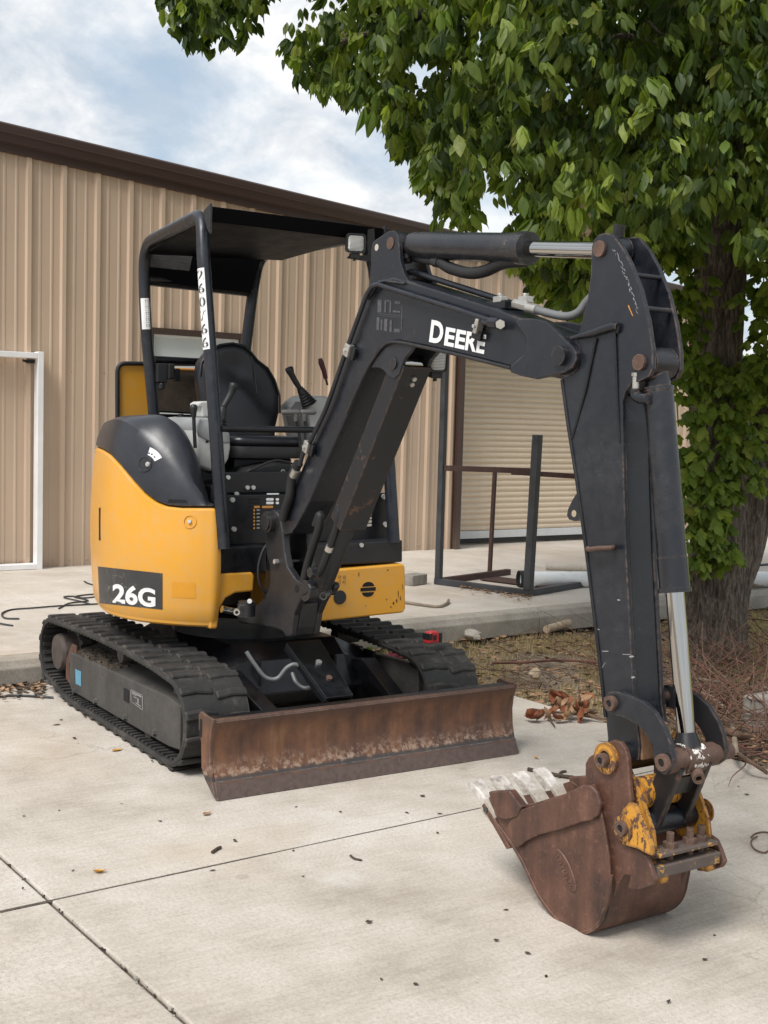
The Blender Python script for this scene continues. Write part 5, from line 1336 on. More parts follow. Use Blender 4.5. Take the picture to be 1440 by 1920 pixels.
# sign lettering
bl, brt = Bdz(805, 641, -HB), Bdz(908, 664, -HB); e_x = Vector((brt[0] - bl[0], brt[1] - bl[1])); Ltot = e_x.length; e_x.normalize(); e_y = Vector((-e_x.y, e_x.x))
hD = (Vector(Bdz(808, 599, -HB)) - Vector(bl)).dot(e_y); hE = (Vector(Bdz(836, 613, -HB)) - Vector(Bdz(835, 648, -HB))).dot(e_y)
xs_px = [(805, 829), (833, 851), (853, 871), (872, 893), (893, 908)]
m = MB()
for chh, (xa, xb) in zip('DEERE', xs_px):
    v, f, _ = text_geo(chh); h = hD if chh == 'D' else hE
    ya = 641 + (xa - 805) * 23 / 103
    ua = (Vector(Bdz(xa, ya, -HB)) - Vector(bl)).dot(e_x); ub = (Vector(Bdz(xb, 641 + (xb - 805) * 23 / 103, -HB)) - Vector(bl)).dot(e_x)
    if chh == 'D': xa0, ub = ua, ua + (ub - ua) * 1.0
    def pos_(u, w_):
        q = Vector(bl) + e_x * (ua + (ub - ua) * u) + e_y * (h * w_); return bw(q.x, q.y, -HB - .0018)
    m.add([pos_(u, w_) for u, w_ in v], f)
P(m, 'lettering', 'decal_white', boom)
m = MB()
for row, chs in ((0, 'HEO'), (1, 'RENT')):
    for k, chh in enumerate(chs):
        pass
q = [B(704, 622, -HB - .0012), B(757, 628, -HB - .0012), B(759, 560, -HB - .0012), B(706, 556, -HB - .0012)]
for (u, v, w_, h_) in ((.03, .06, .10, .36), (.18, .06, .06, .30), (.30, .05, .12, .34), (.50, .04, .08, .34), (.66, .05, .20, .10), (.05, .56, .14, .36), (.05, .52, .9, .012), (.05, .47, .9, .01), (.30, .58, .05, .34), (.36, .88, .16, .05), (.48, .58, .06, .33), (.60, .60, .25, .05), (.66, .84, .2, .08), (.90, .1, .025, .7)):
    m.add([bil(q, u, v), bil(q, u + w_, v), bil(q, u + w_, v + h_), bil(q, u, v + h_)], [[0, 1, 2, 3]])
P(m, 'sticker_residue', 'decal_ghost', boom)
# upper lug plates with the arm cylinder pin
lug = [(676, 600), (690, 538), (694, 500), (695, 470), (697, 456), (704, 449), (728, 433), (738, 432), (744, 440), (747, 460), (749, 488), (756, 512), (768, 532), (790, 556), (760, 562)]
for w0, w1 in ((-HB + .002, -HB + .020), (HB - .020, HB - .002)):
    m = MB(); pts = [Bdz(x, y, -HB) for x, y in lug]; m.loft([[bw(d, z, w0) for d, z in pts], [bw(d, z, w1) for d, z in pts]]); P(m, 'cylinder_lug', 'black_paint', boom, bevel=.003)
m = MB(); c = B(706, 464, -HB + .0012); m.prism(circle_poly(c, .013, BD, BZ, 14), BN * .0008); P(m, 'lug_hole', 'apron_concrete', boom)
dA, zA, o = pin((731, 456), -HB - .002, HB, .022, 'lug_pin', 'rust_pin', boom)
# top face pipes, pale grey strip painted as the top face's sheen, hose bracket
for w, r in ((0.0, .011), (0.035, .010)):
    m = MB(); m.tube(round_corners([B(752, 512, w), B(768, 508, w), B(800, 518, w), B(938, 562, w), B(962, 570, w)], .03, 6), r, 10); P(m, 'top_pipe', 'black_paint', boom, smooth=60)
m = MB(); m.add([B(806, 541, -.045) + BZ * .004, B(925, 578, -.045) + BZ * .004, B(925, 578, -.012) + BZ * .004, B(806, 541, -.012) + BZ * .004], [[0, 1, 2, 3]]); P(m, 'sheen_patch', 'decal_grey', boom)
m = MB(); m.box(B(948, 574, 0), (.10, .09, .03), BD, BN, BZ); P(m, 'hose_block', 'dark_paint', boom, bevel=.004)
for x, w in ((938, -.03), (985, .0)):
    m = MB(); m.box(B(x, 562, w), (.045, .03, .022), BD, BN); m.cyl(B(x, 556, w), B(x, 550, w), .010, n=8); P(m, 'block_clamp', 'zinc', boom, bevel=.003)
m = MB(); m.cyl(B(965, 569, -.02), B(990, 576, -.02), .016, n=6); m.cyl(B(990, 577, -.02), B(1008, 581, -.02), .0175, n=12); P(m, 'hose_fitting', 'zinc', boom, smooth=40)
m = MB(); m.tube(smooth_path([B(x, y, w) for x, y, w in ((985, 575, -.02), (1010, 582, -.02), (1040, 590, -.02), (1065, 593, -.012), (1085, 585, 0), (1100, 566, .01), (1125, 540, .02))], 8), .0135, 12); P(m, 'arm_hose', 'hose_grey', boom, smooth=60)
# tip yoke
HY = 0.086
yoke = [(966, 604), (972, 597), (1000, 597), (1022, 602), (1034, 612), (1062, 640), (1074, 650), (1080, 662), (1080, 676), (1072, 690), (1058, 698), (1004, 711), (975, 705), (956, 698), (957, 686), (982, 664), (988, 648), (985, 632)]
for w0, w1 in ((-HY, -HY + .020), (HY - .020, HY)):
    m = MB(); pts = [Bdz(x, y, -HY) for x, y in yoke]; m.loft([[bw(d, z, w0) for d, z in pts], [bw(d, z, w1) for d, z in pts]]); P(m, 'tip_yoke', 'black_paint', boom, bevel=.004)
dT, zT, o = pin((1046, 667), -HY - .016, HY + .016, .030, 'arm_pin', 'cast_iron', EX)
# boom cylinder lugs under the bend
lug2 = [(690, 690), (700, 668), (716, 652), (745, 641), (775, 648), (768, 660), (757, 672), (752, 686), (747, 702), (738, 710), (728, 706), (718, 694), (708, 689)]
for w0, w1 in ((-HB + .001, -HB + .018), (HB - .018, HB - .001)):
    m = MB(); pts = [Bdz(x, y, -HB) for x, y in lug2]; m.loft([[bw(d, z, w0) for d, z in pts], [bw(d, z, w1) for d, z in pts]]); P(m, 'cylinder_lug', 'black_paint', boom, bevel=.004)
dC, zC, o = pin((736, 681), -HB - .006, HB, .021, 'lug_pin', 'cast_iron', boom)
# lamp on the far side of the boom
lb = B(822, 676, HB + .05); lo = lamp(lb, BD * .95 - BZ * .15 - BN * .25, BZ, .036, .045, boom)

# ---------------- boom cylinder with its guard
cb = bw(d1, z1, 0); ct = bw(dC, zC, 0); ax = (ct - cb).normalized(); fw = BN.cross(ax).normalized()
if fw.dot(BD) < 0: fw = -fw
LC = (ct - cb).length
m = MB(); m.cyl(cb + ax * .03, cb + ax * (LC * .70), .046, n=24); bc = P(m, 'boom_cylinder', 'worn_black', smooth=40)
m = MB(); m.cyl(cb - BN * .036, cb + BN * .036, .042, n=20); P(m, 'cylinder_eye', 'cast_iron', bc, smooth=40)
m = MB(); m.cyl(cb + ax * (LC * .70), ct, .026, n=18); m.cyl(ct - BN * .04, ct + BN * .04, .036, n=18); P(m, 'cylinder_rod', 'chrome', bc, smooth=40)
m = MB(); g0, g1 = LC * .33, LC * 1.02
def chan(h): return [cb + ax * h + BN * w + fw * f for w, f in ((-.062, -.03), (-.062, .058), (.062, .058), (.062, -.03), (.055, -.03), (.055, .050), (-.055, .050), (-.055, -.03))]
m.loft([chan(g0), chan(g1)]); P(m, 'cylinder_guard', 'worn_black', bc, bevel=.003)
m = MB(); a_ = cb + ax * .10 - BN * .052; m.tube(smooth_path([a_ + fw * .02, a_ + ax * .06 + fw * .025, a_ + ax * .22 + fw * .02, a_ + ax * .30 + fw * .01 - BN * .005, a_ + ax * .34 - fw * .02], 6), .0125, 10); P(m, 'cylinder_pipe', 'worn_black', bc, smooth=60)
m = MB(); m.cyl(a_ - BN * .03, a_ + BN * .01, .022, n=6); P(m, 'pipe_union', 'cast_iron', bc)
m = MB(); m.ring(a_ + ax * .15 + fw * .025 - ax * .012, a_ + ax * .15 + fw * .025 + ax * .012, .017, .0125, 14); P(m, 'hose_clip', 'zinc', bc, smooth=40)
m = MB(); m.tube(smooth_path([B(x, y, -.055) for x, y in ((592, 985), (600, 965), (598, 990), (585, 1030), (575, 1065), (570, 1090))], 6), .018, 10); P(m, 'cylinder_hose', 'hose_black', bc, smooth=60)
m = MB(); c = B(602, 1120, -.05); m.ring(B(606, 1118, -.075), B(612, 1115, -.03), .016, .010, 12); P(m, 'grease_collar', 'cast_iron', bc, smooth=40)
c = B(768, 708, 0.0); m = MB(); m.box(c, (.05, .06, .05), ax, BN, fw); P(m, 'rod_clevis', 'cast_iron', bc, bevel=.006)
for k in (-.012, .012):
    m = MB(); m.cyl(c + fw * .025 + ax * k, c + fw * .034 + ax * k, .009, n=8); P(m, 'clevis_bolt', 'zinc', bc)
m = MB(); m.tube(smooth_path([B(x, y, -.09) for x, y in ((560, 868), (551, 885), (546, 905), (543, 930), (535, 955), (530, 975))], 6), .020, 12); P(m, 'hose_sleeve', 'hose_black', EX, smooth=60)
m = MB(); m.cyl(B(556, 880, -.092), B(550, 892, -.09), .019, n=12); P(m, 'sleeve_fitting', 'zinc', EX, smooth=40)

# ---------------- arm cylinder on top of the boom
cA, cE = bw(dA, zA, 0), B(987, 467, 0); dR, zR = Bdz(1122, 466, -.062)
rodE = bw(dR, zR, 0); ax = (rodE - cA).normalized(); tA = (cE - cA).length
m = MB(); m.cyl(cA + ax * .035, cA + ax * .07, .040, .049, 28); m.cyl(cA + ax * .07, cA + ax * (tA - .03), .0495, n=28); m.cyl(cA + ax * (tA - .03), cA + ax * (tA + .012), .055, n=28); ac = P(m, 'arm_cylinder', 'cylinder_paint', smooth=40)
m = MB(); m.cyl(cA - BN * .046, cA + BN * .046, .046, n=22); P(m, 'cylinder_eye', 'black_paint', ac, smooth=40)
m = MB(); m.cyl(cA + ax * tA, rodE - ax * .04, .0265, n=22); P(m, 'cylinder_rod', 'chrome', ac, smooth=40)
m = MB(); m.cyl(rodE - BN * .038, rodE + BN * .038, .044, n=22); P(m, 'rod_eye', 'black_paint', ac, smooth=40)
c = rodE + BD * .01 + BZ * .04 + BN * .005; m = MB(); m.cyl(c, c + BZ * .035 + BD * .006, .017, .019, 12); P(m, 'grease_fitting', 'cast_iron', ac, smooth=40)
m = MB(); c0 = B(757, 484, -.02); m.tube([c0, B(768, 484, -.02), B(772, 478, 0.0)], [.022, .021, .018], 8); P(m, 'port_block', 'cast_iron', ac, smooth=30)
hs = smooth_path([B(x, y, w) for x, y, w in ((768, 482, .0), (800, 489, -.01), (825, 492, -.01), (845, 503, -.01), (880, 512, -.01), (910, 508, 0), (945, 493, .0), (985, 489, .01))], 8)
m = MB(); m.tube(hs, [.014 + .007 * min(1, max(0, (i - 14) / 4)) for i in range(len(hs))], 12); P(m, 'arm_cylinder_hose', 'hose_black', ac, smooth=60)
m = MB(); c0 = B(815, 490, -.01); m.cyl(c0, B(824, 492, -.01), .020, n=12); P(m, 'hose_fitting', 'cast_iron', ac, smooth=40)

# ---------------- arm
HA = 0.062
box_px = [(1050, 706), (1058, 690), (1080, 668), (1080, 640), (1110, 640), (1160, 742), (1166, 790), (1168, 900), (1173, 1050), (1181, 1200), (1187, 1320), (1198, 1400), (1196, 1425), (1150, 1432), (1140, 1405), (1134, 1340), (1120, 1220), (1097, 1020), (1078, 880), (1062, 780)]
m = MB(); pts = [Bdz(x, y, -HA) for x, y in box_px]; m.loft([[bw(d, z, -HA + .0125) for d, z in pts], [bw(d, z, HA - .0125) for d, z in pts]]); arm = P(m, 'arm', 'black_paint', bevel=.007)
top_px = [(1108, 462), (1112, 449), (1122, 439), (1135, 436), (1148, 441), (1164, 462), (1180, 492), (1200, 542), (1214, 600), (1222, 655), (1222, 690), (1215, 706), (1200, 714), (1183, 719), (1172, 732), (1166, 752), (1166, 790), (1168, 900), (1173, 1050), (1181, 1200), (1187, 1320), (1198, 1400), (1196, 1425), (1150, 1432), (1140, 1405), (1134, 1340), (1120, 1220), (1097, 1020), (1078, 880), (1062, 780), (1050, 706), (1058, 684), (1076, 660), (1080, 640), (1090, 600), (1100, 560), (1106, 515)]
for w0, w1 in ((-HA - .0008, -HA + .014), (HA - .014, HA + .0008)):
    m = MB(); pts = [Bdz(x, y, -HA - .004) for x, y in top_px]; m.loft([[bw(d, z, w0) for d, z in pts], [bw(d, z, w1) for d, z in pts]]); P(m, 'side_plate', 'black_paint', arm, bevel=.002)
for (x, y) in ((1192, 514), (1212, 577)):
    m = MB(); d, z = Bdz(x, y, -HA); m.cyl(bw(d - .012, z, -HA + .012), bw(d - .012, z, HA - .012), .0075, n=10); P(m, 'tie_bar', 'black_paint', arm, smooth=40)
m = MB(); bprism(m, [(1118, 500), (1138, 500), (1175, 600), (1178, 700), (1160, 735), (1110, 640)], -HA, -HA + .016, HA - .016); P(m, 'inner_web', 'dark_paint', arm)
m = MB(); m.tube([B(1072, 634, -HA - .008), B(1110, 624, -HA - .010), B(1150, 611, -HA - .010), B(1158, 612, -HA - .008)], [.006, .011, .012, .010], 12); P(m, 'stiffener_tube', 'black_paint', arm, smooth=60)
m = MB(); c = B(1155, 616, -HA - .0095); m.prism(circle_poly(c, .014, BD, BZ, 12), BN * .001); P(m, 'stiffener_hole', 'void_black', arm)
m = MB(); m.tube([B(1118, 634, -HA - .004), B(1098, 730, -HA - .004), B(1073, 822, -HA - .001)], .0045, 8); P(m, 'weld_rib', 'dark_paint', arm, smooth=60)
m = MB(); m.tube([B(1153, 625, -HA - .005), B(1158, 745, -HA - .002), B(1162, 830, -HA - .001)], .004, 8); P(m, 'weld_rib', 'dark_paint', arm, smooth=60)
m = MB(); m.tube([B(x, y, -HA - .001) for x, y in ((1054, 712), (1066, 800), (1081, 895), (1100, 1035), (1122, 1215), (1136, 1345))], .006, 8); P(m, 'edge_bead', 'dark_paint', arm, smooth=60)
for px, wa, wb, r, nm in (((1122, 466), -HA - .010, HA + .010, .024, 'cylinder_pin'), ((1196, 679), -HA - .012, HA + .010, .023, 'cylinder_pin')): pin(px, wa, wb, r, nm, 'rust_pin', arm)
dK, zK = Bdz(1196, 679, -HA - .012)
m = MB(); m.ring(bw(dT, zT, -HY + .0205), bw(dT, zT, HY - .0205), .062, .031, 28); P(m, 'arm_boss', 'black_paint', arm, smooth=40)
# worn chalk streaks and bare chips on the near plate
def scuff(pts, mat, name):
    m = MB()
    for (x, y, l, a, t) in pts:
        d = Vector((math.cos(a), math.sin(a))); n_ = Vector((-d.y, d.x))
        q = [(x - d.x * l - n_.x * t, y - d.y * l - n_.y * t), (x + d.x * l - n_.x * t * .4, y + d.y * l - n_.y * t * .4), (x + d.x * l * 1.1, y + d.y * l * 1.1 + .4), (x + d.x * l * .8 + n_.x * t, y + d.y * l * .8 + n_.y * t), (x - d.x * l * .9 + n_.x * t * .6, y - d.y * l * .9 + n_.y * t * .6)]
        m.add([B(px_, py_, -HA - .0016) for px_, py_ in q], [[0, 1, 2, 3, 4]])
    P(m, name, mat, arm)
sc = []
for k in range(46):
    t = k / 45; x = 1152 + 44 * t ** .85 + random.uniform(-2.5, 2.5); y = 468 + 116 * t + random.uniform(-2, 2); sc.append((x, y, random.uniform(1.0, 3.4), random.uniform(.6, 1.5), random.uniform(.3, .9)))
scuff(sc, 'decal_grey', 'scuff_mark')
scuff([(1183, 584, 9, 1.15, 1.2), (1180, 577, 5, 1.1, 1.6)], 'decal_orange', 'chipped_paint')
for q in ([(1110, 1200), (1118, 1214)], ):
    pass
m = MB()
for (x, y, l, a, t) in ((1160, 1125, 3, .2, 1.4), (1175, 1227, 9, .05, .7), (1184, 1231, 2, 1.5, 5), (1135, 1221, 7, 0.02, .8), (1187, 1270, 2, 1.4, 4), (1130, 1250, 12, -1.0, .4), (1122, 1180, 3, .4, .8)):
    d = Vector((math.cos(a), math.sin(a))); n_ = Vector((-d.y, d.x))
    m.add([B(x + d.x * l * u + n_.x * t * v, y + d.y * l * u + n_.y * t * v, -HA - .0012) for u, v in ((-1, -.5), (.6, -1), (1, .3), (.2, 1), (-.8, .7))], [[0, 1, 2, 3, 4]])
P(m, 'scuff_mark', 'decal_grey', arm)
# rest hook and lifting eye on the arm's near and inner edges
m = MB(); m.tube(smooth_path([B(1103, 1028, -HA), B(1104, 1030, -HA - .028), B(1122, 1028, -HA - .034), B(1146, 1027, -HA - .030), B(1150, 1026, -HA)], 5), .0075, 10); P(m, 'rest_hook', 'rust_pin', arm, smooth=60)
m = MB(); ep = [(1084, 925), (1076, 938), (1068, 955), (1066, 966), (1070, 974), (1080, 977), (1092, 976), (1090, 950)]; bprism(m, ep, 0, -.008, .008); ey = P(m, 'lifting_eye', 'black_paint', arm, bevel=.002)
m = MB(); c = B(1076, 963, -.0088); m.prism(circle_poly(c, .011, BD, BZ, 12), BN * .0006); P(m, 'eye_hole', 'wood_chip', ey)
m = MB(); m.prism(circle_poly(bw(*Bdz(1160, 1395, -HA), -HA + .002), .05, BD, BZ, 16), BN * (2 * HA - .004)); P(m, 'arm_nose', 'worn_black', arm, bevel=.004)
m = MB(); a_, b_ = Bdz(1196, 1370, 0), Bdz(1215, 1440, 0)
m.loft([[bw(*Bdz(1190, 1360, -HA), -HA + .006), bw(*Bdz(1190, 1360, -HA), HA - .006), bw(*Bdz(1196, 1425, -HA), HA - .006), bw(*Bdz(1196, 1425, -HA), -HA + .006)], [bw(*Bdz(1190, 1360, -HA), -HA + .006) + BD * .02, bw(*Bdz(1190, 1360, -HA), HA - .006) + BD * .02, bw(*Bdz(1196, 1425, -HA), HA - .006) + BD * .012, bw(*Bdz(1196, 1425, -HA), -HA + .006) + BD * .012]])
P(m, 'worn_nose_plate', 'worn_rust', arm, bevel=.004)

# ---------------- bucket cylinder in front of the arm
kT = bw(dK, zK, 0); dL, zL = Bdz(1241, 1430, -.105); kB = bw(dL, zL, 0)
ax = (kB - kT).normalized(); LK = (kB - kT).length
pxE = B(1259, 1111, 0); tE = (pxE - kT).dot(ax)
m = MB(); m.cyl(kT - BN * .044, kT + BN * .044, .046, n=24); m.cyl(kT + ax * .02, kT + ax * .075, .036, n=24); m.cyl(kT + ax * .07, kT + ax * .082, .0445, n=28); m.cyl(kT + ax * .08, kT + ax * (tE - .10), .042, n=28); m.cyl(kT + ax * (tE - .10), kT + ax * (tE - .012), .0435, n=28); m.cyl(kT + ax * (tE - .012), kT + ax * tE, .0475, n=28); kc = P(m, 'bucket_cylinder', 'cylinder_paint', smooth=40)
m = MB(); m.cyl(kT + ax * tE, kB - ax * .05, .0265, n=24); P(m, 'cylinder_rod', 'chrome', kc, smooth=40)
m = MB(); m.cyl(kB - ax * .075, kB - ax * .03, .026, .040, 20); P(m, 'rod_collar', 'worn_black', kc, smooth=40)
m = MB(); m.cyl(kB - BN * .036, kB + BN * .036, .045, n=24); P(m, 'rod_eye', 'flaking_white', kc, smooth=40)
c = kB + BD * .03 - BZ * .03; m = MB(); m.ring(c, c + BD * .03 - BZ * .012 - BN * .02, .018, .009, 14); P(m, 'eye_collar', 'rust_pin', kc, smooth=40)
c = B(1192, 735, -.055); m = MB(); m.cyl(c + BZ * .05, c + BZ * .01, .011, n=12); m.cyl(c + BZ * .045, c + BZ * .055, .014, n=6); P(m, 'port_fitting', 'zinc', kc, smooth=40)
m = MB(); m.tube(smooth_path([c + BZ * .01, c - BZ * .008, c + BD * .02 - BZ * .018, c + BD * .05 - BZ * .018], 4), .016, 10); P(m, 'port_elbow', 'black_paint', kc, smooth=60)
m = MB(); m.tube(smooth_path([c + BZ * .05, c + BZ * .085 + BN * .02, c + BZ * .11 + BN * .04 - BD * .05], 5), .011, 10); P(m, 'port_hose', 'hose_black', kc, smooth=60)

# ---------------- links to the bucket
link_px = [(1131, 1322), (1131, 1308), (1140, 1298), (1155, 1296), (1178, 1303), (1204, 1314), (1228, 1336), (1246, 1366), (1257, 1395), (1262, 1425), (1256, 1445), (1244, 1454), (1232, 1446), (1225, 1425), (1222, 1400), (1212, 1380), (1196, 1360), (1172, 1347), (1148, 1340), (1136, 1334)]
HL = 0.098
for w0, w1 in ((-HL - .016, -HL), (HL, HL + .016)):
    m = MB(); pts = [Bdz(x, y, -HL - .016) for x, y in link_px]; m.loft([[bw(d, z, w0) for d, z in pts], [bw(d, z, w1) for d, z in pts]]); P(m, 'guide_link', 'worn_black' if w0 > 0 else 'black_paint', bevel=.004)
pin((1143, 1319), -HL - .028, HL + .028, .022, 'link_pin', 'rust_pin', EX, hole=.009)
m = MB(); d, z = Bdz(1143, 1319, -HL - .016); m.ring(bw(d, z, -HL - .002), bw(d, z, -HA), .034, .0225, 20); m.ring(bw(d, z, HA), bw(d, z, HL), .034, .0225, 20); P(m, 'link_spacer', 'black_paint', arm, smooth=40)
pin((1241, 1430), -HL - .026, HL + .05, .024, 'link_pin', 'rust_pin', EX, hole=.010)
m = MB(); m.ring(kB - BN * (HL - .001), kB - BN * .037, .034, .0245, 22); m.ring(kB + BN * .037, kB + BN * (HL - .001), .034, .0245, 22); P(m, 'link_spacer', 'rust_pin', EX, smooth=40)
# bucket pins
dP, zP = Bdz(1126, 1426, -.165); dQ, zQ = Bdz(1164, 1553, -.170)
bkt_pin = bw(dP, zP, 0); lnk_pin = bw(dQ, zQ, 0)
axl = (lnk_pin - kB); ll = axl.length; axl.normalize(); fl2 = BN.cross(axl).normalized()
m = MB()
for w in (-.055, .055): m.box(kB.lerp(lnk_pin, .5) + BN * w, (ll, .02, .075), axl, BN, fl2)
bl_ = P(m, 'bucket_link', 'worn_black', bevel=.005)
m = MB(); m.box(kB.lerp(lnk_pin, .40), (.06, .095, .03), axl, BN, fl2); P(m, 'link_web', 'worn_black', bl_, bevel=.003)
m = MB(); m.cyl(lnk_pin - BN * .108, lnk_pin + BN * .108, .037, n=22); P(m, 'link_tube', 'black_paint', bl_, smooth=40)
m = MB(); m.cyl(kB - BN * .096, kB + BN * .096, .030, n=18); P(m, 'link_head', 'rust_pin', bl_, smooth=40)
m = MB(); m.cyl(bkt_pin - BN * .112, bkt_pin + BN * .112, .040, n=22); P(m, 'arm_nose_tube', 'worn_black', arm, smooth=40)

# ---------------- quick coupler (yellow) and bucket (rust)
HC = 0.118
pin((1126, 1426), -.172, .172, .021, 'bucket_pin', 'rust_pin', EX, hole=.009)
pin((1164, 1553), -.176, .176, .021, 'bucket_pin', 'rust_pin', EX, hole=.009)
cp_px = [(1132, 1402), (1148, 1396), (1160, 1404), (1166, 1425), (1180, 1444), (1204, 1500), (1224, 1560), (1227, 1592), (1218, 1612), (1200, 1600), (1168, 1590), (1152, 1560), (1140, 1500), (1122, 1440), (1122, 1416)]
cp = None
for w0, w1 in ((-HC, -HC + .014), (HC - .014, HC)):
    m = MB(); pts = [Bdz(x, y, -HC) for x, y in cp_px]; m.loft([[bw(d, z, w0) for d, z in pts], [bw(d, z, w1) for d, z in pts]])
    if cp is None: cp = P(m, 'quick_coupler', 'worn_yellow', bevel=.004)
    else: P(m, 'coupler_cheek', 'worn_yellow', cp, bevel=.004)
tab = [(1178, 1504), (1190, 1508), (1206, 1545), (1223, 1588), (1222, 1606), (1208, 1600), (1194, 1592), (1166, 1585), (1163, 1570), (1154, 1552), (1156, 1535), (1166, 1518)]
for w0, w1 in ((-.163, -.148),):
    m = MB(); pts = [Bdz(x, y, -.163) for x, y in tab]; m.loft([[bw(d, z, w0) for d, z in pts], [bw(d, z, w1) for d, z in pts]]); P(m, 'coupler_tab', 'worn_yellow', cp, bevel=.005)
dd, zz = Bdz(1131, 1424, -.160)
for sg in (-1, 1):
    m = MB(); m.ring(bw(dd + .006, zz + .004, sg * .146), bw(dd + .006, zz + .004, sg * .160), .045, .022, 22); P(m, 'pin_collar', 'worn_yellow', cp, smooth=40)
    m = MB(); m.ring(bw(dQ + .004, zQ, sg * .163), bw(dQ + .004, zQ, sg * .168), .036, .022, 22); P(m, 'pin_collar', 'worn_yellow', cp, smooth=40)
m = MB(); a_, b_ = B(1180, 1475, -HC + .015), B(1190, 1500, -HC + .015)
m.cyl(bw(*Bdz(1182, 1490, -HC), -HC + .015), bw(*Bdz(1182, 1490, -HC), HC - .015), .046, n=22); P(m, 'coupler_tube', 'worn_yellow', cp, smooth=40)
# hook plates at the back of the bucket: bed, clamp plate, bolts
dz1, dz2 = Bdz(1222, 1622, -.14), Bdz(1228, 1652, -.14)
m = MB(); c = bw((dz1[0] + dz2[0]) / 2 - .022, (dz1[1] + dz2[1]) / 2 - .002, 0.0); m.box(c, (.055, .255, .034), BD, BN, BZ); bar_ = P(m, 'clamp_plate', 'worn_clamp', cp, bevel=.004)
m = MB(); c2_ = bw(dz1[0] - .020, dz1[1] + .022, 0.0); m.box(c2_, (.06, .235, .012), BD, BN, BZ); P(m, 'wear_strip', 'worn_clamp', cp, bevel=.003)
for w in (-.05, .03, .075):
    m = MB(); m.cyl(c2_ + BN * w - BZ * .06, c2_ + BN * w + BZ * .05, .011, n=10); m.cyl(c2_ + BN * w + BZ * .006, c2_ + BN * w + BZ * .022, .020, n=6); P(m, 'clamp_bolt', 'rust_pin', bar_, smooth=30)
for w in (-.09, .10):
    m = MB(); m.box(c + BN * w - BZ * .022, (.035, .04, .036), BD, BN, BZ); P(m, 'clamp_foot', 'worn_yellow', bar_, bevel=.006)
# bucket side plates, shell, cutters, ears, teeth
HK = 0.165
def arc_px(px, n=5): return [(v.x, v.y) for v in smooth_path([Vector((x, y, 0)) for x, y in px], n)]
back_px = [(958, 1584), (967, 1599), (980, 1622), (993, 1650), (1010, 1684), (1036, 1719), (1062, 1744), (1086, 1753), (1110, 1748), (1130, 1727), (1140, 1690), (1145, 1645), (1142, 1600), (1134, 1550), (1124, 1505)]
bp_s = arc_px(back_px, 7)
side_px = [(915, 1495), (936, 1545)] + bp_s + [(1112, 1470), (1060, 1488), (1000, 1506), (960, 1512), (930, 1490)]
bk = None
for w0, w1 in ((-HK, -HK + .012), (HK - .012, HK)):
    m = MB(); pts = [Bdz(x, y, -HK) for x, y in side_px]; m.loft([[bw(d, z, w0) for d, z in pts], [bw(d, z, w1) for d, z in pts]])
    if bk is None: bk = P(m, 'bucket', 'rust', bevel=.003)
    else: P(m, 'bucket_side', 'rust', bk, bevel=.003)
pts = [Bdz(x, y, -HK) for x, y in [(908, 1508), (925, 1540)] + bp_s]
cen = (sum(p[0] for p in pts) / len(pts), sum(p[1] for p in pts) / len(pts))
m = MB(); inn = []
for i, (d, z) in enumerate(pts):
    a = pts[max(0, i - 1)]; b = pts[min(len(pts) - 1, i + 1)]; t = Vector((b[0] - a[0], b[1] - a[1])).normalized(); n_ = Vector((-t.y, t.x))
    if n_.dot(Vector((cen[0] - d, cen[1] - z))) < 0: n_ = -n_
    inn.append((d + n_.x * .012, z + n_.y * .012))
loops = [[bw(pts[i][0], pts[i][1], -HK - .003), bw(pts[i][0], pts[i][1], HK + .003), bw(inn[i][0], inn[i][1], HK + .003), bw(inn[i][0], inn[i][1], -HK - .003)] for i in range(len(pts))]
m.loft(loops); P(m, 'bucket_shell', 'rust', bk, smooth=40, bevel=.002)
# lip plate between the sides
lp = [Bdz(905, 1510, -HK), Bdz(952, 1592, -HK)]
m = MB(); m.loft([[bw(*lp[0], -HK - .006), bw(*lp[0], HK + .006), bw(*lp[1], HK + .006), bw(*lp[1], -HK - .006)], [bw(lp[0][0] + .014, lp[0][1] + .012, -HK - .006), bw(lp[0][0] + .014, lp[0][1] + .012, HK + .006), bw(lp[1][0] + .016, lp[1][1] + .010, HK + .006), bw(lp[1][0] + .016, lp[1][1] + .010, -HK - .006)]]); P(m, 'lip_plate', 'rust', bk, bevel=.003)
rim = [(968, 1592), (956, 1570), (952, 1545), (975, 1518), (1000, 1510), (1050, 1492), (1092, 1472), (1108, 1472), (1120, 1486), (1126, 1508), (1122, 1528), (1110, 1538), (1090, 1542), (1050, 1556), (1010, 1566), (985, 1578)]
for sg in (-1, 1):
    m = MB(); pts2 = [Bdz(x, y, -HK - .014) for x, y in rim]; m.loft([[bw(d, z, sg * (HK + .0005)) for d, z in pts2], [bw(d, z, sg * (HK + .016)) for d, z in pts2]]); P(m, 'side_cutter', 'rust', bk, bevel=.006, seg=3)
    tt = [(917, 1484), (956, 1482), (966, 1496), (979, 1513), (970, 1532), (948, 1536), (930, 1530)]
    m = MB(); pts2 = [Bdz(x, y, -HK - .016) for x, y in tt]; m.loft([[bw(d, z, sg * (HK - .010)) for d, z in pts2], [bw(d, z, sg * (HK + .020)) for d, z in pts2]]); P(m, 'cutter_block', 'rust', bk, bevel=.004)
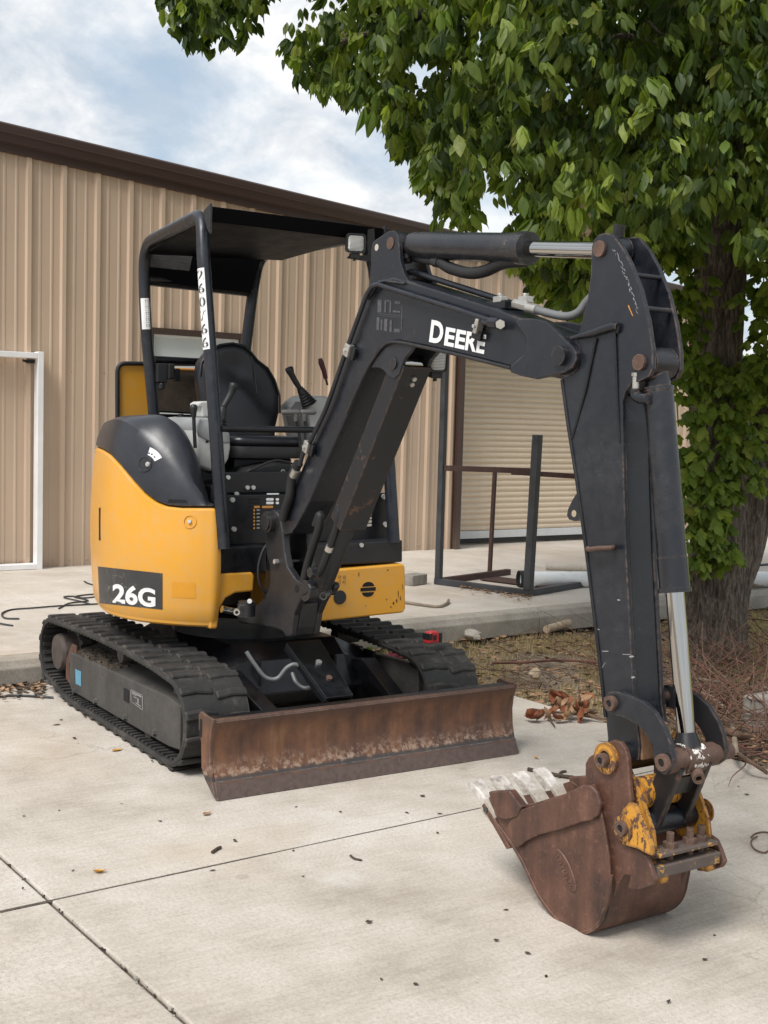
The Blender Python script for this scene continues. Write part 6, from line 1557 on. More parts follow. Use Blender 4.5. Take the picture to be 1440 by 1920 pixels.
# oval cast plate on the near side
c = B(1060, 1632, -HK - .0005); tdir = (B(1072, 1668, -HK) - B(1042, 1600, -HK)).normalized(); ndir = BN.cross(tdir)
m = MB(); m.loft([[c + (tdir * math.cos(a) * .070 + ndir * math.sin(a) * .030) for a in [2 * math.pi * k / 24 for k in range(24)]], [c - BN * .004 + (tdir * math.cos(a) * .066 + ndir * math.sin(a) * .027) for a in [2 * math.pi * k / 24 for k in range(24)]]]); ov = P(m, 'cast_badge', 'rust', bk, bevel=.0015)
m = MB()
for k in range(9):
    f = -0.8 + 1.6 * k / 8; cc = c - BN * .0045 + tdir * .058 * f
    m.box(cc, (.004, .003, .020 * math.sqrt(1 - f * f * .8)), tdir, BN, ndir)
    m.box(cc + tdir * .003 + ndir * .005 * (-1) ** k, (.007, .003, .004), tdir, BN, ndir)
P(m, 'raised_marks', 'rust', ov)
ear = [(1097, 1480), (1097, 1432), (1103, 1420), (1114, 1413), (1124, 1414), (1134, 1404), (1140, 1392), (1150, 1387), (1163, 1391), (1172, 1404), (1177, 1424), (1180, 1470), (1183, 1504), (1172, 1512), (1160, 1530), (1165, 1584), (1194, 1592), (1212, 1606), (1220, 1625), (1228, 1650), (1222, 1660), (1196, 1668), (1176, 1666), (1182, 1642), (1170, 1640), (1158, 1660), (1148, 1690), (1140, 1700), (1146, 1650), (1142, 1600), (1134, 1550), (1122, 1500)]
for w0, w1 in ((-.148, -.132), (.132, .148)):
    m = MB(); pts2 = [Bdz(x, y, -.148) for x, y in ear]; m.loft([[bw(d, z, w0) for d, z in pts2], [bw(d, z, w1) for d, z in pts2]]); P(m, 'bucket_ear', 'rust', bk, bevel=.004)
m = MB(); m.tube([B(x, y, -HK) for x, y in arc_px([(1146, 1640), (1140, 1690), (1126, 1728)], 4)], .006, 8); P(m, 'weld_bead', 'rust', bk, smooth=60)
tooth_tex = bpy.data.textures.new('lime_crust', 'CLOUDS'); tooth_tex.noise_scale = 0.03; tooth_tex.noise_depth = 3
# teeth along the lip
tl0, tl1 = Bdz(917, 1522, -HK), Bdz(880, 1468, -HK)
tdv = Vector((tl1[0] - tl0[0], tl1[1] - tl0[1])); tlen = tdv.length; tdv.normalize(); tn = Vector((-tdv.y, tdv.x))
T3 = BD * tdv.x + BZ * tdv.y; N3 = BD * tn.x + BZ * tn.y
for k, w in enumerate((-.140, -.047, .047, .140)):
    b0 = bw(*tl0, w) - T3 * .02; m = MB(); Lr = lambda f, hw, hh, o=0: [b0 + T3 * (tlen + .03) * f + BN * sx * hw + N3 * (sy * hh + o) for sx, sy in ((-1, -1), (1, -1), (1, 1), (-1, 1))]
    m.loft([Lr(.28, .022, .021), Lr(.62, .023, .017), Lr(.86, .028, .012), Lr(1.0, .027, .006)])
    t_ = P(m, 'tooth', 'tooth', bk, bevel=.005)
    t_.data.polygons.foreach_set('use_smooth', [True] * len(t_.data.polygons))
    sb = t_.modifiers.new('rough', 'SUBSURF'); sb.subdivision_type = 'SIMPLE'; sb.levels = sb.render_levels = 4
    dp_ = t_.modifiers.new('lime', 'DISPLACE'); dp_.texture = tooth_tex; dp_.strength = 0.006; dp_.mid_level = 0.5; dp_.texture_coords = 'GLOBAL'
    m = MB(); m.loft([Lr(-.10, .026, .022), Lr(.26, .029, .025), Lr(.36, .027, .023)]); P(m, 'tooth_adapter', 'kerb_concrete', t_, bevel=.004)
    m = MB(); c = b0 + T3 * .03; m.cyl(c - BN * .036, c + BN * .036, .009, n=10); P(m, 'tooth_pin', 'dusty_frame', t_)

# ---------------- tape measure resting on the far track
tp = PX(812, 1199, 0.66)
tz_ = 0.462
tpc = PZ(809, 1205, tz_ - .022)
tm = empty('tape_measure', tpc, label='red and black tape measure resting on top of the far rubber track', category='tape measure')
r1, r2 = Vector((-.25, .97, 0)).normalized(), Vector((-.97, -.25, 0)).normalized()
m = MB(); pr = [(-.038, .0), (.036, .0), (.036, .040), (.022, .056), (-.026, .056), (-.038, .040)]
m.loft([[tpc + r1 * a + BZ * b + r2 * -.020 for a, b in pr], [tpc + r1 * a + BZ * b + r2 * .020 for a, b in pr]]); cs = m.build('case', M['tape_red'], tm, bevel=.006)
m = MB(); m.box(tpc + r1 * .044 + BZ * .022, (.018, .044, .044), r1, r2, BZ); m.box(tpc - r1 * .030 - r2 * .0 + BZ * .034, (.020, .046, .030), r1, r2, BZ); m.box(tpc + r1 * .0 + BZ * .026 - r2 * .0212, (.024, .002, .026), r1, r2, BZ); m.build('grip', M['black_plastic'], tm, bevel=.003)
# ================================================================== TREE
TB = Vector((-0.15, 3.55, -0.05))
tree = empty('tree', TB, label='large leafy tree with two ridged stems standing right of the excavator arm', category='tree')
tdep = (TB - CAM).dot(CV)
def T(x, y, back=0.0): return on_plane(x, y, TB + CV * back, CV)
def bark_tube(px, radpx, name, back=0.0, n=84, seg=12, amp=0.016):
    spine = [T(x, y, back) for x, y in px]
    sp = smooth_path(spine, seg); rs = []
    for i in range(len(sp)):
        f = i / (len(sp) - 1) * (len(radpx) - 1); k = min(int(f), len(radpx) - 2); rs.append((radpx[k] + (radpx[k + 1] - radpx[k]) * (f - k)) * tdep / F_PX)
    loops = []
    ph = [random.uniform(0, 6.28) for _ in range(12)]
    for i, (p, r) in enumerate(zip(sp, rs)):
        t = (sp[min(i + 1, len(sp) - 1)] - sp[max(i - 1, 0)]).normalized(); a = t.cross(Vector((0.3, 1, 0))).normalized(); b = t.cross(a)
        L = []
        for k in range(n):
            th = 2 * math.pi * k / n
            q = 1 + amp * (math.sin(5 * th + ph[0] + i * .11) + .8 * math.sin(9 * th + ph[1] - i * .17) + .7 * math.sin(17 * th + ph[2] + i * .23) * .7 + .6 * math.sin(27 * th + ph[3] + .9 * math.sin(i * .33)))
            q += random.uniform(-.012, .012)
            if i < 12: q += 0.16 * (1 - i / 12) ** 2 * (1 + math.sin(4 * th + ph[4]))
            L.append(p + (a * math.cos(th) + b * math.sin(th)) * r * q)
        loops.append(L)
    m = MB(); m.loft(loops, False, True); return P(m, name, 'bark', tree, smooth=70)
bark_tube([(1331, 1258), (1334, 1180), (1342, 1100), (1350, 1000), (1350, 900), (1346, 800), (1342, 700), (1344, 600), (1350, 500), (1352, 400), (1356, 250), (1362, 60), (1368, -150)], [72, 64, 58, 54, 52, 50, 49, 48, 48, 47, 44, 38, 30], 'trunk')
bark_tube([(1346, 1190), (1362, 1100), (1386, 1030), (1405, 960), (1440, 830), (1482, 680), (1530, 480), (1570, 200)], [44, 46, 44, 42, 41, 39, 36, 28], 'trunk_fork', back=0.05)
random.seed(21)
def limb(pts, r0, r1, name='limb', n=9):
    sp = smooth_path(pts, 8); m = MB(); m.tube(sp, [r0 + (r1 - r0) * i / (len(sp) - 1) for i in range(len(sp))], n); P(m, name, 'bark', tree, smooth=70)
top = T(1356, 250)
limb([top, top + Vector((.3, -.6, .5)), T(1000, -60, -.6), T(760, 40, -1.0), T(600, 90, -1.1)], .085, .010)
limb([top + BZ * .4, top + Vector((.8, -1.0, 1.1)), T(820, -160, -1.2), T(480, -60, -1.6), T(390, 20, -1.6)], .09, .009)
limb([top - BZ * .2, T(1200, 210, -.4), T(1060, 250, -.6), T(880, 330, -.5)], .055, .008)
limb([top - BZ * .9, T(1280, 380, .2), T(1150, 350, .4), T(960, 440, .5)], .045, .007)
limb([top + BZ * .6, T(1300, -100, 1), T(1100, -200, 2), T(900, -260, 2.4)], .08, .02)
limb([top + BZ * .5, T(1480, -60, -.5), T(1700, -200, -.8)], .08, .02)
limb([T(1340, 180), T(1230, 90, -.9), T(1150, 70, -1.4), T(1120, 140, -1.5)], .03, .006)
for a, b, c, d in (((1140, 60), (1135, 120), (1128, 200), (1105, 262)), ((905, 130), (890, 160), (868, 195), (840, 222)), ((1215, 40), (1250, 70), (1285, 60), (1310, 40)), ((1420, 100), (1380, 130), (1350, 110), (1330, 90))):
    limb([T(*a, -1.6), T(*b, -1.6), T(*c, -1.6), T(*d, -1.6)], .010, .005, 'twig', 6)

def leaf_variants(n_leaflets, L0, wid, lobed, seed):
    r = random.Random(seed); out = []
    for v in range(7):
        V, Fc = [], []
        pl = r.uniform(.05, .09)
        stalk = [(0, 0, 0), (pl * .6, 0, -.004), (pl, 0, -.018)]
        V += [(0, .0012, 0), (0, -.0012, 0), (pl, .001, -.018), (pl, -.001, -.018)]; Fc.append([0, 1, 3, 2])
        specs = [(pl, 0, 0)]
        if n_leaflets >= 3: specs += [(pl - .006, 1.0, 0), (pl - .006, -1.0, 0)]
        if n_leaflets >= 5: specs += [(pl - .035, 1.25, 0), (pl - .035, -1.25, 0)]
        for k, (x0, yaw, _) in enumerate(specs):
            yaw += r.uniform(-.3, .3); L = L0 * r.uniform(.78, 1.15) * (1.1 if k == 0 else 1.0); w = wid * L * r.uniform(.85, 1.15)
            pit0 = r.uniform(.85, 1.35) if not lobed else r.uniform(.4, 1.0); pit1 = min(1.75, pit0 + r.uniform(.25, .55)); fold = r.uniform(.15, .5); roll = r.uniform(-.5, .5)
            st = [(0, .06), (.20, .74), (.48, 1.0), (.78, .52), (1, 0)] if not lobed else [(0, .10), (.22, .70), (.38, 1.15), (.50, .62), (.72, .66), (1, 0)]
            p = Vector((x0, 0, -.012)); dirh = Vector((math.cos(yaw), math.sin(yaw), 0)); side0 = Vector((-math.sin(yaw), math.cos(yaw), 0))
            mid = []; prev = 0
            for (s, h) in st:
                pt = pit0 + (pit1 - pit0) * s; d = dirh * math.cos(pt) - BZ * math.sin(pt)
                p = p + d * (s - prev) * L; prev = s
                up = d.cross(side0).normalized() * -1
                sd = (side0 * math.cos(roll) + up * math.sin(roll))
                mid.append((p.copy(), sd, up, h * w))
            b = len(V); rows = []
            for (q, sd, up, h) in mid:
                if h == 0: V.append(tuple(q)); rows.append([len(V) - 1] * 3)
                else:
                    V.extend([tuple(q + sd * h + up * h * fold), tuple(q), tuple(q - sd * h + up * h * fold)]); rows.append([len(V) - 3, len(V) - 2, len(V) - 1])
            for a, c in zip(rows, rows[1:]):
                for (i, j) in ((0, 1), (1, 2)):
                    f = [a[i], a[j], c[j], c[i]]; g = []
                    for q in f:
                        if q not in g: g.append(q)
                    if len(g) >= 3: Fc.append(g)
        out.append((np.array(V), Fc))
    return out
LV = leaf_variants(5, 0.088, 0.215, False, 5)
SV = leaf_variants(3, 0.098, 0.36, True, 9)
def pip(x, y, poly):
    c = False; j = len(poly) - 1
    for i in range(len(poly)):
        xi, yi = poly[i]; xj, yj = poly[j]
        if (yi > y) != (yj > y) and x < (xj - xi) * (y - yi) / (yj - yi) + xi: c = not c
        j = i
    return c
crown = [(610, -60), (622, 8), (660, 16), (700, 8), (715, 28), (650, 40), (600, 48), (556, 70), (548, 100), (566, 135), (600, 158), (640, 160), (655, 185), (664, 215), (655, 232), (672, 258), (700, 228), (735, 218), (738, 262), (750, 285), (784, 305), (792, 350), (826, 385), (846, 405), (880, 418), (930, 432), (960, 470), (1000, 505), (1012, 540), (1040, 545), (1092, 590), (1112, 500), (1150, 430), (1190, 420), (1240, 450), (1270, 500), (1292, 440), (1310, 370), (1390, 400), (1400, 440), (1440, 470), (1700, 520), (1700, -80)]
spray = [(306, -60), (312, 15), (335, 62), (362, 70), (398, 92), (412, 60), (438, 80), (470, 30), (486, -60)]
crown_hole = [[(872, 320), (905, 290), (975, 300), (985, 385), (955, 430), (885, 440)], [(752, 95), (795, 60), (835, 110), (825, 165), (765, 170)], [(1035, 150), (1075, 130), (1085, 185), (1045, 195)], [(700, 130), (725, 120), (730, 160), (705, 165)]]
from mathutils import noise as mnoise
rg = random.Random(3)
CC, CRD = Vector((0.35, 3.0, 4.9)), Vector((3.9, 3.9, 2.9))
clusters = []
tries = 0
def cam_dist(p): return (p - CAM).dot(CV)
while len(clusters) < 4700 and tries < 600000:
    tries += 1
    q = Vector((rg.gauss(0, 1), rg.gauss(0, 1), rg.gauss(0, 1))).normalized() * (rg.random() ** 0.36)
    p = CC + Vector((q.x * CRD.x, q.y * CRD.y, q.z * CRD.z))
    if p.z < 2.0: continue
    dp = cam_dist(p)
    if dp < 5.4: continue
    x, y = proj(p)
    if y < -70:
        if x < 420: continue
        if rg.random() < 0.80: continue
    elif x > 1500:
        if rg.random() < 0.7: continue
    elif not pip(x, y + 14, crown): continue
    if any(pip(x, y, h) for h in crown_hole): continue
    # looser towards the outer edge on the left, and broken into sprays everywhere
    edge = max(0, min(1, (x - 560) / 420))
    if y > 0 and rg.random() > 0.30 + 0.70 * edge: continue
    if mnoise.noise(p * 2.3) < -0.15 + 0.30 * (1 - edge): continue
    clusters.append(p)
# outer skirts that the picture shows hanging on their own
for _ in range(4000):
    x, y = rg.uniform(300, 492), rg.uniform(-70, 95)
    if pip(x, y + 16, spray) and len(clusters) < 4752: clusters.append(T(x, y, -1.6 + rg.uniform(-.25, .25)))
for _ in range(9000):
    x, y = rg.uniform(545, 860), rg.uniform(-20, 410)
    if mnoise.noise(Vector((x, y, 0)) * .022) < -.02: continue
    if pip(x, y + 14, crown) and not pip(x, y, crown_hole[1]) and len(clusters) < 4930: clusters.append(T(x, y, -1.1 + rg.uniform(-.7, .7)))
for _ in range(9000):
    x, y = rg.uniform(850, 1120), rg.uniform(330, 590)
    if pip(x, y + 10, crown) and not pip(x, y, crown_hole[0]) and len(clusters) < 5130: clusters.append(T(x, y, .5 + rg.uniform(-.6, .6)))
leaves = []
for p in clusters:
    xx_, yy_ = proj(p); big = 1.9 if (yy_ < -130 or xx_ > 1560) else 1.0
    for k in range(rg.randint(3, 6)):
        yaw = rg.uniform(0, 6.283); sc = rg.choice((.55, .75, .95, 1.1, 1.3)) * rg.uniform(.88, 1.12) * big
        o = Vector((rg.gauss(0, .045), rg.gauss(0, .045), rg.gauss(0, .05)))
        M4 = Matrix.Translation(p + o) @ Matrix.Rotation(yaw, 4, 'Z') @ Matrix.Rotation(rg.uniform(-.6, .6), 4, 'Y') @ Matrix.Rotation(rg.uniform(-.6, .6), 4, 'X') @ Matrix.Scale(sc, 4)
        backlit_ = rg.random() < (0.55 if (850 < xx_ < 1130 and yy_ > 290) else 0.17)  # backlight put into the colour: lighter leaf material, mostly low in the crown
        leaves.append((M4, rg.randrange(7), 2 if backlit_ else 0))
spr = [(1290, 545, 36, 80), (1262, 470, 45, 45), (1312, 690, 50, 34), (1350, 715, 44, 26), (1285, 765, 28, 60), (1350, 790, 55, 42), (1422, 640, 30, 80), (1424, 555, 32, 40), (1300, 850, 44, 44), (1372, 890, 55, 44), (1288, 940, 36, 46), (1345, 952, 60, 34), (1308, 1022, 44, 44), (1345, 1050, 42, 32), (1400, 860, 42, 36), (1278, 1070, 14, 24), (1418, 470, 36, 40), (1285, 640, 24, 40), (1080, 470, 60, 40), (1060, 540, 40, 36), (1230, 420, 50, 30), (1424, 720, 26, 60), (1400, 760, 40, 40), (1436, 500, 20, 60), (1385, 700, 30, 30), (1262, 600, 16, 60), (1300, 900, 40, 30), (1390, 820, 40, 30), (1330, 1000, 50, 30)]
for (cx, cy, rx, ry) in spr:
    for _ in range(int(rx * ry / 62) + 7):
        a, q = rg.uniform(0, 6.283), rg.random() ** .5; x, y = cx + rx * q * math.cos(a), cy + ry * q * math.sin(a)
        p = T(x, y - 8, -.30 + rg.uniform(-.14, .12) if x > 1200 else .2)
        yaw = math.atan2(-CV.y, -CV.x) + rg.uniform(-1.5, 1.5)
        M4 = Matrix.Translation(p) @ Matrix.Rotation(yaw, 4, 'Z') @ Matrix.Rotation(rg.uniform(-.3, .5), 4, 'Y') @ Matrix.Rotation(rg.uniform(-.3, .3), 4, 'X') @ Matrix.Scale(rg.uniform(.7, 1.15), 4)
        leaves.append((M4, rg.randrange(7), 1))
for pts in ([(1272, 800), (1268, 740), (1264, 690)], [(1300, 830), (1292, 760), (1286, 700)], [(1322, 790), (1330, 740), (1338, 700)], [(1370, 960), (1378, 910), (1384, 860)], [(1290, 640), (1284, 560), (1290, 470)], [(1430, 600), (1432, 520), (1430, 460)], [(1352, 1060), (1362, 1000), (1370, 950)]):
    m = MB(); m.tube(smooth_path([T(x, y, -.38) for x, y in pts], 6), .0045, 6); P(m, 'sprout_stem', 'leaf_fresh_backlit', tree, smooth=60)
vis = []
for i, (M4, v, kd) in enumerate(leaves):
    x, y = proj(M4.translation)
    if -20 < x < 1460 and -20 < y < 1200: vis.append((cam_dist(M4.translation) - (0.5 if kd == 1 else 0), i))
vis.sort(); near = set(i for _, i in vis[:300])
def leaf_mesh(Vv, Fc, mat, nm):
    me = bpy.data.meshes.new(nm); me.from_pydata([tuple(p) for p in Vv], [], Fc); me.materials.append(mat)
    me.polygons.foreach_set('use_smooth', [True] * len(me.polygons)); return me
LM = {(k, 0): leaf_mesh(*LV[k], M['leaf_green'], 'leaf') for k in range(7)}
LM.update({(k, 2): leaf_mesh(*LV[k], M['leaf_fresh_backlit'], 'leaf') for k in range(7)})
LM.update({(k, 1): leaf_mesh(*SV[k], M['leaf_fresh_backlit'], 'leaf') for k in range(7)})
for i in sorted(near):
    M4, v, kd = leaves[i]; o = bpy.data.objects.new('leaf', LM[(v, kd)]); COL.objects.link(o); o.parent = tree; o.matrix_local = Matrix.Translation(-TB) @ M4
def bulk(items, variants, name, mat, parent, off, mats=(), mat_of=None, **kw):
    """many leaves as one mesh, each with its own tint"""
    VV, lt, ls, ti, mi, base = [], [], [], [], [], 0
    for M4, v in items:
        Vv, Fc = variants[v]; A = np.array(M4.to_3x3()); t = np.array(M4.translation - off); W_ = Vv @ A.T + t; VV.append(W_)
        tint = rg.random() * .88; ti.append(np.full(len(Vv), tint))
        for f in Fc: lt.append(len(f)); ls.extend([q + base for q in f])
        if mat_of: mi.extend([mat_of(v)] * len(Fc))
        base += len(Vv)
    VV = np.concatenate(VV); ti = np.concatenate(ti); me = bpy.data.meshes.new(name)
    me.vertices.add(len(VV)); me.vertices.foreach_set('co', VV.astype(np.float32).ravel())
    me.loops.add(len(ls)); me.loops.foreach_set('vertex_index', np.array(ls, dtype=np.int32))
    me.polygons.add(len(lt)); lt = np.array(lt, dtype=np.int32); st = np.concatenate([[0], np.cumsum(lt)[:-1]]).astype(np.int32)
    me.polygons.foreach_set('loop_start', st)
    try: me.polygons.foreach_set('loop_total', lt)
    except Exception: pass
    me.update(calc_edges=True)
    for m_ in (mat,) + tuple(mats): me.materials.append(m_)
    if mat_of: me.polygons.foreach_set('material_index', np.array(mi, dtype=np.int32))
    at = me.attributes.new('tint', 'FLOAT', 'POINT'); at.data.foreach_set('value', ti.astype(np.float32))
    me.polygons.foreach_set('use_smooth', np.ones(len(lt), dtype=bool))
    o = bpy.data.objects.new(name, me); COL.objects.link(o)
    if parent: o.parent = parent
    for k, v in kw.items(): o[k] = v
    return o
bulk([(a, v + 7 * kd) for i, (a, v, kd) in enumerate(leaves) if i not in near], LV + SV + LV, 'crown', M['leaf_green'], tree, TB, mats=[M['leaf_fresh_backlit']], mat_of=lambda v: 0 if v < 7 else 1, kind='stuff')
dl = []
for k in range(16):
    x, y = 1095 + rg.uniform(-11, 11), 375 + k * 3.4
    dl.append((Matrix.Translation(T(x, y, -2.3)) @ Matrix.Rotation(rg.uniform(0, 6.3), 4, 'Z') @ Matrix.Rotation(.6, 4, 'Y') @ Matrix.Scale(.5, 4), rg.randrange(7)))
bulk(dl, LV, 'withered_leaves', M['wood_chip'], tree, TB, label='withered orange brown leaf bunch')

# far trees beyond the lawn
ft = []
for k in range(9000):
    cx = -95 + 15 * (k % 9); q = Vector((rg.gauss(0, 1), rg.gauss(0, 1), rg.gauss(0, 1))).normalized() * rg.random() ** .4
    ft.append((Matrix.Translation(Vector((cx + q.x * 8, 95 + q.y * 5 + (k % 9) * 2, 5 + q.z * 5.2))) @ Matrix.Rotation(rg.uniform(0, 6.3), 4, 'Z') @ Matrix.Scale(7, 4), rg.randrange(7)))
bulk(ft, LV, 'far_woodland', M['far_green'], None, Vector((0, 0, 0)), kind='stuff')

# ================================================================== GRASS STRIP, BRUSH, LITTER
def in_strip(u, v): return (v > VR + .01 and u > UK + .01)
N = 90000
U = rng.uniform(UK + 0.01, 3.4, N); V_ = rng.uniform(VR - 0.02, VR + 5.2, N)
clump = np.sin(U * 3.1 + 1.3 * np.sin(V_ * 2.3)) * np.sin(V_ * 3.7 + 1.1 * np.sin(U * 4.1)) + rng.normal(0, .35, N)
keep = clump > -0.35
U, V_, clump = U[keep], V_[keep], clump[keep]; n = len(U)
px_, py_ = SE1.x * U + SE2.x * V_, SE1.y * U + SE2.y * V_
h = rng.uniform(.018, .05, n) * (1 + .5 * np.clip(clump, 0, 1)); yaw = rng.uniform(0, 6.283, n); lean = rng.uniform(.2, 1.2, n); w = rng.uniform(.0012, .0030, n)
ca, sa = np.cos(yaw), np.sin(yaw)
b = np.stack([px_, py_, np.full(n, -0.045)], 1); dv = np.stack([ca * np.sin(lean), sa * np.sin(lean), np.cos(lean)], 1); sd = np.stack([-sa, ca, np.zeros(n)], 1)
m1 = b + np.stack([ca * np.sin(lean * .5), sa * np.sin(lean * .5), np.cos(lean * .5)], 1) * (h * .55)[:, None]; tip = m1 + dv * (h * .6)[:, None]
VV = np.stack([b - sd * w[:, None], b + sd * w[:, None], m1 + sd * w[:, None] * .8, m1 - sd * w[:, None] * .8, tip], 1).reshape(-1, 3)
me = bpy.data.meshes.new('grass'); me.vertices.add(len(VV)); me.vertices.foreach_set('co', VV.astype(np.float32).ravel())
lp_ = np.array([[0, 1, 2, 3, 3, 2, 4]], dtype=np.int32) + 5 * np.arange(n, dtype=np.int32)[:, None]
me.loops.add(7 * n); me.loops.foreach_set('vertex_index', lp_.ravel()); me.polygons.add(2 * n)
tot = np.tile(np.array([4, 3], dtype=np.int32), n); me.polygons.foreach_set('loop_start', np.concatenate([[0], np.cumsum(tot)[:-1]]).astype(np.int32))
try: me.polygons.foreach_set('loop_total', tot)
except Exception: pass
me.update(calc_edges=True)
gp = np.sin(U * 2.3 + .7) * np.sin(V_ * 1.9 + 2.1)
tn_ = np.where(gp + rng.normal(0, .40, n) > 0.50, rng.uniform(.62, .90, n), rng.uniform(0, .5, n))
at = me.attributes.new('tint', 'FLOAT', 'POINT'); at.data.foreach_set('value', np.repeat(tn_, 5).astype(np.float32)); me.materials.append(M['grass_mix'])
o = bpy.data.objects.new('grass', me); COL.objects.link(o); o['kind'] = 'stuff'
# flat dry leaf shapes
def flat_leaf(L, w, curl, seed):
    r = random.Random(seed); m = MB(); st = [(0, .05), (.2, .7), (.45, 1), (.7, .6), (1, 0.03)]; V2 = []
    for s, hh in st:
        z = .004 + curl * L * (s - .5) ** 2 * 2
        for k in (-1, 0, 1): V2.append(Vector(((s - .5) * L, k * hh * w * L * .5, z + (abs(k) * curl * hh * L * .5) + r.uniform(0, .002))))
    m.add(V2, [[i * 3 + k, i * 3 + k + 1, i * 3 + k + 4, i * 3 + k + 3] for i in range(4) for k in range(2)]); return m
flv = []
for k in range(6):
    mm = flat_leaf(1.0, .45 + .1 * (k % 3), .15 + .12 * (k % 4), k); flv.append((np.array([tuple(v) for v in mm.v]), mm.f))
def litter(items, name, mat): return bulk(items, flv, name, M[mat], None, Vector((0, 0, 0)), kind='stuff')
L1, L2 = [], []
for k in range(3600):
    u, v = rg.uniform(UK + .02, 3.0), VR + .03 + rg.random() ** 1.3 * 4.2
    p = S(u, v, -.032 + rg.uniform(0, .03)); (L1 if k % 4 else L2).append((Matrix.Translation(p) @ Matrix.Rotation(rg.uniform(0, 6.3), 4, 'Z') @ Matrix.Rotation(rg.uniform(-.5, .5), 4, 'X') @ Matrix.Scale(rg.uniform(.02, .065), 4), rg.randrange(6)))
for k in range(330):                                          # drift of leaves in the angle of the kerb, left of the far track
    x, y = rg.uniform(-30, 84), rg.gauss(1284, 13)
    if y < 1266 or y > 1312: continue
    p = PZ(x, y, .004 + rg.random() * .012); (L1 if k % 2 else L2).append((Matrix.Translation(p) @ Matrix.Rotation(rg.uniform(0, 6.3), 4, 'Z') @ Matrix.Rotation(rg.uniform(-.4, .4), 4, 'X') @ Matrix.Scale(rg.uniform(.015, .045), 4), rg.randrange(6)))
for k in range(260):                                          # straw under the rack
    x = rg.uniform(860, 1000); y = 1098 + (x - 860) * .16 + rg.gauss(0, 4)
    p = PZ(x, y, APZ + .006 + rg.random() * .01); L1.append((Matrix.Translation(p) @ Matrix.Rotation(rg.uniform(0, 6.3), 4, 'Z') @ Matrix.Scale(rg.uniform(.012, .04), 4), rg.randrange(6)))
litter(L1, 'leaf_litter', 'dry_leaf'); litter(L2, 'leaf_litter', 'dark_leaf')
# crumbs and grit on the concrete, and in the open joint
m = MB()
for k in range(36):
    u, v = rg.uniform(-.2, 4.6), rg.uniform(-4.5, 1.4); r = rg.uniform(.002, .0055); p = S(u, v, .001)
    m.box(p + BZ * r * .5, (r * rg.uniform(1, 3), r, r), Vector((math.cos(k), math.sin(k), 0)), Vector((-math.sin(k), math.cos(k), 0)))
for k in range(60):
    u = rg.uniform(1.2, 4.2); r = rg.uniform(.002, .005); p = S(u, VJ + rg.gauss(0, .005), -.008)
    m.box(p + BZ * r * .5, (r * rg.uniform(1, 2.2), r, r), Vector((math.cos(k), math.sin(k), 0)), Vector((-math.sin(k), math.cos(k), 0)))
m.build('grit', M['dark_leaf'], kind='stuff')
m = MB()
for k in range(20):
    u = rg.uniform(1.9, 3.6); r = rg.uniform(.003, .008); p = S(u, VJ + rg.gauss(0, .006), -.006)
    m.box(p + BZ * r * .5, (r * rg.uniform(1, 2.2), r, r), Vector((math.cos(k), math.sin(k), 0)), Vector((-math.sin(k), math.cos(k), 0)))
m.build('joint_gravel', M['kerb_concrete'], kind='stuff')
# single leaves, chips and twigs lying on the slab
def flat_thing(px, L, mat, label, name, cat, k, yaw=None, group=None, z=.002):
    p = PZ(*px, z); me = leaf_mesh(*flv[k % 6], M[mat], name); o = bpy.data.objects.new(name, me); COL.objects.link(o); o.location = p; o.scale = (L,) * 3; o.rotation_euler = (rg.uniform(-.25, .25), 0, rg.uniform(0, 6.3) if yaw is None else yaw)
    o['label'] = label; o['category'] = cat
    if group: o['group'] = group
G1 = 'small dead leaves scattered on the concrete'
flat_thing((220, 1407), .062, 'yellow_leaf', 'yellow fallen leaf on the concrete beside the near rubber track', 'fallen_leaf', 'leaf', 0)
flat_thing((187, 1636), .045, 'yellow_leaf', 'small orange fallen leaf above the crossing of the slab joints', 'fallen_leaf', 'leaf', 2)
flat_thing((1005, 1422), .035, 'yellow_leaf', 'pale yellow crumpled leaf on the slab between blade and bucket', 'fallen_leaf', 'leaf', 3)
flat_thing((388, 1527), .045, 'dry_leaf', 'curled brown leaf lying just below the blade corner', 'fallen_leaf', 'leaf', 1)
flat_thing((105, 1359), .045, 'dry_leaf', 'reddish brown leaf on the concrete left of the near rubber track', 'fallen_leaf', 'leaf', 4)
for k, (x, y) in enumerate([(228, 1507), (300, 1540), (440, 1577), (638, 1523), (555, 1513), (792, 1493), (763, 1524), (825, 1526), (692, 1730), (568, 1644), (550, 1595), (45, 1530), (137, 1632), (115, 1350), (140, 1385), (285, 1428), (715, 1836), (780, 1846), (948, 1706), (990, 1788), (931, 1764), (1254, 1880), (398, 1632), (820, 1562), (1385, 1475), (1400, 1490), (1322, 1800), (160, 1345)]):
    flat_thing((x, y), rg.uniform(.013, .026), 'dark_leaf', 'small dark dead leaf lying on the concrete', 'fallen_leaf', 'leaf', k, group=G1)
def twig_thing(pts, r, label, mat='dark_leaf', name='twig'):
    m = MB(); m.tube(smooth_path([PZ(x, y, r) for x, y in pts], 4), [r] * (4 * (len(pts) - 1)) + [r * .5], 6); m.build(name, M[mat], smooth=60, label=label, category='twig')
twig_thing([(657, 1604), (665, 1610), (679, 1613)], .004, 'bent dark twig on the concrete right of the cross joint')
twig_thing([(398, 1598), (406, 1592), (415, 1588)], .006, 'dark twig on the concrete close above the cross joint')
twig_thing([(990, 1442), (1020, 1448), (1055, 1455), (1080, 1458)], .009, 'dark stick on the slab behind the bucket teeth')
twig_thing([(1048, 1457), (1052, 1448), (1062, 1446)], .006, 'short forked twig beside the stick behind the bucket')
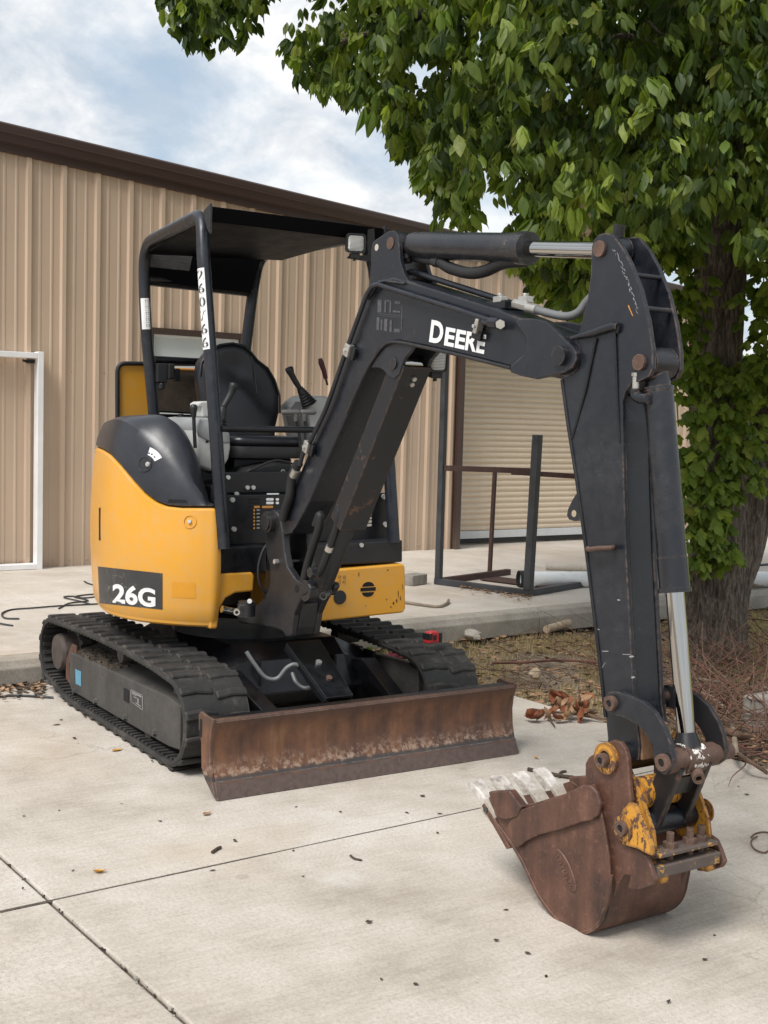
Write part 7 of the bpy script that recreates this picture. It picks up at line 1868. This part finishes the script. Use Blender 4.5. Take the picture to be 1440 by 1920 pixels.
# dead branch with rusty leaves at the slab edge
db = empty('dead_branch', PZ(1060, 1330, 0), label='dead branch with withered rust red leaves on the edge of the slab', category='branch')
m = MB(); m.tube(smooth_path([PZ(1000, 1330, .03), PZ(1030, 1334, .03), PZ(1070, 1338, .02), PZ(1110, 1345, .02), PZ(1150, 1350, .01)], 5), .006, 6); m.tube(smooth_path([PZ(1018, 1332, .03), PZ(1028, 1345, .02), PZ(1040, 1362, .01)], 4), .004, 6); m.build('stem', M['twig'], db, smooth=60)
for k in range(34):
    x, y = rg.uniform(1035, 1108), rg.uniform(1292, 1338)
    if k < 6: x, y = rg.uniform(990, 1035), 1330 + rg.uniform(-5, 4)
    me = leaf_mesh(*flv[k % 6], M['dry_leaf_red' if k % 3 else 'dry_leaf'], 'dry_leaf'); o = bpy.data.objects.new('dry_leaf', me); COL.objects.link(o); o.parent = db
    o.location = PZ(x, y + 12, .02 + (1338 - y) * .0016) - db.location; o.scale = (rg.uniform(.06, .11),) * 3; o.rotation_euler = (rg.uniform(-1.0, 1.0), rg.uniform(.1, 1.2), rg.uniform(0, 6.3))
def stone(px, r, mat, label, nm, cat, sx=1.5):
    m = MB(); c = PZ(*px, r * .6); n_ = 7; loops = []
    for i in range(5):
        t = -1 + 2 * i / 4; rr = r * math.sqrt(max(.12, 1 - t * t)); loops.append([c + Vector((rr * sx * math.cos(6.283 * k / n_) * rg.uniform(.8, 1.15), rr * math.sin(6.283 * k / n_) * rg.uniform(.8, 1.15), t * r * .75)) for k in range(n_)])
    m.loft(loops); m.build(nm, M[mat], smooth=30, label=label, category=cat)
stone((1004, 1263), .045, 'wood_chip', 'split pale wood chip standing in the dry grass behind the blade', 'wood_chip', 'wood chip', .7)
m = MB(); m.cyl(PZ(1024, 1180, .02), PZ(1066, 1168, .03), .028, .030, 12); m.build('cut_log', M['wood_chip'], smooth=40, label='short pale cut branch lying by the kerb left of the arm', category='log')
stone((948, 1170), .025, 'kerb_concrete', 'grey pebble by the kerb left of the pale cut branch', 'stone', 'stone')
stone((885, 1190), .05, 'kerb_concrete', 'flat pale stone in the dry grass behind the tape measure', 'stone', 'stone', 2)
# weeds
def weed(px, hgt, label, z=0.0):
    c = PZ(*px, z - .04); it = []
    w_ = empty('weed', c, label=label, category='weed'); 
    for k in range(9):
        a = 6.283 * k / 9 + rg.uniform(-.3, .3); me = leaf_mesh(*flv[k % 6], M['leaf_fresh_backlit'], 'leaf'); o = bpy.data.objects.new('leaf', me); COL.objects.link(o); o.parent = w_
        o.location = Vector((math.cos(a) * .03, math.sin(a) * .03, hgt * .5)); o.scale = (hgt, hgt, hgt); o.rotation_euler = (0, -.7 - rg.uniform(-.3, .3), a)
weed((911, 1184), .085, 'small bright green weed growing by the kerb behind the far track')
weed((8, 1264), .07, 'small green weed in the leaf drift at the left edge')
weed((690, 1226), .06, 'small green weed under the far track')
# brush: a tangle of fine twigs round the foot of the trunk
def rand_twig(m, p, yaw, L, r, rise, n_=5):
    pts = []; d = yaw; z = p.z
    for k in range(n_):
        pts.append(Vector((p.x, p.y, max(-.03, z)))); d += rg.gauss(0, .32); p = p + Vector((math.cos(d), math.sin(d), 0)) * (L / n_); z += rise * L / n_ + rg.gauss(0, .018)
    sp = smooth_path(pts, 3); m.tube(sp, [r * (1 - .75 * i / (len(sp) - 1)) for i in range(len(sp))], 5, False)
mA, mB_, mC = MB(), MB(), MB()
for k in range(760):
    x = rg.uniform(1160, 1560); y = rg.uniform(1225, 1430)
    if y > 1240 + (x - 1150) * .62 + 60: continue
    p = PZ(x, y, rg.uniform(-.02, .10))
    if (p - Vector((-.15, 3.55, 0))).length < .30: continue
    v = p.dot(SE2)
    if v < VR + .05: continue
    rand_twig(mA if k % 3 else mB_, p, rg.uniform(0, 6.3), rg.uniform(.25, .9), rg.uniform(.0022, .0055), rg.uniform(-.05, .70))
for k in range(60):
    x = rg.uniform(900, 1150); y = rg.uniform(1200, 1310); p = PZ(x, y, rg.uniform(-.02, .03)); rand_twig(mC, p, rg.uniform(0, 6.3), rg.uniform(.2, .6), .003, rg.uniform(0, .3))
mA.build('brush', M['twig'], smooth=60, kind='stuff'); mB_.build('brush', M['twig_red'], smooth=60, kind='stuff'); mC.build('brush', M['twig'], smooth=60, kind='stuff')
G2 = 'long bare branches lying in the brush under the tree'
for px, r, mt, lab in [([(925, 1243), (980, 1242), (1050, 1238), (1118, 1242)], .008, 'twig_red', 'straight reddish stick lying level in the grass left of the arm'),
        ([(1265, 1270), (1320, 1275), (1380, 1285), (1440, 1290)], .010, 'twig_grey', 'long pale branch running right from the cylinder rod below the trunk'),
        ([(1290, 1290), (1340, 1312), (1370, 1350), (1380, 1410)], .014, 'twig_grey', 'curved grey branch bending down beside the bucket link'),
        ([(1340, 1365), (1375, 1375), (1400, 1385)], .020, 'twig', 'thick broken brown stick right of the link pin'),
        ([(1360, 1395), (1395, 1420), (1440, 1450)], .009, 'twig', 'thin brown stick crossing the slab edge at the right'),
        ([(1230, 1190), (1310, 1165), (1400, 1160), (1450, 1165)], .005, 'twig_red', 'thin red stem arching in front of the trunk foot'),
        ([(1300, 1180), (1308, 1215), (1302, 1260), (1290, 1290)], .007, 'twig_grey', 'pale upright twig standing before the trunk foot'),
        ([(1270, 1250), (1330, 1265), (1400, 1300), (1450, 1340)], .006, 'twig_red', 'thin red branch slanting down to the right edge')]:
    m = MB(); n_ = len(px); m.tube(smooth_path([PZ(x, y, .03 + .05 * (k % 2)) for k, (x, y) in enumerate(px)], 6), r, 7); m.build('dry_branch', M[mt], smooth=60, label=lab, category='branch', group=G2)
def dried(px, z=0.0):
    pass
for k in range(5):                                            # tall dry seed stems by the rack and in the strip
    pass
